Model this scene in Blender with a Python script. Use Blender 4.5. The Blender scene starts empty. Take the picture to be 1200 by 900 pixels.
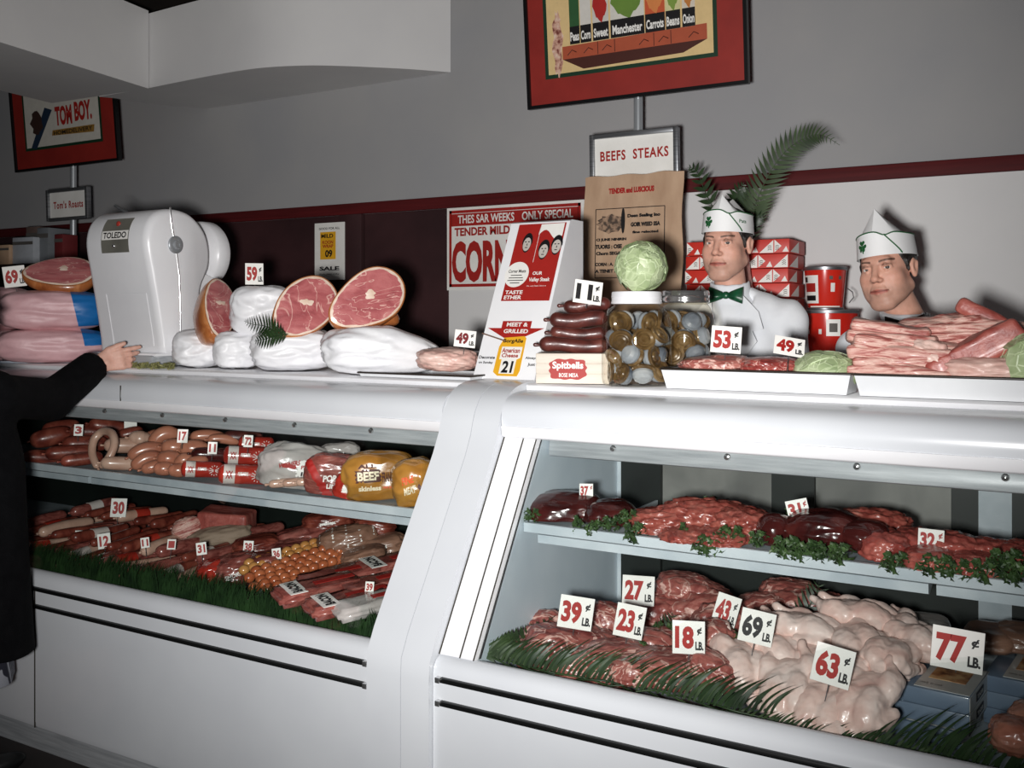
import bpy, bmesh, math, random
import numpy as np
from mathutils import Vector, Matrix, Euler, noise
C = bpy.context.scene.collection
PI = math.pi
R = math.radians
# ---------------------------------------------------------------- camera constants
F = 1150.0; HZ = 370.0; H = 1.45
PSI = math.atan(F/1984.0); SN = math.sin(PSI); CS = math.cos(PSI)
def P(px, py, Y):
    """point of the place at distance Y from the camera line that the photo shows at px, py"""
    t = (px-600)/F
    X = -Y*(SN-t*CS)/(CS+t*SN)
    d = -X*SN+Y*CS
    return Vector((X, Y, H-(py-HZ)*d/F))
def PX(px, Y):
    return P(px, HZ, Y).x
def dep(px, Y):
    p = P(px, HZ, Y); return -p.x*SN+p.y*CS
def PZ(px, py, Z):
    d = (H-Z)*F/(py-HZ); xr = (px-600)/F*d
    return Vector((xr*CS-d*SN, xr*SN+d*CS, Z))

# ---------------------------------------------------------------- objects
def tag(o, label=None, cat=None, group=None, kind=None):
    if label: o['label'] = label
    if cat: o['category'] = cat
    if group: o['group'] = group
    if kind: o['kind'] = kind
    return o
def thing(name, label, cat, loc=(0,0,0), rot=(0,0,0), group=None, kind=None):
    o = bpy.data.objects.new(name, None); C.objects.link(o)
    o.empty_display_size = .05
    o.location = loc; o.rotation_euler = rot
    return tag(o, label, cat, group, kind)
def dup(o, loc=None, rot=None, label=None, group=None, scale=None, parent=None):
    c = o.copy(); C.objects.link(c)
    if parent is not None: c.parent = parent
    if loc is not None: c.location = loc
    if rot is not None: c.rotation_euler = rot
    if scale is not None: c.scale = scale if hasattr(scale, '__len__') else (scale,)*3
    if label: c['label'] = label
    if group: c['group'] = group
    for ch in list(o.children): dup(ch, parent=c)
    return c

class MB:
    """collects shapes for ONE mesh"""
    def __init__(s): s.v = []; s.f = []; s.m = []
    def add(s, vs, fs, M=None, mi=0):
        n = len(s.v)
        if M is not None: vs = [M @ Vector(v) for v in vs]
        s.v.extend([tuple(v) for v in vs]); s.f.extend([tuple(i+n for i in f) for f in fs])
        s.m.extend([mi]*len(fs)); return s
    def bm(s, b, M=None, mi=0):
        b.verts.index_update()
        vs = [v.co.copy() for v in b.verts]; fs = [[v.index for v in f.verts] for f in b.faces]
        b.free(); return s.add(vs, fs, M, mi)
    def box(s, c, size, r=0, seg=2, M=None, mi=0, rot=None):
        b = bmesh.new(); bmesh.ops.create_cube(b, size=1)
        for v in b.verts: v.co = Vector((v.co.x*size[0], v.co.y*size[1], v.co.z*size[2]))
        if r > 0: bmesh.ops.bevel(b, geom=list(b.edges), offset=r, segments=seg, profile=.5, affect='EDGES')
        T = Matrix.Translation(c)
        if rot is not None: T = T @ Euler(rot).to_matrix().to_4x4()
        if M is not None: T = M @ T
        return s.bm(b, T, mi)
    def prism(s, poly, a, b, axis='X', mi=0, M=None):
        """poly of (u,v) extruded along an axis from a to b: X:(y,z) Y:(x,z) Z:(x,y)"""
        n = len(poly)
        def pt(u, v, w): return {'X':(w,u,v),'Y':(u,w,v),'Z':(u,v,w)}[axis]
        vs = [pt(u,v,a) for u,v in poly]+[pt(u,v,b) for u,v in poly]
        fs = [[i,(i+1)%n,n+(i+1)%n,n+i] for i in range(n)]+[list(range(n))[::-1], list(range(n,2*n))]
        return s.add(vs, fs, M, mi)
    def strip(s, poly, a, b, axis='X', mi=0, M=None):
        """open profile, one sided sheet"""
        n = len(poly)
        def pt(u, v, w): return {'X':(w,u,v),'Y':(u,w,v),'Z':(u,v,w)}[axis]
        vs = [pt(u,v,a) for u,v in poly]+[pt(u,v,b) for u,v in poly]
        fs = [[i,i+1,n+i+1,n+i] for i in range(n-1)]
        return s.add(vs, fs, M, mi)
    def lathe(s, prof, seg=32, M=None, mi=0, cap=True):
        """prof of (r,z)"""
        vs = []; fs = []
        for r, z in prof:
            for k in range(seg):
                a = 2*PI*k/seg; vs.append((r*math.cos(a), r*math.sin(a), z))
        for j in range(len(prof)-1):
            for k in range(seg):
                k2 = (k+1) % seg
                fs.append((j*seg+k, j*seg+k2, (j+1)*seg+k2, (j+1)*seg+k))
        if cap:
            fs.append(tuple(range(seg))[::-1]); fs.append(tuple((len(prof)-1)*seg+k for k in range(seg)))
        return s.add(vs, fs, M, mi)
    def tube(s, pts, rad, seg=10, M=None, mi=0, round_ends=True, flat=1.0):
        pts = [Vector(p) for p in pts]; n = len(pts)
        if not hasattr(rad, '__len__'): rad = [rad]*n
        P_ = list(pts); R_ = list(rad)
        if round_ends:
            t0 = (pts[0]-pts[1]).normalized(); t1 = (pts[-1]-pts[-2]).normalized()
            pre = [(pts[0]+t0*rad[0]*math.sin(a), rad[0]*math.cos(a)) for a in (1.45,1.1,.75,.38)]
            post = [(pts[-1]+t1*rad[-1]*math.sin(a), rad[-1]*math.cos(a)) for a in (.38,.75,1.1,1.45)]
            P_ = [p for p,_ in pre]+P_+[p for p,_ in post]; R_ = [r for _,r in pre]+R_+[r for _,r in post]
        n = len(P_); vs = []; fs = []; up = None
        for i in range(n):
            t = (P_[min(i+1,n-1)]-P_[max(i-1,0)]).normalized()
            if up is None:
                up = Vector((0,0,1)) if abs(t.z) < .9 else Vector((1,0,0))
            sd = t.cross(up).normalized(); up = sd.cross(t).normalized()
            for k in range(seg):
                a = 2*PI*k/seg; vs.append(P_[i]+(sd*math.cos(a)+up*math.sin(a)*flat)*R_[i])
        for i in range(n-1):
            for k in range(seg):
                k2 = (k+1) % seg; fs.append((i*seg+k, i*seg+k2, (i+1)*seg+k2, (i+1)*seg+k))
        fs.append(tuple(range(seg))[::-1]); fs.append(tuple((n-1)*seg+k for k in range(seg)))
        return s.add(vs, fs, M, mi)
    def sphere(s, c, r, sub=3, fn=None, M=None, mi=0):
        b = bmesh.new(); bmesh.ops.create_icosphere(b, subdivisions=sub, radius=1)
        rr = r if hasattr(r, '__len__') else (r,r,r)
        for v in b.verts:
            n = v.co.normalized(); k = fn(n) if fn else 1
            v.co = Vector(c)+Vector((n.x*rr[0], n.y*rr[1], n.z*rr[2]))*k
        return s.bm(b, M, mi)
    def poly(s, pts, M=None, mi=0):
        return s.add(pts, [tuple(range(len(pts)))], M, mi)
    def build(s, name, mats, parent=None, smooth=40, loc=None, rot=None, fix=True):
        me = bpy.data.meshes.new(name); me.from_pydata(s.v, [], s.f)
        if not isinstance(mats, (list, tuple)): mats = [mats]
        for m in mats: me.materials.append(m)
        if len(mats) > 1: me.polygons.foreach_set('material_index', s.m)
        if fix:
            b = bmesh.new(); b.from_mesh(me); bmesh.ops.recalc_face_normals(b, faces=b.faces); b.to_mesh(me); b.free()
        if smooth:
            me.polygons.foreach_set('use_smooth', [True]*len(me.polygons))
            if smooth < 180: me.set_sharp_from_angle(angle=R(smooth))
        me.update()
        o = bpy.data.objects.new(name, me); C.objects.link(o)
        if parent is not None: o.parent = parent
        if loc is not None: o.location = loc
        if rot is not None: o.rotation_euler = rot
        return o
def struct(name, mb, m, smooth=40):
    o = mb.build(name, m, smooth=smooth); o['kind'] = 'structure'; return o

_txt = {}
def text_mb(body, size=1.0, bold=0.0, sx=1.0, align='CENTER', space=1.0, ext=.0):
    """lettering as flat mesh data in the xz plane, facing -y, centred on 0"""
    cu = bpy.data.curves.new('t', 'FONT'); cu.body = body; cu.size = size; cu.offset = bold*size
    cu.align_x = align; cu.space_character = space; cu.resolution_u = 3; cu.extrude = ext
    ob = bpy.data.objects.new('t', cu); C.objects.link(ob)
    dg = bpy.context.evaluated_depsgraph_get(); dg.update()
    me = bpy.data.meshes.new_from_object(ob.evaluated_get(dg))
    vs = [(v.co.x*sx, -v.co.z, v.co.y) for v in me.vertices]; fs = [tuple(p.vertices) for p in me.polygons]
    bpy.data.objects.remove(ob); bpy.data.curves.remove(cu); bpy.data.meshes.remove(me)
    m = MB()
    if vs:
        x0 = min(v[0] for v in vs); x1 = max(v[0] for v in vs); z0 = min(v[2] for v in vs); z1 = max(v[2] for v in vs)
        cx = (x0+x1)/2; cz = (z0+z1)/2
        vs = [(v[0]-cx, v[1], v[2]-cz) for v in vs]; m.w = x1-x0; m.h = z1-z0
        m.add(vs, fs)
    else: m.w = m.h = 1
    return m
def put_text(mb, body, cx, cz, w, h, y=0.0, bold=.0, M=None, mi=0, space=1.0):
    """fit lettering in a w x h box centred at cx,cz of a board facing -y"""
    t = text_mb(body, 1.0, bold, space=space)
    kx = w/t.w; kz = h/t.h
    mb.add([(v[0]*kx+cx, y, v[2]*kz+cz) for v in t.v], t.f, M, mi)
def rect(mb, cx, cz, w, h, y=0.0, mi=0, M=None):
    mb.add([(cx-w/2,y,cz-h/2),(cx+w/2,y,cz-h/2),(cx+w/2,y,cz+h/2),(cx-w/2,y,cz+h/2)], [(0,1,2,3)], M, mi)

def rn(seed): return random.Random(seed)
def fbm(p, sc, o=4): return noise.fractal(Vector(p)*sc, 1.0, 2.0, o, noise_basis='PERLIN_ORIGINAL')
def ridge(p, sc, o=3):
    s_ = 0; a = 1; q = Vector(p)*sc
    for _ in range(o):
        s_ += a*(1-abs(noise.noise(q))*2); a *= .5; q = q*2.03+Vector((3.1,1.7,5.3))
    return s_/1.75

# ---------------------------------------------------------------- smooth solids (surface nets)
def sd_ell(X, Y, Z, c, r):
    x=(X-c[0]); y=(Y-c[1]); z=(Z-c[2])
    k0=np.sqrt((x/r[0])**2+(y/r[1])**2+(z/r[2])**2); k1=np.sqrt((x/r[0]**2)**2+(y/r[1]**2)**2+(z/r[2]**2)**2)+1e-9
    return k0*(k0-1)/k1
def sd_cap(X, Y, Z, a, b, ra, rb, flat=None):
    ax=np.array(a,float); bx=np.array(b,float); ba=bx-ax; L=float(ba@ba)+1e-12
    px=X-ax[0]; py=Y-ax[1]; pz=Z-ax[2]
    h=np.clip((px*ba[0]+py*ba[1]+pz*ba[2])/L,0,1)
    dx=px-ba[0]*h; dy=py-ba[1]*h; dz=pz-ba[2]*h
    if flat: dx=dx/flat[0]; dy=dy/flat[1]; dz=dz/flat[2]
    d=np.sqrt(dx*dx+dy*dy+dz*dz)-(ra+(rb-ra)*h)
    return d*(min(flat) if flat else 1)
def smin(a, b, k):
    h=np.clip(.5+.5*(b-a)/k,0,1); return b*(1-h)+a*h-k*h*(1-h)
def smax(a, b, k): return -smin(-a,-b,k)
def nets(f, xs, ys, zs):
    s=f<0; nx,ny,nz=f.shape; ax=[xs,ys,zs]
    cid=[]; pos=[]; quads=[]
    cs=((nx-1),(ny-1),(nz-1))
    def flat(i,j,k): return (i*cs[1]+j)*cs[2]+k
    for a in range(3):
        sl0=[slice(None)]*3; sl1=[slice(None)]*3; sl0[a]=slice(0,-1); sl1[a]=slice(1,None)
        cr=s[tuple(sl0)]!=s[tuple(sl1)]
        idx=np.argwhere(cr)
        if not len(idx): continue
        i2=idx.copy(); i2[:,a]+=1
        f0=f[tuple(idx.T)]; f1=f[tuple(i2.T)]; t=f0/(f0-f1)
        p=np.stack([ax[q][idx[:,q]] for q in range(3)],1).astype(float)
        p[:,a]+=t*(ax[a][i2[:,a]]-ax[a][idx[:,a]])
        b,c=[(1,2),(2,0),(0,1)][a]
        ids=[]; ok=np.ones(len(idx),bool)
        for db,dc in ((-1,-1),(0,-1),(0,0),(-1,0)):
            q=idx.copy(); q[:,b]+=db; q[:,c]+=dc
            ok&=(q[:,b]>=0)&(q[:,c]>=0)&(q[:,b]<cs[b])&(q[:,c]<cs[c])
            ids.append(q)
        fl=[flat(q[:,0],q[:,1],q[:,2]) for q in ids]
        for k in fl: cid.append(k[ok]); pos.append(p[ok])
        qd=np.stack(fl,1)[ok]; neg=~s[tuple(idx.T)][ok]
        qd[neg]=qd[neg][:,::-1]; quads.append(qd)
    cid=np.concatenate(cid); pos=np.concatenate(pos); quads=np.concatenate(quads)
    u,inv=np.unique(cid,return_inverse=True); inv=inv.ravel(); n=np.bincount(inv).astype(float)
    V=np.stack([np.bincount(inv,weights=pos[:,q])/n for q in range(3)],1)
    Q=np.searchsorted(u,quads)
    return V,Q
def axis_lin(segs):
    """segs of (start, end, step) glued together"""
    out=[]
    for a,b,st in segs:
        n=max(1,int(round((b-a)/st))); out.extend(np.linspace(a,b,n,endpoint=False).tolist())
    out.append(segs[-1][1]); return np.array(out)
def grid_obj(name, fn, xs, ys, zs, mat, parent=None, col=None, smooth_it=2):
    X,Y,Z=np.meshgrid(xs,ys,zs,indexing='ij',sparse=True)
    f=fn(X,Y,Z); V,Q=nets(f,xs,ys,zs)
    me=bpy.data.meshes.new(name)
    me.from_pydata(V.tolist(),[],Q.tolist())
    for m in (mat if isinstance(mat,(list,tuple)) else [mat]): me.materials.append(m)
    me.polygons.foreach_set('use_smooth',[True]*len(me.polygons))
    b=bmesh.new(); b.from_mesh(me)
    bmesh.ops.recalc_face_normals(b, faces=b.faces)
    for _ in range(smooth_it): bmesh.ops.smooth_vert(b,verts=b.verts,factor=.4,use_axis_x=True,use_axis_y=True,use_axis_z=True)
    b.to_mesh(me); b.free()
    if col:
        at=me.color_attributes.new('Col','FLOAT_COLOR','POINT')
        co=np.empty(len(me.vertices)*3); me.vertices.foreach_get('co',co); co=co.reshape(-1,3)
        c=np.ones((len(co),4)); c[:,:3]=col(co); at.data.foreach_set('color',c.ravel())
    me.update()
    o=bpy.data.objects.new(name,me); C.objects.link(o)
    if parent is not None: o.parent=parent
    return o
# ---------------------------------------------------------------- materials
def srgb(c):
    if isinstance(c, str):
        c = c.lstrip('#'); c = tuple(int(c[i:i+2],16) for i in (0,2,4))
    return tuple(((x/255)/12.92 if x/255 <= .04045 else ((x/255+.055)/1.055)**2.4) for x in c)+(1,)
def newmat(name):
    m = bpy.data.materials.new(name); m.use_nodes = True
    nt = m.node_tree; b = nt.nodes['Principled BSDF']; return m, nt, b
def coords(nt, scale=(1,1,1), rnd=True, rot=(0,0,0)):
    tc = nt.nodes.new('ShaderNodeTexCoord'); mp = nt.nodes.new('ShaderNodeMapping')
    mp.inputs['Scale'].default_value = scale; mp.inputs['Rotation'].default_value = rot
    nt.links.new(tc.outputs['Object'], mp.inputs['Vector'])
    if rnd:
        oi = nt.nodes.new('ShaderNodeObjectInfo'); ml = nt.nodes.new('ShaderNodeVectorMath'); ml.operation = 'SCALE'
        ml.inputs[0].default_value = (37,11,23); nt.links.new(oi.outputs['Random'], ml.inputs['Scale'])
        nt.links.new(ml.outputs[0], mp.inputs['Location'])
    return mp.outputs['Vector']
def ramp(nt, fac, stops, interp='LINEAR'):
    r = nt.nodes.new('ShaderNodeValToRGB'); e = r.color_ramp; e.interpolation = interp
    while len(e.elements) > 1: e.elements.remove(e.elements[-1])
    e.elements[0].position = stops[0][0]; e.elements[0].color = srgb(stops[0][1])
    for p, c in stops[1:]:
        x = e.elements.new(p); x.color = srgb(c)
    nt.links.new(fac, r.inputs['Fac']); return r.outputs['Color']
def ntex(nt, vec, scale, detail=4, dist=0, rough=.55):
    n = nt.nodes.new('ShaderNodeTexNoise'); n.inputs['Scale'].default_value = scale
    n.inputs['Detail'].default_value = detail; n.inputs['Distortion'].default_value = dist; n.inputs['Roughness'].default_value = rough
    nt.links.new(vec, n.inputs['Vector']); return n.outputs['Fac']
def bump(nt, b, fac, strength, dist=.01):
    bp = nt.nodes.new('ShaderNodeBump'); bp.inputs['Strength'].default_value = strength; bp.inputs['Distance'].default_value = dist
    nt.links.new(fac, bp.inputs['Height']); nt.links.new(bp.outputs['Normal'], b.inputs['Normal'])
def M_(name, col, rough=.5, metal=0, spec=.5, stops=None, scale=8, detail=4, dist=0, stretch=(1,1,1), bmp=0, bscale=None, bdist=.004, coat=0, sss=0, rnd=True, sheen=0):
    m, nt, b = newmat(name)
    b.inputs['Base Color'].default_value = srgb(col); b.inputs['Roughness'].default_value = rough
    b.inputs['Metallic'].default_value = metal; b.inputs['Specular IOR Level'].default_value = spec
    b.inputs['Coat Weight'].default_value = coat; b.inputs['Coat Roughness'].default_value = .12
    if sheen: b.inputs['Sheen Weight'].default_value = sheen
    if sss:
        b.inputs['Subsurface Weight'].default_value = sss; b.inputs['Subsurface Radius'].default_value = (.012,.004,.002); b.inputs['Subsurface Scale'].default_value = 1
    if stops or bmp:
        v = coords(nt, stretch, rnd)
        if stops:
            n = ntex(nt, v, scale, detail, dist); nt.links.new(ramp(nt, n, stops), b.inputs['Base Color'])
        if bmp:
            bump(nt, b, ntex(nt, v, bscale or scale*3, 3), bmp, bdist)
    return m
def plain(name, col, rough=.6, metal=0, spec=.4):
    # a faint mottle keeps every surface procedural
    c = srgb(col); m, nt, b = newmat(name)
    b.inputs['Roughness'].default_value = rough; b.inputs['Metallic'].default_value = metal; b.inputs['Specular IOR Level'].default_value = spec
    v = coords(nt, (1,1,1), True); n = ntex(nt, v, 30, 3)
    r = nt.nodes.new('ShaderNodeValToRGB'); e = r.color_ramp
    e.elements[0].position = .3; e.elements[0].color = tuple(x*.9 for x in c[:3])+(1,); e.elements[1].position = .7; e.elements[1].color = c
    nt.links.new(n, r.inputs['Fac']); nt.links.new(r.outputs['Color'], b.inputs['Base Color']); return m
def glassy(name, tint=(1,1,1), refl=.06, rough=.02):
    m = bpy.data.materials.new(name); m.use_nodes = True; nt = m.node_tree; nt.nodes.clear()
    o = nt.nodes.new('ShaderNodeOutputMaterial'); t = nt.nodes.new('ShaderNodeBsdfTransparent'); t.inputs['Color'].default_value = tuple(tint)+(1,)
    g = nt.nodes.new('ShaderNodeBsdfGlossy'); g.inputs['Roughness'].default_value = rough
    lw = nt.nodes.new('ShaderNodeLayerWeight'); lw.inputs['Blend'].default_value = .5
    p5 = nt.nodes.new('ShaderNodeMath'); p5.operation = 'POWER'; p5.inputs[1].default_value = 5; nt.links.new(lw.outputs['Facing'], p5.inputs[0])
    k = nt.nodes.new('ShaderNodeMath'); k.operation = 'MULTIPLY_ADD'; k.inputs[1].default_value = .8; k.inputs[2].default_value = refl; nt.links.new(p5.outputs[0], k.inputs[0])
    x = nt.nodes.new('ShaderNodeMixShader'); nt.links.new(k.outputs[0], x.inputs[0])
    nt.links.new(t.outputs[0], x.inputs[1]); nt.links.new(g.outputs[0], x.inputs[2]); nt.links.new(x.outputs[0], o.inputs['Surface'])
    return m
def meat(name, stops, scale=18, dist=1.6, stretch=(1,1,1), rough=.32, bmp=.5, coat=.25, bscale=45, veins=None):
    m, nt, b = newmat(name); v = coords(nt, stretch)
    n = ntex(nt, v, scale, 5, dist); col = ramp(nt, n, stops)
    if veins:
        n2 = ntex(nt, v, veins[0], 3, 2.2)
        a = nt.nodes.new('ShaderNodeMath'); a.operation = 'SUBTRACT'; a.inputs[1].default_value = .5; nt.links.new(n2, a.inputs[0])
        a2 = nt.nodes.new('ShaderNodeMath'); a2.operation = 'ABSOLUTE'; nt.links.new(a.outputs[0], a2.inputs[0])
        mr = nt.nodes.new('ShaderNodeMapRange'); mr.inputs['From Min'].default_value = veins[1]*.3; mr.inputs['From Max'].default_value = veins[1]
        mr.inputs['To Min'].default_value = 1; mr.inputs['To Max'].default_value = 0; nt.links.new(a2.outputs[0], mr.inputs['Value'])
        mx = nt.nodes.new('ShaderNodeMix'); mx.data_type = 'RGBA'; nt.links.new(mr.outputs[0], mx.inputs['Factor'])
        nt.links.new(col, mx.inputs[6]); mx.inputs[7].default_value = srgb(veins[2]); col = mx.outputs[2]
    nt.links.new(col, b.inputs['Base Color'])
    b.inputs['Roughness'].default_value = rough; b.inputs['Coat Weight'].default_value = coat; b.inputs['Coat Roughness'].default_value = .15
    bump(nt, b, ntex(nt, v, bscale, 4), bmp, .004)
    return m
W_enamel = M_('white_enamel', (214,217,221), .22, spec=.5, stops=[(.3,(208,211,216)),(.7,(217,220,224))], scale=2.5, rnd=False)
W_trim = M_('white_trim_enamel', (236,236,238), .3, stops=[(.3,(230,230,233)),(.7,(238,238,240))], scale=5, rnd=False)
BLACK = plain('black_rubber', (14,15,15), .45)
SEAM = plain('dark_seam', (52,48,40), .7)
STEEL = M_('brushed_steel', (150,152,155), .38, .85, stops=[(.3,(120,122,126)),(.7,(165,167,170))], scale=4, stretch=(1,1,40))
GREYMET = M_('grey_metal', (170,174,178), .42, .1, stops=[(.3,(150,154,158)),(.7,(186,189,192))], scale=6, stretch=(1,6,20))
POLEM = M_('pole_steel', (176,180,184), .32, .55)
CHROME = M_('chrome', (215,215,215), .16, .92)
SHELFW = M_('shelf_enamel', (190,200,206), .35, stops=[(.3,(168,180,188)),(.65,(205,213,218))], scale=6)
INSIDE = M_('liner_enamel', (206,218,227), .35, stops=[(.3,(196,209,219)),(.7,(213,224,232))], scale=5, bmp=.05)
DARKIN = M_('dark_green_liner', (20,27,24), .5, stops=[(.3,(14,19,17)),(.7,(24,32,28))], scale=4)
FROST = M_('smoky_door_glass', (120,120,116), .3, spec=.5, stops=[(.3,(96,97,95)),(.55,(128,128,124)),(.75,(150,150,144))], scale=3, dist=.6)
PANE = glassy('pane_glass', (.97,.985,.98), .05)
WALLG = M_('grey_wall_paint', (162,162,163), .75, spec=.2, stops=[(.35,(159,159,161)),(.65,(165,164,164))], scale=2, bmp=.06, bscale=120, rnd=False)
WALLW = M_('white_wall_board', (222,221,220), .55, spec=.3, stops=[(.35,(218,217,217)),(.65,(225,224,223))], scale=1.5, bmp=.05, bscale=90, rnd=False)
WALLM = M_('maroon_wall_board', (58,34,36), .5, stops=[(.35,(50,29,31)),(.65,(64,38,40))], scale=3, bmp=.08, bscale=60, rnd=False)
MAROON = M_('maroon_gloss_paint', (84,24,26), .65, spec=.2, stops=[(.35,(76,21,23)),(.65,(90,26,28))], scale=3, stretch=(1,1,20), rnd=False)
SOFFIT = M_('soffit_paint', (212,211,211), .75, spec=.2, stops=[(.35,(209,208,208)),(.65,(215,214,213))], scale=2, bmp=.06, bscale=120, rnd=False)
SOFUND = SOFFIT
CEIL = M_('brown_ceiling', (44,36,30), .8, stops=[(.35,(36,29,24)),(.65,(52,43,36))], scale=3, rnd=False)
FLOORM = M_('dark_floor_tile', (38,30,28), .5, stops=[(.4,(30,24,22)),(.6,(46,36,33))], scale=3, rnd=False)
CARD = M_('white_card', (240,238,232), .5, stops=[(.3,(232,230,224)),(.7,(244,242,237))], scale=10)
REDINK = plain('red_ink', (166,36,30), .55)
BLACKINK = plain('black_ink', (24,22,24), .5)
GREENINK = plain('green_ink', (28,92,48), .55)
PAPER = M_('white_butcher_paper', (234,234,237), .4, spec=.45, stops=[(.3,(226,226,230)),(.7,(240,240,242))], scale=9, bmp=.45, bscale=10, bdist=.012)
PINKP = M_('pink_butcher_paper', (218,172,176), .45, stops=[(.3,(204,158,162)),(.7,(226,184,187))], scale=8, bmp=.45, bscale=10, bdist=.010)
KRAFT = M_('kraft_paper', (184,152,124), .7, stops=[(.3,(172,140,113)),(.7,(192,161,133))], scale=6, stretch=(3,1,1))
BLUEL = plain('blue_label_paper', (28,108,176), .4)
YELL = plain('yellow_label', (236,176,40), .45)
CREAM = plain('cream_print', (232,220,190), .6)
TERRA = plain('terracotta_print', (176,84,56), .6)
ORANGE = plain('orange_print', (214,88,40), .6)
GRNPRINT = plain('leaf_green_print', (92,132,52), .6)
GREYINK = plain('grey_ink', (92,88,84), .6)
HAMFACE = meat('ham_cut_face', [(.25,(146,70,74)),(.42,(176,94,96)),(.58,(196,118,117)),(.74,(210,142,137)),(.9,(226,180,170))], 8, 1.2, (1,1,1.8), veins=(4,.012,(222,172,162)))
HAMFAT = M_('ham_fat', (238,214,196), .3, stops=[(.3,(226,196,172)),(.7,(244,226,210))], scale=30, coat=.3)
RIND = M_('smoked_rind', (172,102,56), .3, stops=[(.25,(128,66,34)),(.5,(172,102,54)),(.75,(206,140,86))], scale=11, dist=1, bmp=.3, bscale=40, coat=.4)
BEEF = meat('raw_beef', [(.25,(104,36,36)),(.45,(146,62,57)),(.6,(166,84,76)),(.74,(188,114,103)),(.86,(222,184,170))], 15, 2, (1,2.2,1), veins=(14,.02,(212,164,152)))
LAMB = meat('raw_lamb', [(.22,(96,42,39)),(.4,(138,70,65)),(.55,(164,96,87)),(.72,(190,128,117)),(.9,(224,190,178))], 12, 2.0, (1,2,1), veins=(5,.024,(216,172,160)), bmp=.7)
MINCED = meat('red_sliced_meat', [(.25,(104,42,37)),(.45,(144,68,59)),(.62,(170,95,83)),(.8,(200,140,126))], 26, 1.4, bmp=.9)
CUTLET = meat('bright_red_meat', [(.25,(126,52,47)),(.5,(172,84,75)),(.75,(196,114,101)),(.9,(220,162,148))], 20, 1.4, bmp=.8)
LIVER = meat('dark_liver', [(.3,(46,17,17)),(.55,(76,29,27)),(.8,(106,50,44))], 9, 1, rough=.2, bmp=.15, coat=.4)
BACON = meat('streaky_pork', [(.26,(136,66,60)),(.40,(168,94,86)),(.49,(206,154,142)),(.60,(222,186,172)),(.69,(178,104,95)),(.84,(216,174,162))], 7, 2.6, (1,1,7), bmp=.7, coat=.05, rough=.45)
PORKLEAN = meat('lean_pork', [(.3,(134,58,51)),(.5,(164,84,75)),(.7,(186,112,100)),(.88,(224,184,170))], 16, 1.2, (1,3,1), bmp=.7, coat=.05, rough=.45)
PORKFAT = meat('pork_fat', [(.3,(202,150,139)),(.5,(220,184,172)),(.75,(230,206,194))], 9, 1, bmp=.4, coat=.05, rough=.45)
POULT = meat('brown_pink_poultry', [(.25,(112,62,48)),(.45,(150,92,74)),(.65,(176,122,102)),(.85,(206,162,144))], 10, 1, rough=.3, bmp=.3, coat=.3)
CHICK = meat('chicken_skin', [(.25,(210,164,154)),(.45,(230,198,187)),(.6,(238,214,205)),(.8,(245,230,222))], 12, .8, rough=.34, bmp=.25, bscale=120, coat=.2)
SALAMI = meat('dark_salami', [(.3,(58,24,20)),(.55,(90,42,36)),(.8,(122,70,60))], 14, 1, (1,1,1), rough=.4, bmp=.4, coat=.12)
KNOCK = M_('knockwurst_casing', (184,118,94), .28, stops=[(.3,(164,98,76)),(.7,(196,132,106))], scale=10, coat=.4)
PALES = M_('pale_bratwurst', (200,160,140), .3, stops=[(.3,(186,142,122)),(.7,(214,178,158))], scale=14, coat=.4)
REDS = meat('red_smoked_sausage', [(.3,(84,32,26)),(.5,(122,56,44)),(.8,(158,90,72))], 18, 1, rough=.35, bmp=.3, coat=.2)
FRANK = M_('orange_frank', (178,92,56), .3, stops=[(.3,(158,76,44)),(.7,(192,112,72))], scale=12, coat=.4)
PKG = meat('packed_meat', [(.3,(96,44,40)),(.5,(140,76,68)),(.7,(168,106,96)),(.88,(206,166,154))], 16, 1.6, (1,1,3), rough=.25, bmp=.3, coat=.5)
PKGRED = M_('red_printed_wrap', (168,44,34), .25, stops=[(.3,(148,38,30)),(.7,(184,56,42))], scale=8, coat=.5, bmp=.2, bscale=25)
PKGWHITE = M_('white_printed_wrap', (216,206,198), .2, stops=[(.3,(202,190,182)),(.7,(224,216,210))], scale=8, coat=.6, bmp=.2, bscale=25)
BROWNPK = M_('brown_paper_pack', (134,98,80), .4, stops=[(.3,(112,80,66)),(.7,(152,114,94))], scale=10, coat=.4, bmp=.4, bscale=20)
CLEARBAG = M_('cloudy_plastic', (176,170,166), .2, stops=[(.3,(150,142,138)),(.7,(196,191,187))], scale=9, coat=.6, bmp=.6, bscale=18)
YELBAG = M_('yellow_printed_bag', (176,124,50), .25, stops=[(.3,(150,100,40)),(.7,(190,140,64))], scale=7, coat=.5, bmp=.5, bscale=16)
GRASS = M_('paper_grass', (34,58,30), .5, stops=[(.3,(20,38,20)),(.7,(46,74,38))], scale=20)
FERN = M_('fern_green', (48,66,36), .55, stops=[(.3,(32,48,24)),(.7,(62,82,44))], scale=14)
FERND = M_('deep_fern_green', (34,54,28), .45, stops=[(.3,(24,40,21)),(.7,(46,68,36))], scale=14)
PARS = M_('parsley_green', (50,74,38), .5, stops=[(.3,(28,48,24)),(.7,(72,98,52))], scale=25)
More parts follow.
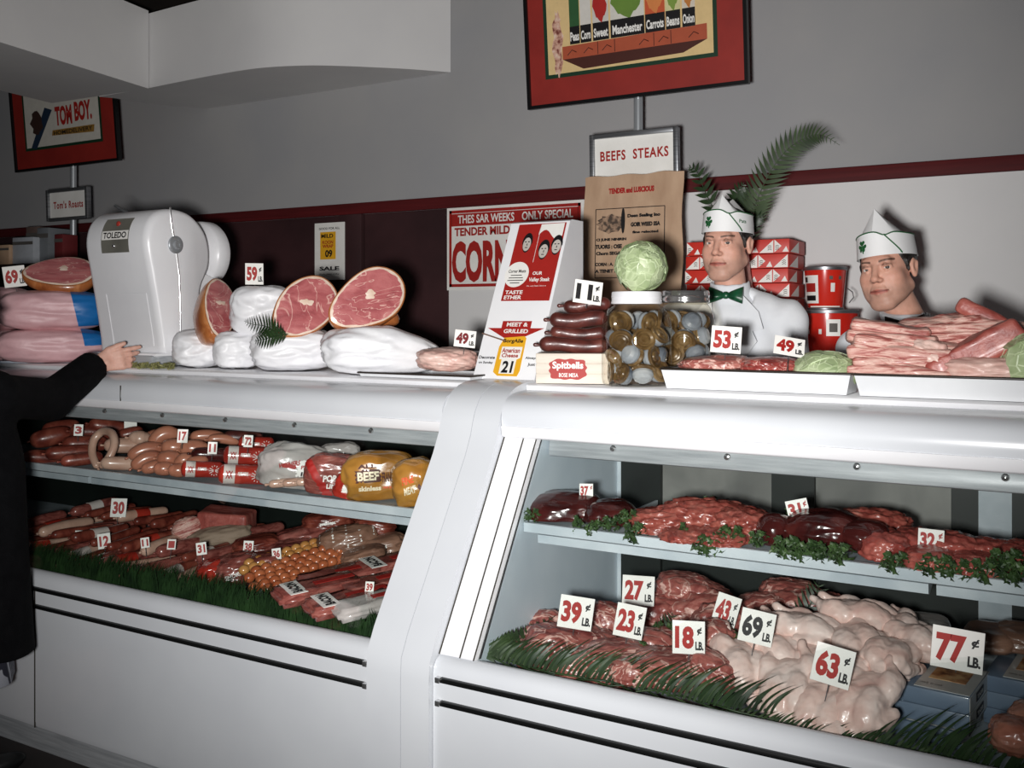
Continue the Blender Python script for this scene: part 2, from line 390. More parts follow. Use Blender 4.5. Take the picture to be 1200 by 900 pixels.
def cabbage_mat():
    m, nt, b = newmat('cabbage_leaf'); v = coords(nt, (1,1,1)); n = ntex(nt, v, 9, 4, .8)
    col = ramp(nt, n, [(.25,(130,148,106)),(.5,(162,178,134)),(.8,(198,208,172))])
    vo = nt.nodes.new('ShaderNodeTexVoronoi'); vo.feature = 'DISTANCE_TO_EDGE'; vo.inputs['Scale'].default_value = 34; nt.links.new(v, vo.inputs['Vector'])
    mr = nt.nodes.new('ShaderNodeMapRange'); mr.inputs['From Max'].default_value = .10; mr.inputs['To Min'].default_value = .55; mr.inputs['To Max'].default_value = 0; nt.links.new(vo.outputs['Distance'], mr.inputs['Value'])
    mx = nt.nodes.new('ShaderNodeMix'); mx.data_type = 'RGBA'; nt.links.new(mr.outputs[0], mx.inputs['Factor']); nt.links.new(col, mx.inputs[6]); mx.inputs[7].default_value = srgb((206,220,178))
    nt.links.new(mx.outputs[2], b.inputs['Base Color']); b.inputs['Roughness'].default_value = .4; b.inputs['Coat Weight'].default_value = .1
    bump(nt, b, mr.outputs[0], .5, .004); return m
CABB = cabbage_mat()
CABV = plain('cabbage_rib', (214,228,188), .4)
SKIN = None
def vcol_mat(name, rough=.5, sss=.08, coat=0):
    m, nt, b = newmat(name); a = nt.nodes.new('ShaderNodeAttribute'); a.attribute_name = 'Col'
    v = coords(nt, (1,1,1), False); n = ntex(nt, v, 60, 4)
    mx = nt.nodes.new('ShaderNodeMix'); mx.data_type = 'RGBA'; mx.blend_type = 'MULTIPLY'; mx.inputs['Factor'].default_value = .5
    nt.links.new(a.outputs['Color'], mx.inputs[6]); nt.links.new(ramp(nt, n, [(.3,(222,214,210)),(.7,(255,255,255))]), mx.inputs[7])
    nt.links.new(mx.outputs[2], b.inputs['Base Color']); b.inputs['Roughness'].default_value = rough
    b.inputs['Subsurface Weight'].default_value = sss; b.inputs['Subsurface Radius'].default_value = (.012,.005,.003); b.inputs['Subsurface Scale'].default_value = 1
    b.inputs['Specular IOR Level'].default_value = .35; bump(nt, b, ntex(nt, v, 260, 3), .12, .002); return m
SKIN = vcol_mat('skin')
HAIR = M_('dark_hair', (26,20,18), .4, stops=[(.3,(14,11,10)),(.7,(40,31,27))], scale=30, stretch=(6,6,1), bmp=.6, bscale=80)
CLOTHW = M_('white_cotton', (226,228,232), .8, spec=.2, stops=[(.3,(218,221,226)),(.7,(232,234,237))], scale=9, bmp=.3, bscale=18, bdist=.006, sheen=.2)
COAT = M_('black_wool_coat', (9,9,11), .95, spec=.1, stops=[(.3,(6,6,8)),(.7,(13,13,15))], scale=30, bmp=.4, bscale=200)
TROUS = plain('dark_trousers', (36,36,40), .8)
HATP = M_('white_paper_cap', (240,240,240), .6, stops=[(.3,(234,234,234)),(.7,(245,245,245))], scale=9)
GRNSATIN = M_('green_satin', (18,74,46), .35, stops=[(.3,(12,56,34)),(.7,(26,90,58))], scale=30, bmp=.3)
BLKSATIN = plain('black_satin', (22,22,26), .35)
# ================================================================ the room
WY = 3.9
mb = MB(); mb.box((-3.2, .6, -.05), (9.6, 7.0, .1)); struct('floor', mb, FLOORM)
mb = MB(); mb.box((-3.2, .6, 3.25), (9.6, 7.0, .1)); struct('ceiling', mb, CEIL)
RZ0 = H+.1312*WY; RZ1 = H+.1456*WY
XB = PX(526, WY)                                  # where the white board meets the maroon one
# back wall: grey plaster above the rail, white board and maroon board under it
mb = MB()
mb.box((-3.2, WY+.06, (RZ0+3.2)/2), (9.6, .12, 3.2-RZ0), mi=0)
mb.box(((XB+1.6)/2, WY+.06, RZ0/2), (1.6-XB, .12, RZ0), mi=1)
mb.box(((XB-8.0)/2, WY+.06, RZ0/2), (XB+8.0, .12, RZ0), mi=2)
struct('wall_back', mb, [WALLG, WALLW, WALLM])
mb = MB(); mb.box((-8.06, .6, 1.6), (.12, 7.0, 3.2)); struct('wall_left', mb, WALLG)
mb = MB(); mb.box((1.66, .6, 1.6), (.12, 7.0, 3.2)); struct('wall_right', mb, WALLG)
mb = MB(); mb.box((-3.2, WY-.01, (RZ0+RZ1)/2), (9.55, .022, RZ1-RZ0), r=.004); struct('trim_1', mb, MAROON)
a = P(402, 300, WY); b_ = P(428, 300, WY)
mb = MB(); mb.box(((a.x+b_.x)/2, WY-.016, RZ0/2), (b_.x-a.x, .034, RZ0-.002), r=.004); struct('trim_2', mb, WALLM)
# the dropped soffit with its curved front and the beam that meets it
SZ0 = 2.61; SZ1 = 2.99
front = [(-4.104,3.397)]
ctl = [(175,3.397),(240,3.375),(300,3.380),(356,3.452),(400,3.546),(440,3.646),(480,3.752),(528,WY-.002)]
def catmull(c, n=5):
    out = []
    for i in range(len(c)-1):
        p0, p1, p2, p3 = c[max(i-1,0)], c[i], c[i+1], c[min(i+2,len(c)-1)]
        for k in range(n):
            t = k/n
            out.append(tuple(.5*((2*p1[q])+(-p0[q]+p2[q])*t+(2*p0[q]-5*p1[q]+4*p2[q]-p3[q])*t*t+(-p0[q]+3*p1[q]-3*p2[q]+p3[q])*t**3) for q in range(len(p1))))
    return out+[tuple(c[-1])]
for px, Y in catmull(ctl)[1:]: front.append((PX(px, Y), Y))
back = [(-4.22,WY-.002),(-4.34,3.76),(-4.42,3.60),(-4.46,3.46),(-4.50,3.40)]
mb = MB(); mb.prism(front+back, SZ0, SZ1, 'Z'); struct('trim_3', mb, SOFFIT, smooth=30)
mb = MB(); mb.prism([(-4.104,3.392),(-3.69,1.0),(-4.52,1.0),(-4.797,3.04),(-4.84,3.36)], SZ0-.004, SZ1+.012, 'Z'); struct('trim_4', mb, SOFFIT)

# ================================================================ the two refrigerated display cases
YF = 1.985
prof_base = [(YF+.03,.10),(YF+.004,.112),(YF,.13),(YF,.56),(YF,.574),(YF+.004,.592),(YF+.014,.604),(YF+.028,.611),(YF+.04,.612),(YF+.05,.606),(YF+.05,.56),(YF+.09,.56),(YF+.09,.10)]
prof_can = [(2.452,1.238),(2.40,1.236),(2.365,1.230),(2.338,1.219),(2.322,1.204),(2.314,1.185),(2.313,1.165),(2.316,1.147),(2.345,1.147),(2.42,1.16),(2.47,1.2)]
prof_lip = [(2.312,1.148),(2.316,1.122),(2.326,1.116),(2.345,1.116),(2.345,1.147),(2.318,1.149)]
prof_top = [(2.455,1.238),(2.452,1.250),(2.458,1.255),(2.90,1.255),(2.905,1.25),(2.905,1.225),(2.47,1.225)]
GA = Vector((2.024, .609)); GB = Vector((2.348, 1.116))      # glass bottom and top (y,z)
prof_end = [(YF-.010,.10),(YF-.016,.12),(YF-.016,.555),(YF-.013,.60),(2.000,.655)]
for k in range(1, 13):                                        # follows the glass slope, then rolls over the top
    f = k/13; prof_end.append((2.000+(2.286-2.0)*f, .655+(1.10-.655)*f))
prof_end += [(2.292,1.12),(2.303,1.155),(2.316,1.185),(2.335,1.212),(2.362,1.234),(2.395,1.248),(2.43,1.256),(2.47,1.259),(2.905,1.259),(2.905,.10)]
DZ = .585                                                     # display deck
SHZ = .906; SHY0 = 2.25; SHY1 = 2.60
def make_case(name, label, x0, x1, endx0, endx1, inx0, inx1, seams, posts, DZ):
    root = thing(name, label, 'display case', ((x0+x1)/2, YF, 0))
    ox = (x0+x1)/2
    T = Matrix.Translation((-ox, -YF, 0))
    def bl(m, nm, mat, par=root, smooth=40):
        m.v = [tuple(T @ Vector(v)) for v in m.v]; return m.build(nm, mat, par, smooth)
    m = MB(); m.prism(prof_base, x0, x1); bl(m, 'front_panel', W_enamel, smooth=50)
    for z in (1.45-.4437*YF, 1.45-.4722*YF):
        a0 = x0 if x0 < -2 else x0+.012
        m = MB(); m.box(((a0+x1)/2, YF-.004, z-.006), (x1-a0, .014, .0125), r=.003); o = bl(m, 'trim_strip', BLACK)
        m2 = MB()
        xe = x1-.008 if x0 < -2 else a0+.008
        m2.box((xe, YF-.007, z-.006), (.014, .014, .014), r=.002)
        m2.v = [tuple(T @ Vector(v)) for v in m2.v]; m2.build('end_clip', CHROME, o)
    m = MB(); m.box(((x0+x1)/2, YF+.09, .05), (x1-x0, .06, .1)); bl(m, 'kick_plate', GREYMET)
    m = MB(); m.prism(prof_can, x0, x1); bl(m, 'canopy', W_enamel, smooth=60)
    m = MB(); m.prism(prof_lip, x0, x1); bl(m, 'canopy_lip', W_trim, smooth=60)
    m = MB(); m.prism(prof_top, x0, x1); bl(m, 'counter_top', W_trim)
    m = MB(); m.prism(prof_end, endx0, endx1)
    b = bmesh.new(); bl(m, 'end_frame', W_enamel, smooth=50)
    # seams of the front and canopy
    for sx in seams:
        m = MB(); m.box((sx, YF-.0005, .335), (.004, .003, .45)); bl(m, 'seam', SEAM)
        m = MB(); m.box((sx, 2.3135, 1.175), (.003, .003, .055)); bl(m, 'seam', SEAM)
    # glass, set in a slim frame beside the end frame
    n = Vector((0, -(GB.y-GA.y), GB.x-GA.x)).normalized()
    m = MB(); o_ = .002
    m.add([(inx0,GA.x,GA.y),(inx1,GA.x,GA.y),(inx1,GB.x,GB.y),(inx0,GB.x,GB.y)], [(0,1,2,3)])
    m.add([(inx0,GA.x+.005,GA.y),(inx1,GA.x+.005,GA.y),(inx1,GB.x+.005,GB.y),(inx0,GB.x+.005,GB.y)], [(3,2,1,0)])
    bl(m, 'glass_pane', PANE, smooth=0)
    for xa, xb in ((min(endx0,endx1), max(endx0,endx1)),):
        xs_ = (endx1, inx0) if x0 > -2 else (inx1, endx0)
        if abs(xs_[1]-xs_[0]) > .004:
            m = MB(); w = xs_[1]-xs_[0]
            m.add([], [])
            pr = [(GA.x-.012,GA.y+.004),(GB.x-.012,GB.y+.01),(GB.x+.02,GB.y+.01),(GA.x+.02,GA.y)]
            m.prism(pr, xs_[0], xs_[1]); bl(m, 'glass_frame', W_trim)
            if w > .03:
                m = MB()
                for sx in (xs_[0]+.002, xs_[0]+w*.60, xs_[1]-.002):
                    pr = [(GA.x-.0135,GA.y+.004),(GB.x-.0135,GB.y+.010),(GB.x-.004,GB.y+.010),(GA.x-.004,GA.y+.004)]
                    m.prism(pr, sx-.0018, sx+.0018)
                bl(m, 'frame_seam', SEAM)
    # light housing under the canopy
    m = MB(); m.box(((inx0+inx1)/2, 2.415, 1.086), (inx1-inx0-.01, .06, .05), r=.006, rot=(R(-8),0,0)); hs = bl(m, 'light_housing', GREYMET)
    for k in range(int((inx1-inx0)/.31)):
        m = MB(); m.lathe([(.001,0),(.009,.001),(.007,.006),(.001,.008)], 10, Matrix.Translation((inx0+.2+k*.31, 2.384, 1.098)) @ Matrix.Rotation(R(90),4,'X'))
        m.v = [tuple(T @ Vector(v)) for v in m.v]; m.build('rivet', CHROME, hs)
    # inside
    m = MB(); m.box(((inx0+inx1)/2, 2.46, DZ-.012), (inx1-inx0, .84, .024)); bl(m, 'deck', SHELFW)
    m = MB(); m.prism([(SHY0,SHZ),(SHY0,SHZ-.024),(SHY0+.006,SHZ-.026),(SHY0+.01,SHZ-.012),(SHY1,SHZ-.012),(SHY1,SHZ-.006),(SHY0+.012,SHZ-.006),(SHY0+.008,SHZ+.001)], inx0+.004, inx1-.004)
    sh = bl(m, 'shelf', SHELFW)
    ww = (inx1-inx0)*.5
    m = MB()
    for xa, xb in ((inx0+.03, inx0+ww-.008), (inx0+ww+.008, inx1-.02)):
        m.prism([(SHY0+.028,SHZ-.034),(SHY0+.03,SHZ-.056),(SHY0+.05,SHZ-.060),(SHY0+.10,SHZ-.05),(SHY0+.10,SHZ-.030)], xa, xb)
    m.v = [tuple(T @ Vector(v)) for v in m.v]; m.build('lamp_cover', SHELFW, sh)
    for sx in (inx0+.15, inx0+ww, inx1-.2):
        m = MB(); m.prism([(SHY0+.1,SHZ-.02),(SHY1+.22,SHZ-.02),(SHY1+.22,SHZ-.08)], sx-.003, sx+.003)
        m.v = [tuple(T @ Vector(v)) for v in m.v]; m.build('bracket', SHELFW, sh)
    for sx, nm in ((inx0-.006,'side_liner'),(inx1+.006,'side_liner')):
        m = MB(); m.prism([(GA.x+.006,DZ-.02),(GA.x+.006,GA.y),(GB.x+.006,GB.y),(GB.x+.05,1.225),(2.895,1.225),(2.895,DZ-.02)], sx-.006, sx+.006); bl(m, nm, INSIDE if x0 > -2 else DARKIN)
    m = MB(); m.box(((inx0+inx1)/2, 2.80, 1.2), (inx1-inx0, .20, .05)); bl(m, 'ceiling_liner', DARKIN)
    # rear sliding doors: posts, rail, smoky panes, dark-coloured sheets for the unlit open gaps
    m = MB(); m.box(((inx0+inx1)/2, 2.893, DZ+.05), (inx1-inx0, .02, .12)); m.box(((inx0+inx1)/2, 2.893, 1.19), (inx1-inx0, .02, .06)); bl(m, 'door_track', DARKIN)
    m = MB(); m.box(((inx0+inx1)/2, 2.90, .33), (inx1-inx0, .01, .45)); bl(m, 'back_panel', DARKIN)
    for pa, pb, kind in posts:
        zl = .82 if kind == 'pane' else DZ
        m = MB(); m.box(((pa+pb)/2, 2.872 if kind != 'pane' else 2.885, (zl+1.2)/2), (pb-pa, .022 if kind != 'pane' else .006, 1.2-zl))
        if kind == 'pane':
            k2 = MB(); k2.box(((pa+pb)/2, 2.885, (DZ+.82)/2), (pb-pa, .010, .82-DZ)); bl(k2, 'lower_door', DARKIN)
        bl(m, {'post':'door_post','pane':'door_or_dark_sheet','dark':'door_or_dark_sheet'}[kind], {'post':SHELFW,'pane':FROST,'dark':DARKIN}[kind])
    return root
E0, E1, E2 = -1.568, -1.461, -1.376
def rx(px): return PX(px, 2.87)
case_r = make_case('display_case', 'white enamel meat case at right showing chickens and price cards', E2+.002, .75, E1+.001, E2, -1.272, .72, [],
    [(rx(716),rx(729),'post'), (rx(729),rx(775),'dark'), (rx(775),rx(905),'pane'), (rx(905),rx(955),'dark'), (rx(955),rx(1115),'pane'), (rx(1115),rx(1147),'dark'), (rx(1147),rx(1186),'post'), (rx(1186),.2,'dark'), (.2,.6,'pane'), (.6,.715,'dark')], .545)
case_l = make_case('display_case', 'white enamel meat case at left filled with sausages, customer leaning over it', -4.6, E0-.002, E0, E1-.001, -4.56, E0-.006, [-2.945],
    [(-4.55,-1.60,'dark')], .585)

# ================================================================ camera and light
cam = bpy.data.cameras.new('camera'); co = bpy.data.objects.new('camera', cam); C.objects.link(co)
cam.sensor_width = 36; cam.lens = F/1200*36; cam.shift_y = -(450-HZ)/1200; cam.clip_start = .02
co.location = (0,0,H); co.rotation_euler = (PI/2, 0, PSI); bpy.context.scene.camera = co
# ================================================================ things on the counter
CT = 1.2562
def face(px): return PSI-math.atan((px-600)/F)
def Sx(px, Y): return dep(px, Y)/F/math.cos(math.atan((px-600)/F))   # metres per photo pixel for a thing turned to the viewer
def base(px, Y, z=CT): p = P(px, 400, Y); return Vector((p.x, Y, z))
def crumple(seed, p=3.2, amp=.07, sc=2.1, fine=.02):
    o = Vector((seed*3.7, seed*1.3, seed*7.1))
    def fn(n):
        r = (abs(n.x)**p+abs(n.y)**p+abs(n.z)**p)**(-1/p)
        q = n*1.0+o
        w = Vector((q.x*.55, q.y, q.z))*1.0
        f1 = abs(noise.noise(w*2.0))+.55*abs(noise.noise(w*3.9+o*.3))
        return r*(1+amp*1.9*(.42-f1)+amp*.5*(ridge(w, 1.3, 2)-.3)+fine*.35*fbm(q, 5, 2))
    return fn
def lump(seed, amp=.12, sc=1.6, fine=.04, p=2.3):
    o = Vector((seed*2.9, seed*5.3, seed*1.9))
    def fn(n):
        r = (abs(n.x)**p+abs(n.y)**p+abs(n.z)**p)**(-1/p)
        return r*(1+amp*fbm(n+o, sc, 3)+fine*fbm(n+o, sc*3.2, 3))
    return fn
from mathutils.bvhtree import BVHTree
def wrap_text(body, text, cx, cz, w, h, mat, name='lettering', bold=.04, off=.0012, shear=0):
    me = body.data; bv = BVHTree.FromPolygons([v.co.copy() for v in me.vertices], [tuple(p.vertices) for p in me.polygons])
    t = text_mb(text, 1, bold); vs = []
    for v in t.v:
        x = v[0]*w/t.w+cx; z = v[2]*h/t.h+cz+shear*(v[0]*w/t.w); hit = bv.ray_cast(Vector((x,-1,z)), Vector((0,1,0)))
        vs.append((x, (hit[0].y-off) if hit[0] else 0, z))
    m = MB(); m.add(vs, t.f); return m.build(name, mat, body.parent or body, 0, fix=False)
# ---------------------------------------------------------------- price cards
def price_card(px, py, Y, wpx, ratio, num, label, roll=0, yaw=0, lean=-6, unit='LB', ink=None, group=None, pin=.05, numink=None):
    k = Sx(px, Y); w = wpx*k; h = w*ratio
    c = P(px, py, Y)
    rt = thing('price_card', label, 'price card', c, (R(lean), R(roll), face(px)+R(yaw)), group)
    m = MB(); m.box((0,0,0), (w,.0016,h), r=.0004, seg=1); bd = m.build('card', CARD, rt)
    m = MB()
    put_text(m, num, -w*.13 if unit else 0, -h*.0, w*(.58 if unit else .74), h*.68, -.0012, .05)
    m.build('numeral', numink or REDINK, rt, smooth=0)
    if unit == 'LB':
        m = MB(); put_text(m, 'LB.', w*.33, -h*.24, w*.25, h*.26, -.0012, .05); put_text(m, '¢', w*.33, h*.2, w*.15, h*.24, -.0012, .035)
        m.build('lettering', BLACKINK, rt, smooth=0)
    elif unit == 'c':
        m = MB(); put_text(m, '¢', w*.36, h*.22, w*.16, h*.3, -.0012, .03); m.build('lettering', numink or REDINK, rt, smooth=0)
    m = MB(); m.tube([(0,.002,-h*.3),(0,.002,-h*.5-pin)], .0012, 6); m.build('pin', STEEL, rt)
    return rt
# ---------------------------------------------------------------- the scale
SX0, SX1 = -3.372, -3.004
prof = [(2.560,1.305),(2.548,1.36),(2.522,1.50),(2.497,1.62),(2.480,1.70),(2.478,1.752),(2.492,1.800),(2.522,1.836),(2.565,1.855),(2.62,1.860),(2.68,1.850),(2.725,1.824),(2.762,1.786),(2.782,1.744),(2.79,1.69),(2.782,1.63),(2.752,1.585),(2.738,1.54),(2.736,1.46),(2.728,1.42),(2.70,1.39),(2.66,1.36),(2.64,1.305)]
sp = catmull([prof[-1]]+prof, 3)
sc_ = thing('counter_scale', 'white enamel counter weighing scale beside the pink paper bundles', 'scale', ((SX0+SX1)/2, 2.62, CT))
T0 = Matrix.Translation((-(SX0+SX1)/2, -2.62, -CT))
def scb(m, nm, mat, par=None, smooth=40): m.v = [tuple(T0 @ Vector(v)) for v in m.v]; return m.build(nm, mat, par or sc_, smooth)
cxp = sum(p[0] for p in sp)/len(sp); czp = sum(p[1] for p in sp)/len(sp)
def inset(poly, e):                                     # shrinks a profile a little towards its middle
    return [(y+(2.63-y)*e/.15, z+((1.7 if z > 1.6 else z)-z)*e/.15) for y, z in poly]
m = MB(); n = len(sp); rings = []
for x, e in ((SX0,.022),(SX0+.006,.010),(SX0+.018,.002),(SX0+.03,0),(SX1-.03,0),(SX1-.018,.002),(SX1-.006,.010),(SX1,.022)):
    rings.append([(x, y, z) for y, z in inset(sp, e)])
vs = [v for r in rings for v in r]; fs = []
for j in range(len(rings)-1):
    for i in range(n): fs.append((j*n+i, j*n+(i+1)%n, (j+1)*n+(i+1)%n, (j+1)*n+i))
fs += [tuple(range(n)), tuple((len(rings)-1)*n+i for i in range(n))]
m.add(vs, fs); scb(m, 'housing', W_trim, smooth=50)
m = MB(); m.box(((SX0+SX1)/2, 2.62, CT+.022), (.36, .24, .044), r=.012); scb(m, 'foot', GREYMET)
m = MB(); m.box(((SX0+SX1)/2, 2.60, CT+.046), (.372, .17, .012), r=.004); scb(m, 'base_rim', W_trim)
# chrome strip down the side with its round knob
m = MB(); pts = [(SX1+.001, 2.583, 1.862),(SX1+.0015,2.59,1.80),(SX1+.0015,2.612,1.70),(SX1+.0015,2.628,1.60),(SX1+.0015,2.634,1.45),(SX1+.0015,2.632,1.36)]
m.tube(pts, [.004,.0038,.0034,.003,.0026,.0024], 8, flat=.5); scb(m, 'chrome_strip', CHROME)
Mk = Matrix.Translation((SX1, 2.607, 1.722)) @ Matrix.Rotation(R(90),4,'Y')
m = MB(); m.lathe([(.034,0),(.034,.006),(.029,.010),(.019,.011),(.018,.018),(.016,.021),(.006,.021),(.005,.018),(.001,.018)], 28, Mk); scb(m, 'knob', POLEM)
m = MB(); m.tube([(SX0+.12,2.585,1.855),(SX0+.07,2.57,1.885)], [.008,.006], 8); scb(m, 'lever', STEEL)
# rear dial drum
m = MB(); Md = Matrix.Translation((-3.165, 2.79, 1.705)) @ Matrix.Rotation(R(-90),4,'X')
m.lathe([(.085,-.04),(.088,.0),(.092,.03),(.10,.05),(.128,.065),(.135,.075),(.137,.12),(.132,.128),(.12,.13),(.001,.13)], 40, Md); scb(m, 'dial_drum', W_trim)
m = MB(); m.prism([(2.73,1.30),(2.73,1.56),(2.80,1.62),(2.86,1.60),(2.80,1.53),(2.765,1.47),(2.765,1.30)], -3.27, -3.06); scb(m, 'rear_column', W_trim)
# name plate on the curved front
def front_y(z):
    a = [(p[1], p[0]) for p in prof[:7]]
    for (z0,y0),(z1,y1) in zip(a, a[1:]):
        if z0 <= z <= z1: return y0+(y1-y0)*(z-z0)/(z1-z0)
    return 2.49
xa, xb = -3.262, -3.105
m = MB(); z0, z1 = 1.690, 1.822; zz = [z0+(z1-z0)*k/10 for k in range(11)]
def fy(z):
    # smooth front used by the plate
    for a_, b_ in zip(sp[1:], sp[2:]):
        if a_[1] <= z <= b_[1] and a_[0] < 2.6: return a_[0]+(b_[0]-a_[0])*(z-a_[1])/(b_[1]-a_[1]+1e-9)
    return 2.49
vs = [(x, fy(z)-.0035, z) for z in zz for x in (xa, xb)]; m.add(vs, [(2*i,2*i+1,2*i+3,2*i+2) for i in range(10)])
vs2 = [(x, fy(z)+.002, z) for z in zz for x in (xa, xb)]; m.add(vs2, [(2*i+2,2*i+3,2*i+1,2*i) for i in range(10)])
pl = scb(m, 'name_plate', M_('plate_metal', (122,120,110), .4, .3, stops=[(.3,(104,102,94)),(.7,(138,136,126))], scale=5), smooth=60)
def on_front(m2, dz=.0045):
    m2.v = [(v[0], fy(v[2])-dz+v[1], v[2]) for v in m2.v]; return m2
m = MB(); zc = 1.757
zz = [zc-.017+.034*k/4 for k in range(5)]; vs = [(x, fy(z)-.0042, z) for z in zz for x in (xa+.004, xb-.003)]; m.add(vs, [(2*i,2*i+1,2*i+3,2*i+2) for i in range(4)]); scb(m, 'white_band', CARD, pl, smooth=60)
m = MB(); put_text(m, 'TOLEDO', (xa+xb)/2, zc, .132, .024, 0, .03); on_front(m, .0050); scb(m, 'lettering', BLACKINK, pl, smooth=0)
m = MB(); m.sphere(((xa+xb)/2+.004, fy(1.800)-.003, 1.800), (.012,.006,.012), 2); scb(m, 'red_lens', plain('red_lens', (170,60,50), .15), pl)
m = MB(); m.sphere(((xa+xb)/2-.004, fy(1.716)-.004, 1.716), (.008,.006,.008), 2); scb(m, 'lock', CHROME, pl)
# faint panel outline low on the front
pa, pb, pz0, pz1 = -3.285, -3.055, 1.335, 1.535
m = MB()
for q in range(4):
    a_ = [(pa,pz0),(pb,pz0),(pb,pz1),(pa,pz1)][q]; b_ = [(pb,pz0),(pb,pz1),(pa,pz1),(pa,pz0)][q]
    m.tube([(a_[0]+(b_[0]-a_[0])*k/6, fy(a_[1]+(b_[1]-a_[1])*k/6)-.0005, a_[1]+(b_[1]-a_[1])*k/6) for k in range(7)], .0013, 6, round_ends=False)
scb(m, 'panel_bead', W_trim)

# ---------------------------------------------------------------- wrapped bundles
def bundle(name, label, cat, px, Y, topy, wpx, depth, seed, mat, z=CT, group=None, amp=.09, p=3.4, rot=0, taper=0, sub=5, roll=0):
    b0 = base(px, Y, z); k = Sx(px, Y)
    h = (P(px, topy, Y).z-z); w = wpx*k
    f = crumple(seed, p, amp)
    m = MB(); m.sphere((0,0,0), (w/2, depth/2, h/2), sub, f)
    lo = min(v[2] for v in m.v); hi = max(v[2] for v in m.v); s_ = h/(hi-lo)
    xs_ = [v[0] for v in m.v]; x0, x1 = min(xs_), max(xs_)
    out = []
    for v in m.v:
        t = (v[0]-x0)/(x1-x0)
        sc2 = 1-taper*max(0, t-.55)/.45
        out.append((v[0]*w/(x1-x0), v[1]*sc2, max((v[2]-lo)*s_*sc2, 0)))
    m.v = out
    o = m.build(name, mat, None, 180, b0, (0, R(roll), face(px)+R(rot)))
    tag(o, label, cat, group); return o
G1 = 'white paper ham bundles along the counter'
bundle('wrapped_bundle', 'white paper bundle on the counter nearest the scale', 'wrapped meat', 232, 2.60, 386, 56, .22, 3, PAPER, group=G1)
bundle('wrapped_bundle', 'white paper bundle, second from the scale, under the upper white bundle', 'wrapped meat', 277, 2.61, 387, 52, .22, 7, PAPER, group=G1)
bundle('wrapped_bundle', 'long white paper bundle under the fern sprig and left cut ham', 'wrapped meat', 344, 2.60, 384, 98, .22, 11, PAPER, group=G1)
bundle('wrapped_bundle', 'long white paper bundle tapering towards the 49 cent tray', 'wrapped meat', 448, 2.60, 381, 142, .22, 17, PAPER, group=G1, taper=.35)
bundle('wrapped_bundle', 'white paper bundle on top of the row, holding the 59 card', 'wrapped meat', 309, 2.66, 334, 76, .20, 23, PAPER, z=P(309,395,2.66).z, group=G1)
G2 = 'pink paper bundles left of the scale'
tr = MB(); b0 = base(35, 2.58)
tr.prism([(-.26,.0),(.26,.0),(.31,.035),(.305,.04),(.25,.008),(-.25,.008),(-.305,.04),(-.31,.035)], -.15, .15, 'Y')
o = tr.build('meat_tray', M_('cloudy_tray', (190,198,208), .2, stops=[(.3,(176,186,198)),(.7,(204,210,218))], scale=6), None, 40, b0, (0,0,face(35)-R(18))); tag(o, 'pale tray under the pink paper bundles', 'tray')
def pink(px, topy, boty, Y, wpx, seed, label, blue=None):
    z = P(px, boty, Y).z
    o = bundle('wrapped_bundle', label, 'wrapped meat', px, Y, topy, wpx, .24, seed, PINKP, z=z, group=G2, p=3.2, amp=.05, sub=5)
    return o
pk = []
pk.append(pink(62, 385, 425, 2.56, 112, 31, 'lower right pink paper bundle with blue label corner'))
pk.append(pink(-5, 385, 428, 2.58, 80, 37, 'lower left pink paper bundle at the edge of the photo'))
pk.append(pink(62, 340, 388, 2.57, 108, 41, 'upper right pink paper bundle with a wide blue label'))
pk.append(pink(-2, 336, 387, 2.60, 78, 43, 'upper left pink paper bundle behind the 69 card'))
# blue label wrapped on the right ends of two bundles: the same skin, lifted a hair
for o, t0, fz in ((pk[2], .66, .10), (pk[0], .74, .45)):
    me = o.data; xs_ = [v.co.x for v in me.vertices]; x0, x1 = min(xs_), max(xs_); zt = max(v.co.z for v in me.vertices)
    b = bmesh.new(); b.from_mesh(me)
    for co_, no_ in ((Vector((x0+(x1-x0)*(t0+.03), 0, zt*.5)), Vector((-1,0,-.22))), (Vector((0,0,zt*fz)), Vector((.05,0,-1))), (Vector((x0+(x1-x0)*.985,0,0)), Vector((1,0,0)))):
        bmesh.ops.bisect_plane(b, geom=list(b.verts)+list(b.edges)+list(b.faces), plane_co=co_, plane_no=no_.normalized(), clear_outer=True)
    b.normal_update()
    for v in b.verts: v.co += v.normal*.0025
    m = MB(); m.bm(b); lb = m.build('blue_label', BLUEL, o, 180, fix=False)
price_card(17, 324, 2.50, 21, 1.05, '69', 'small white card reading 69 on the pink paper bundles', roll=-8, unit='LB')

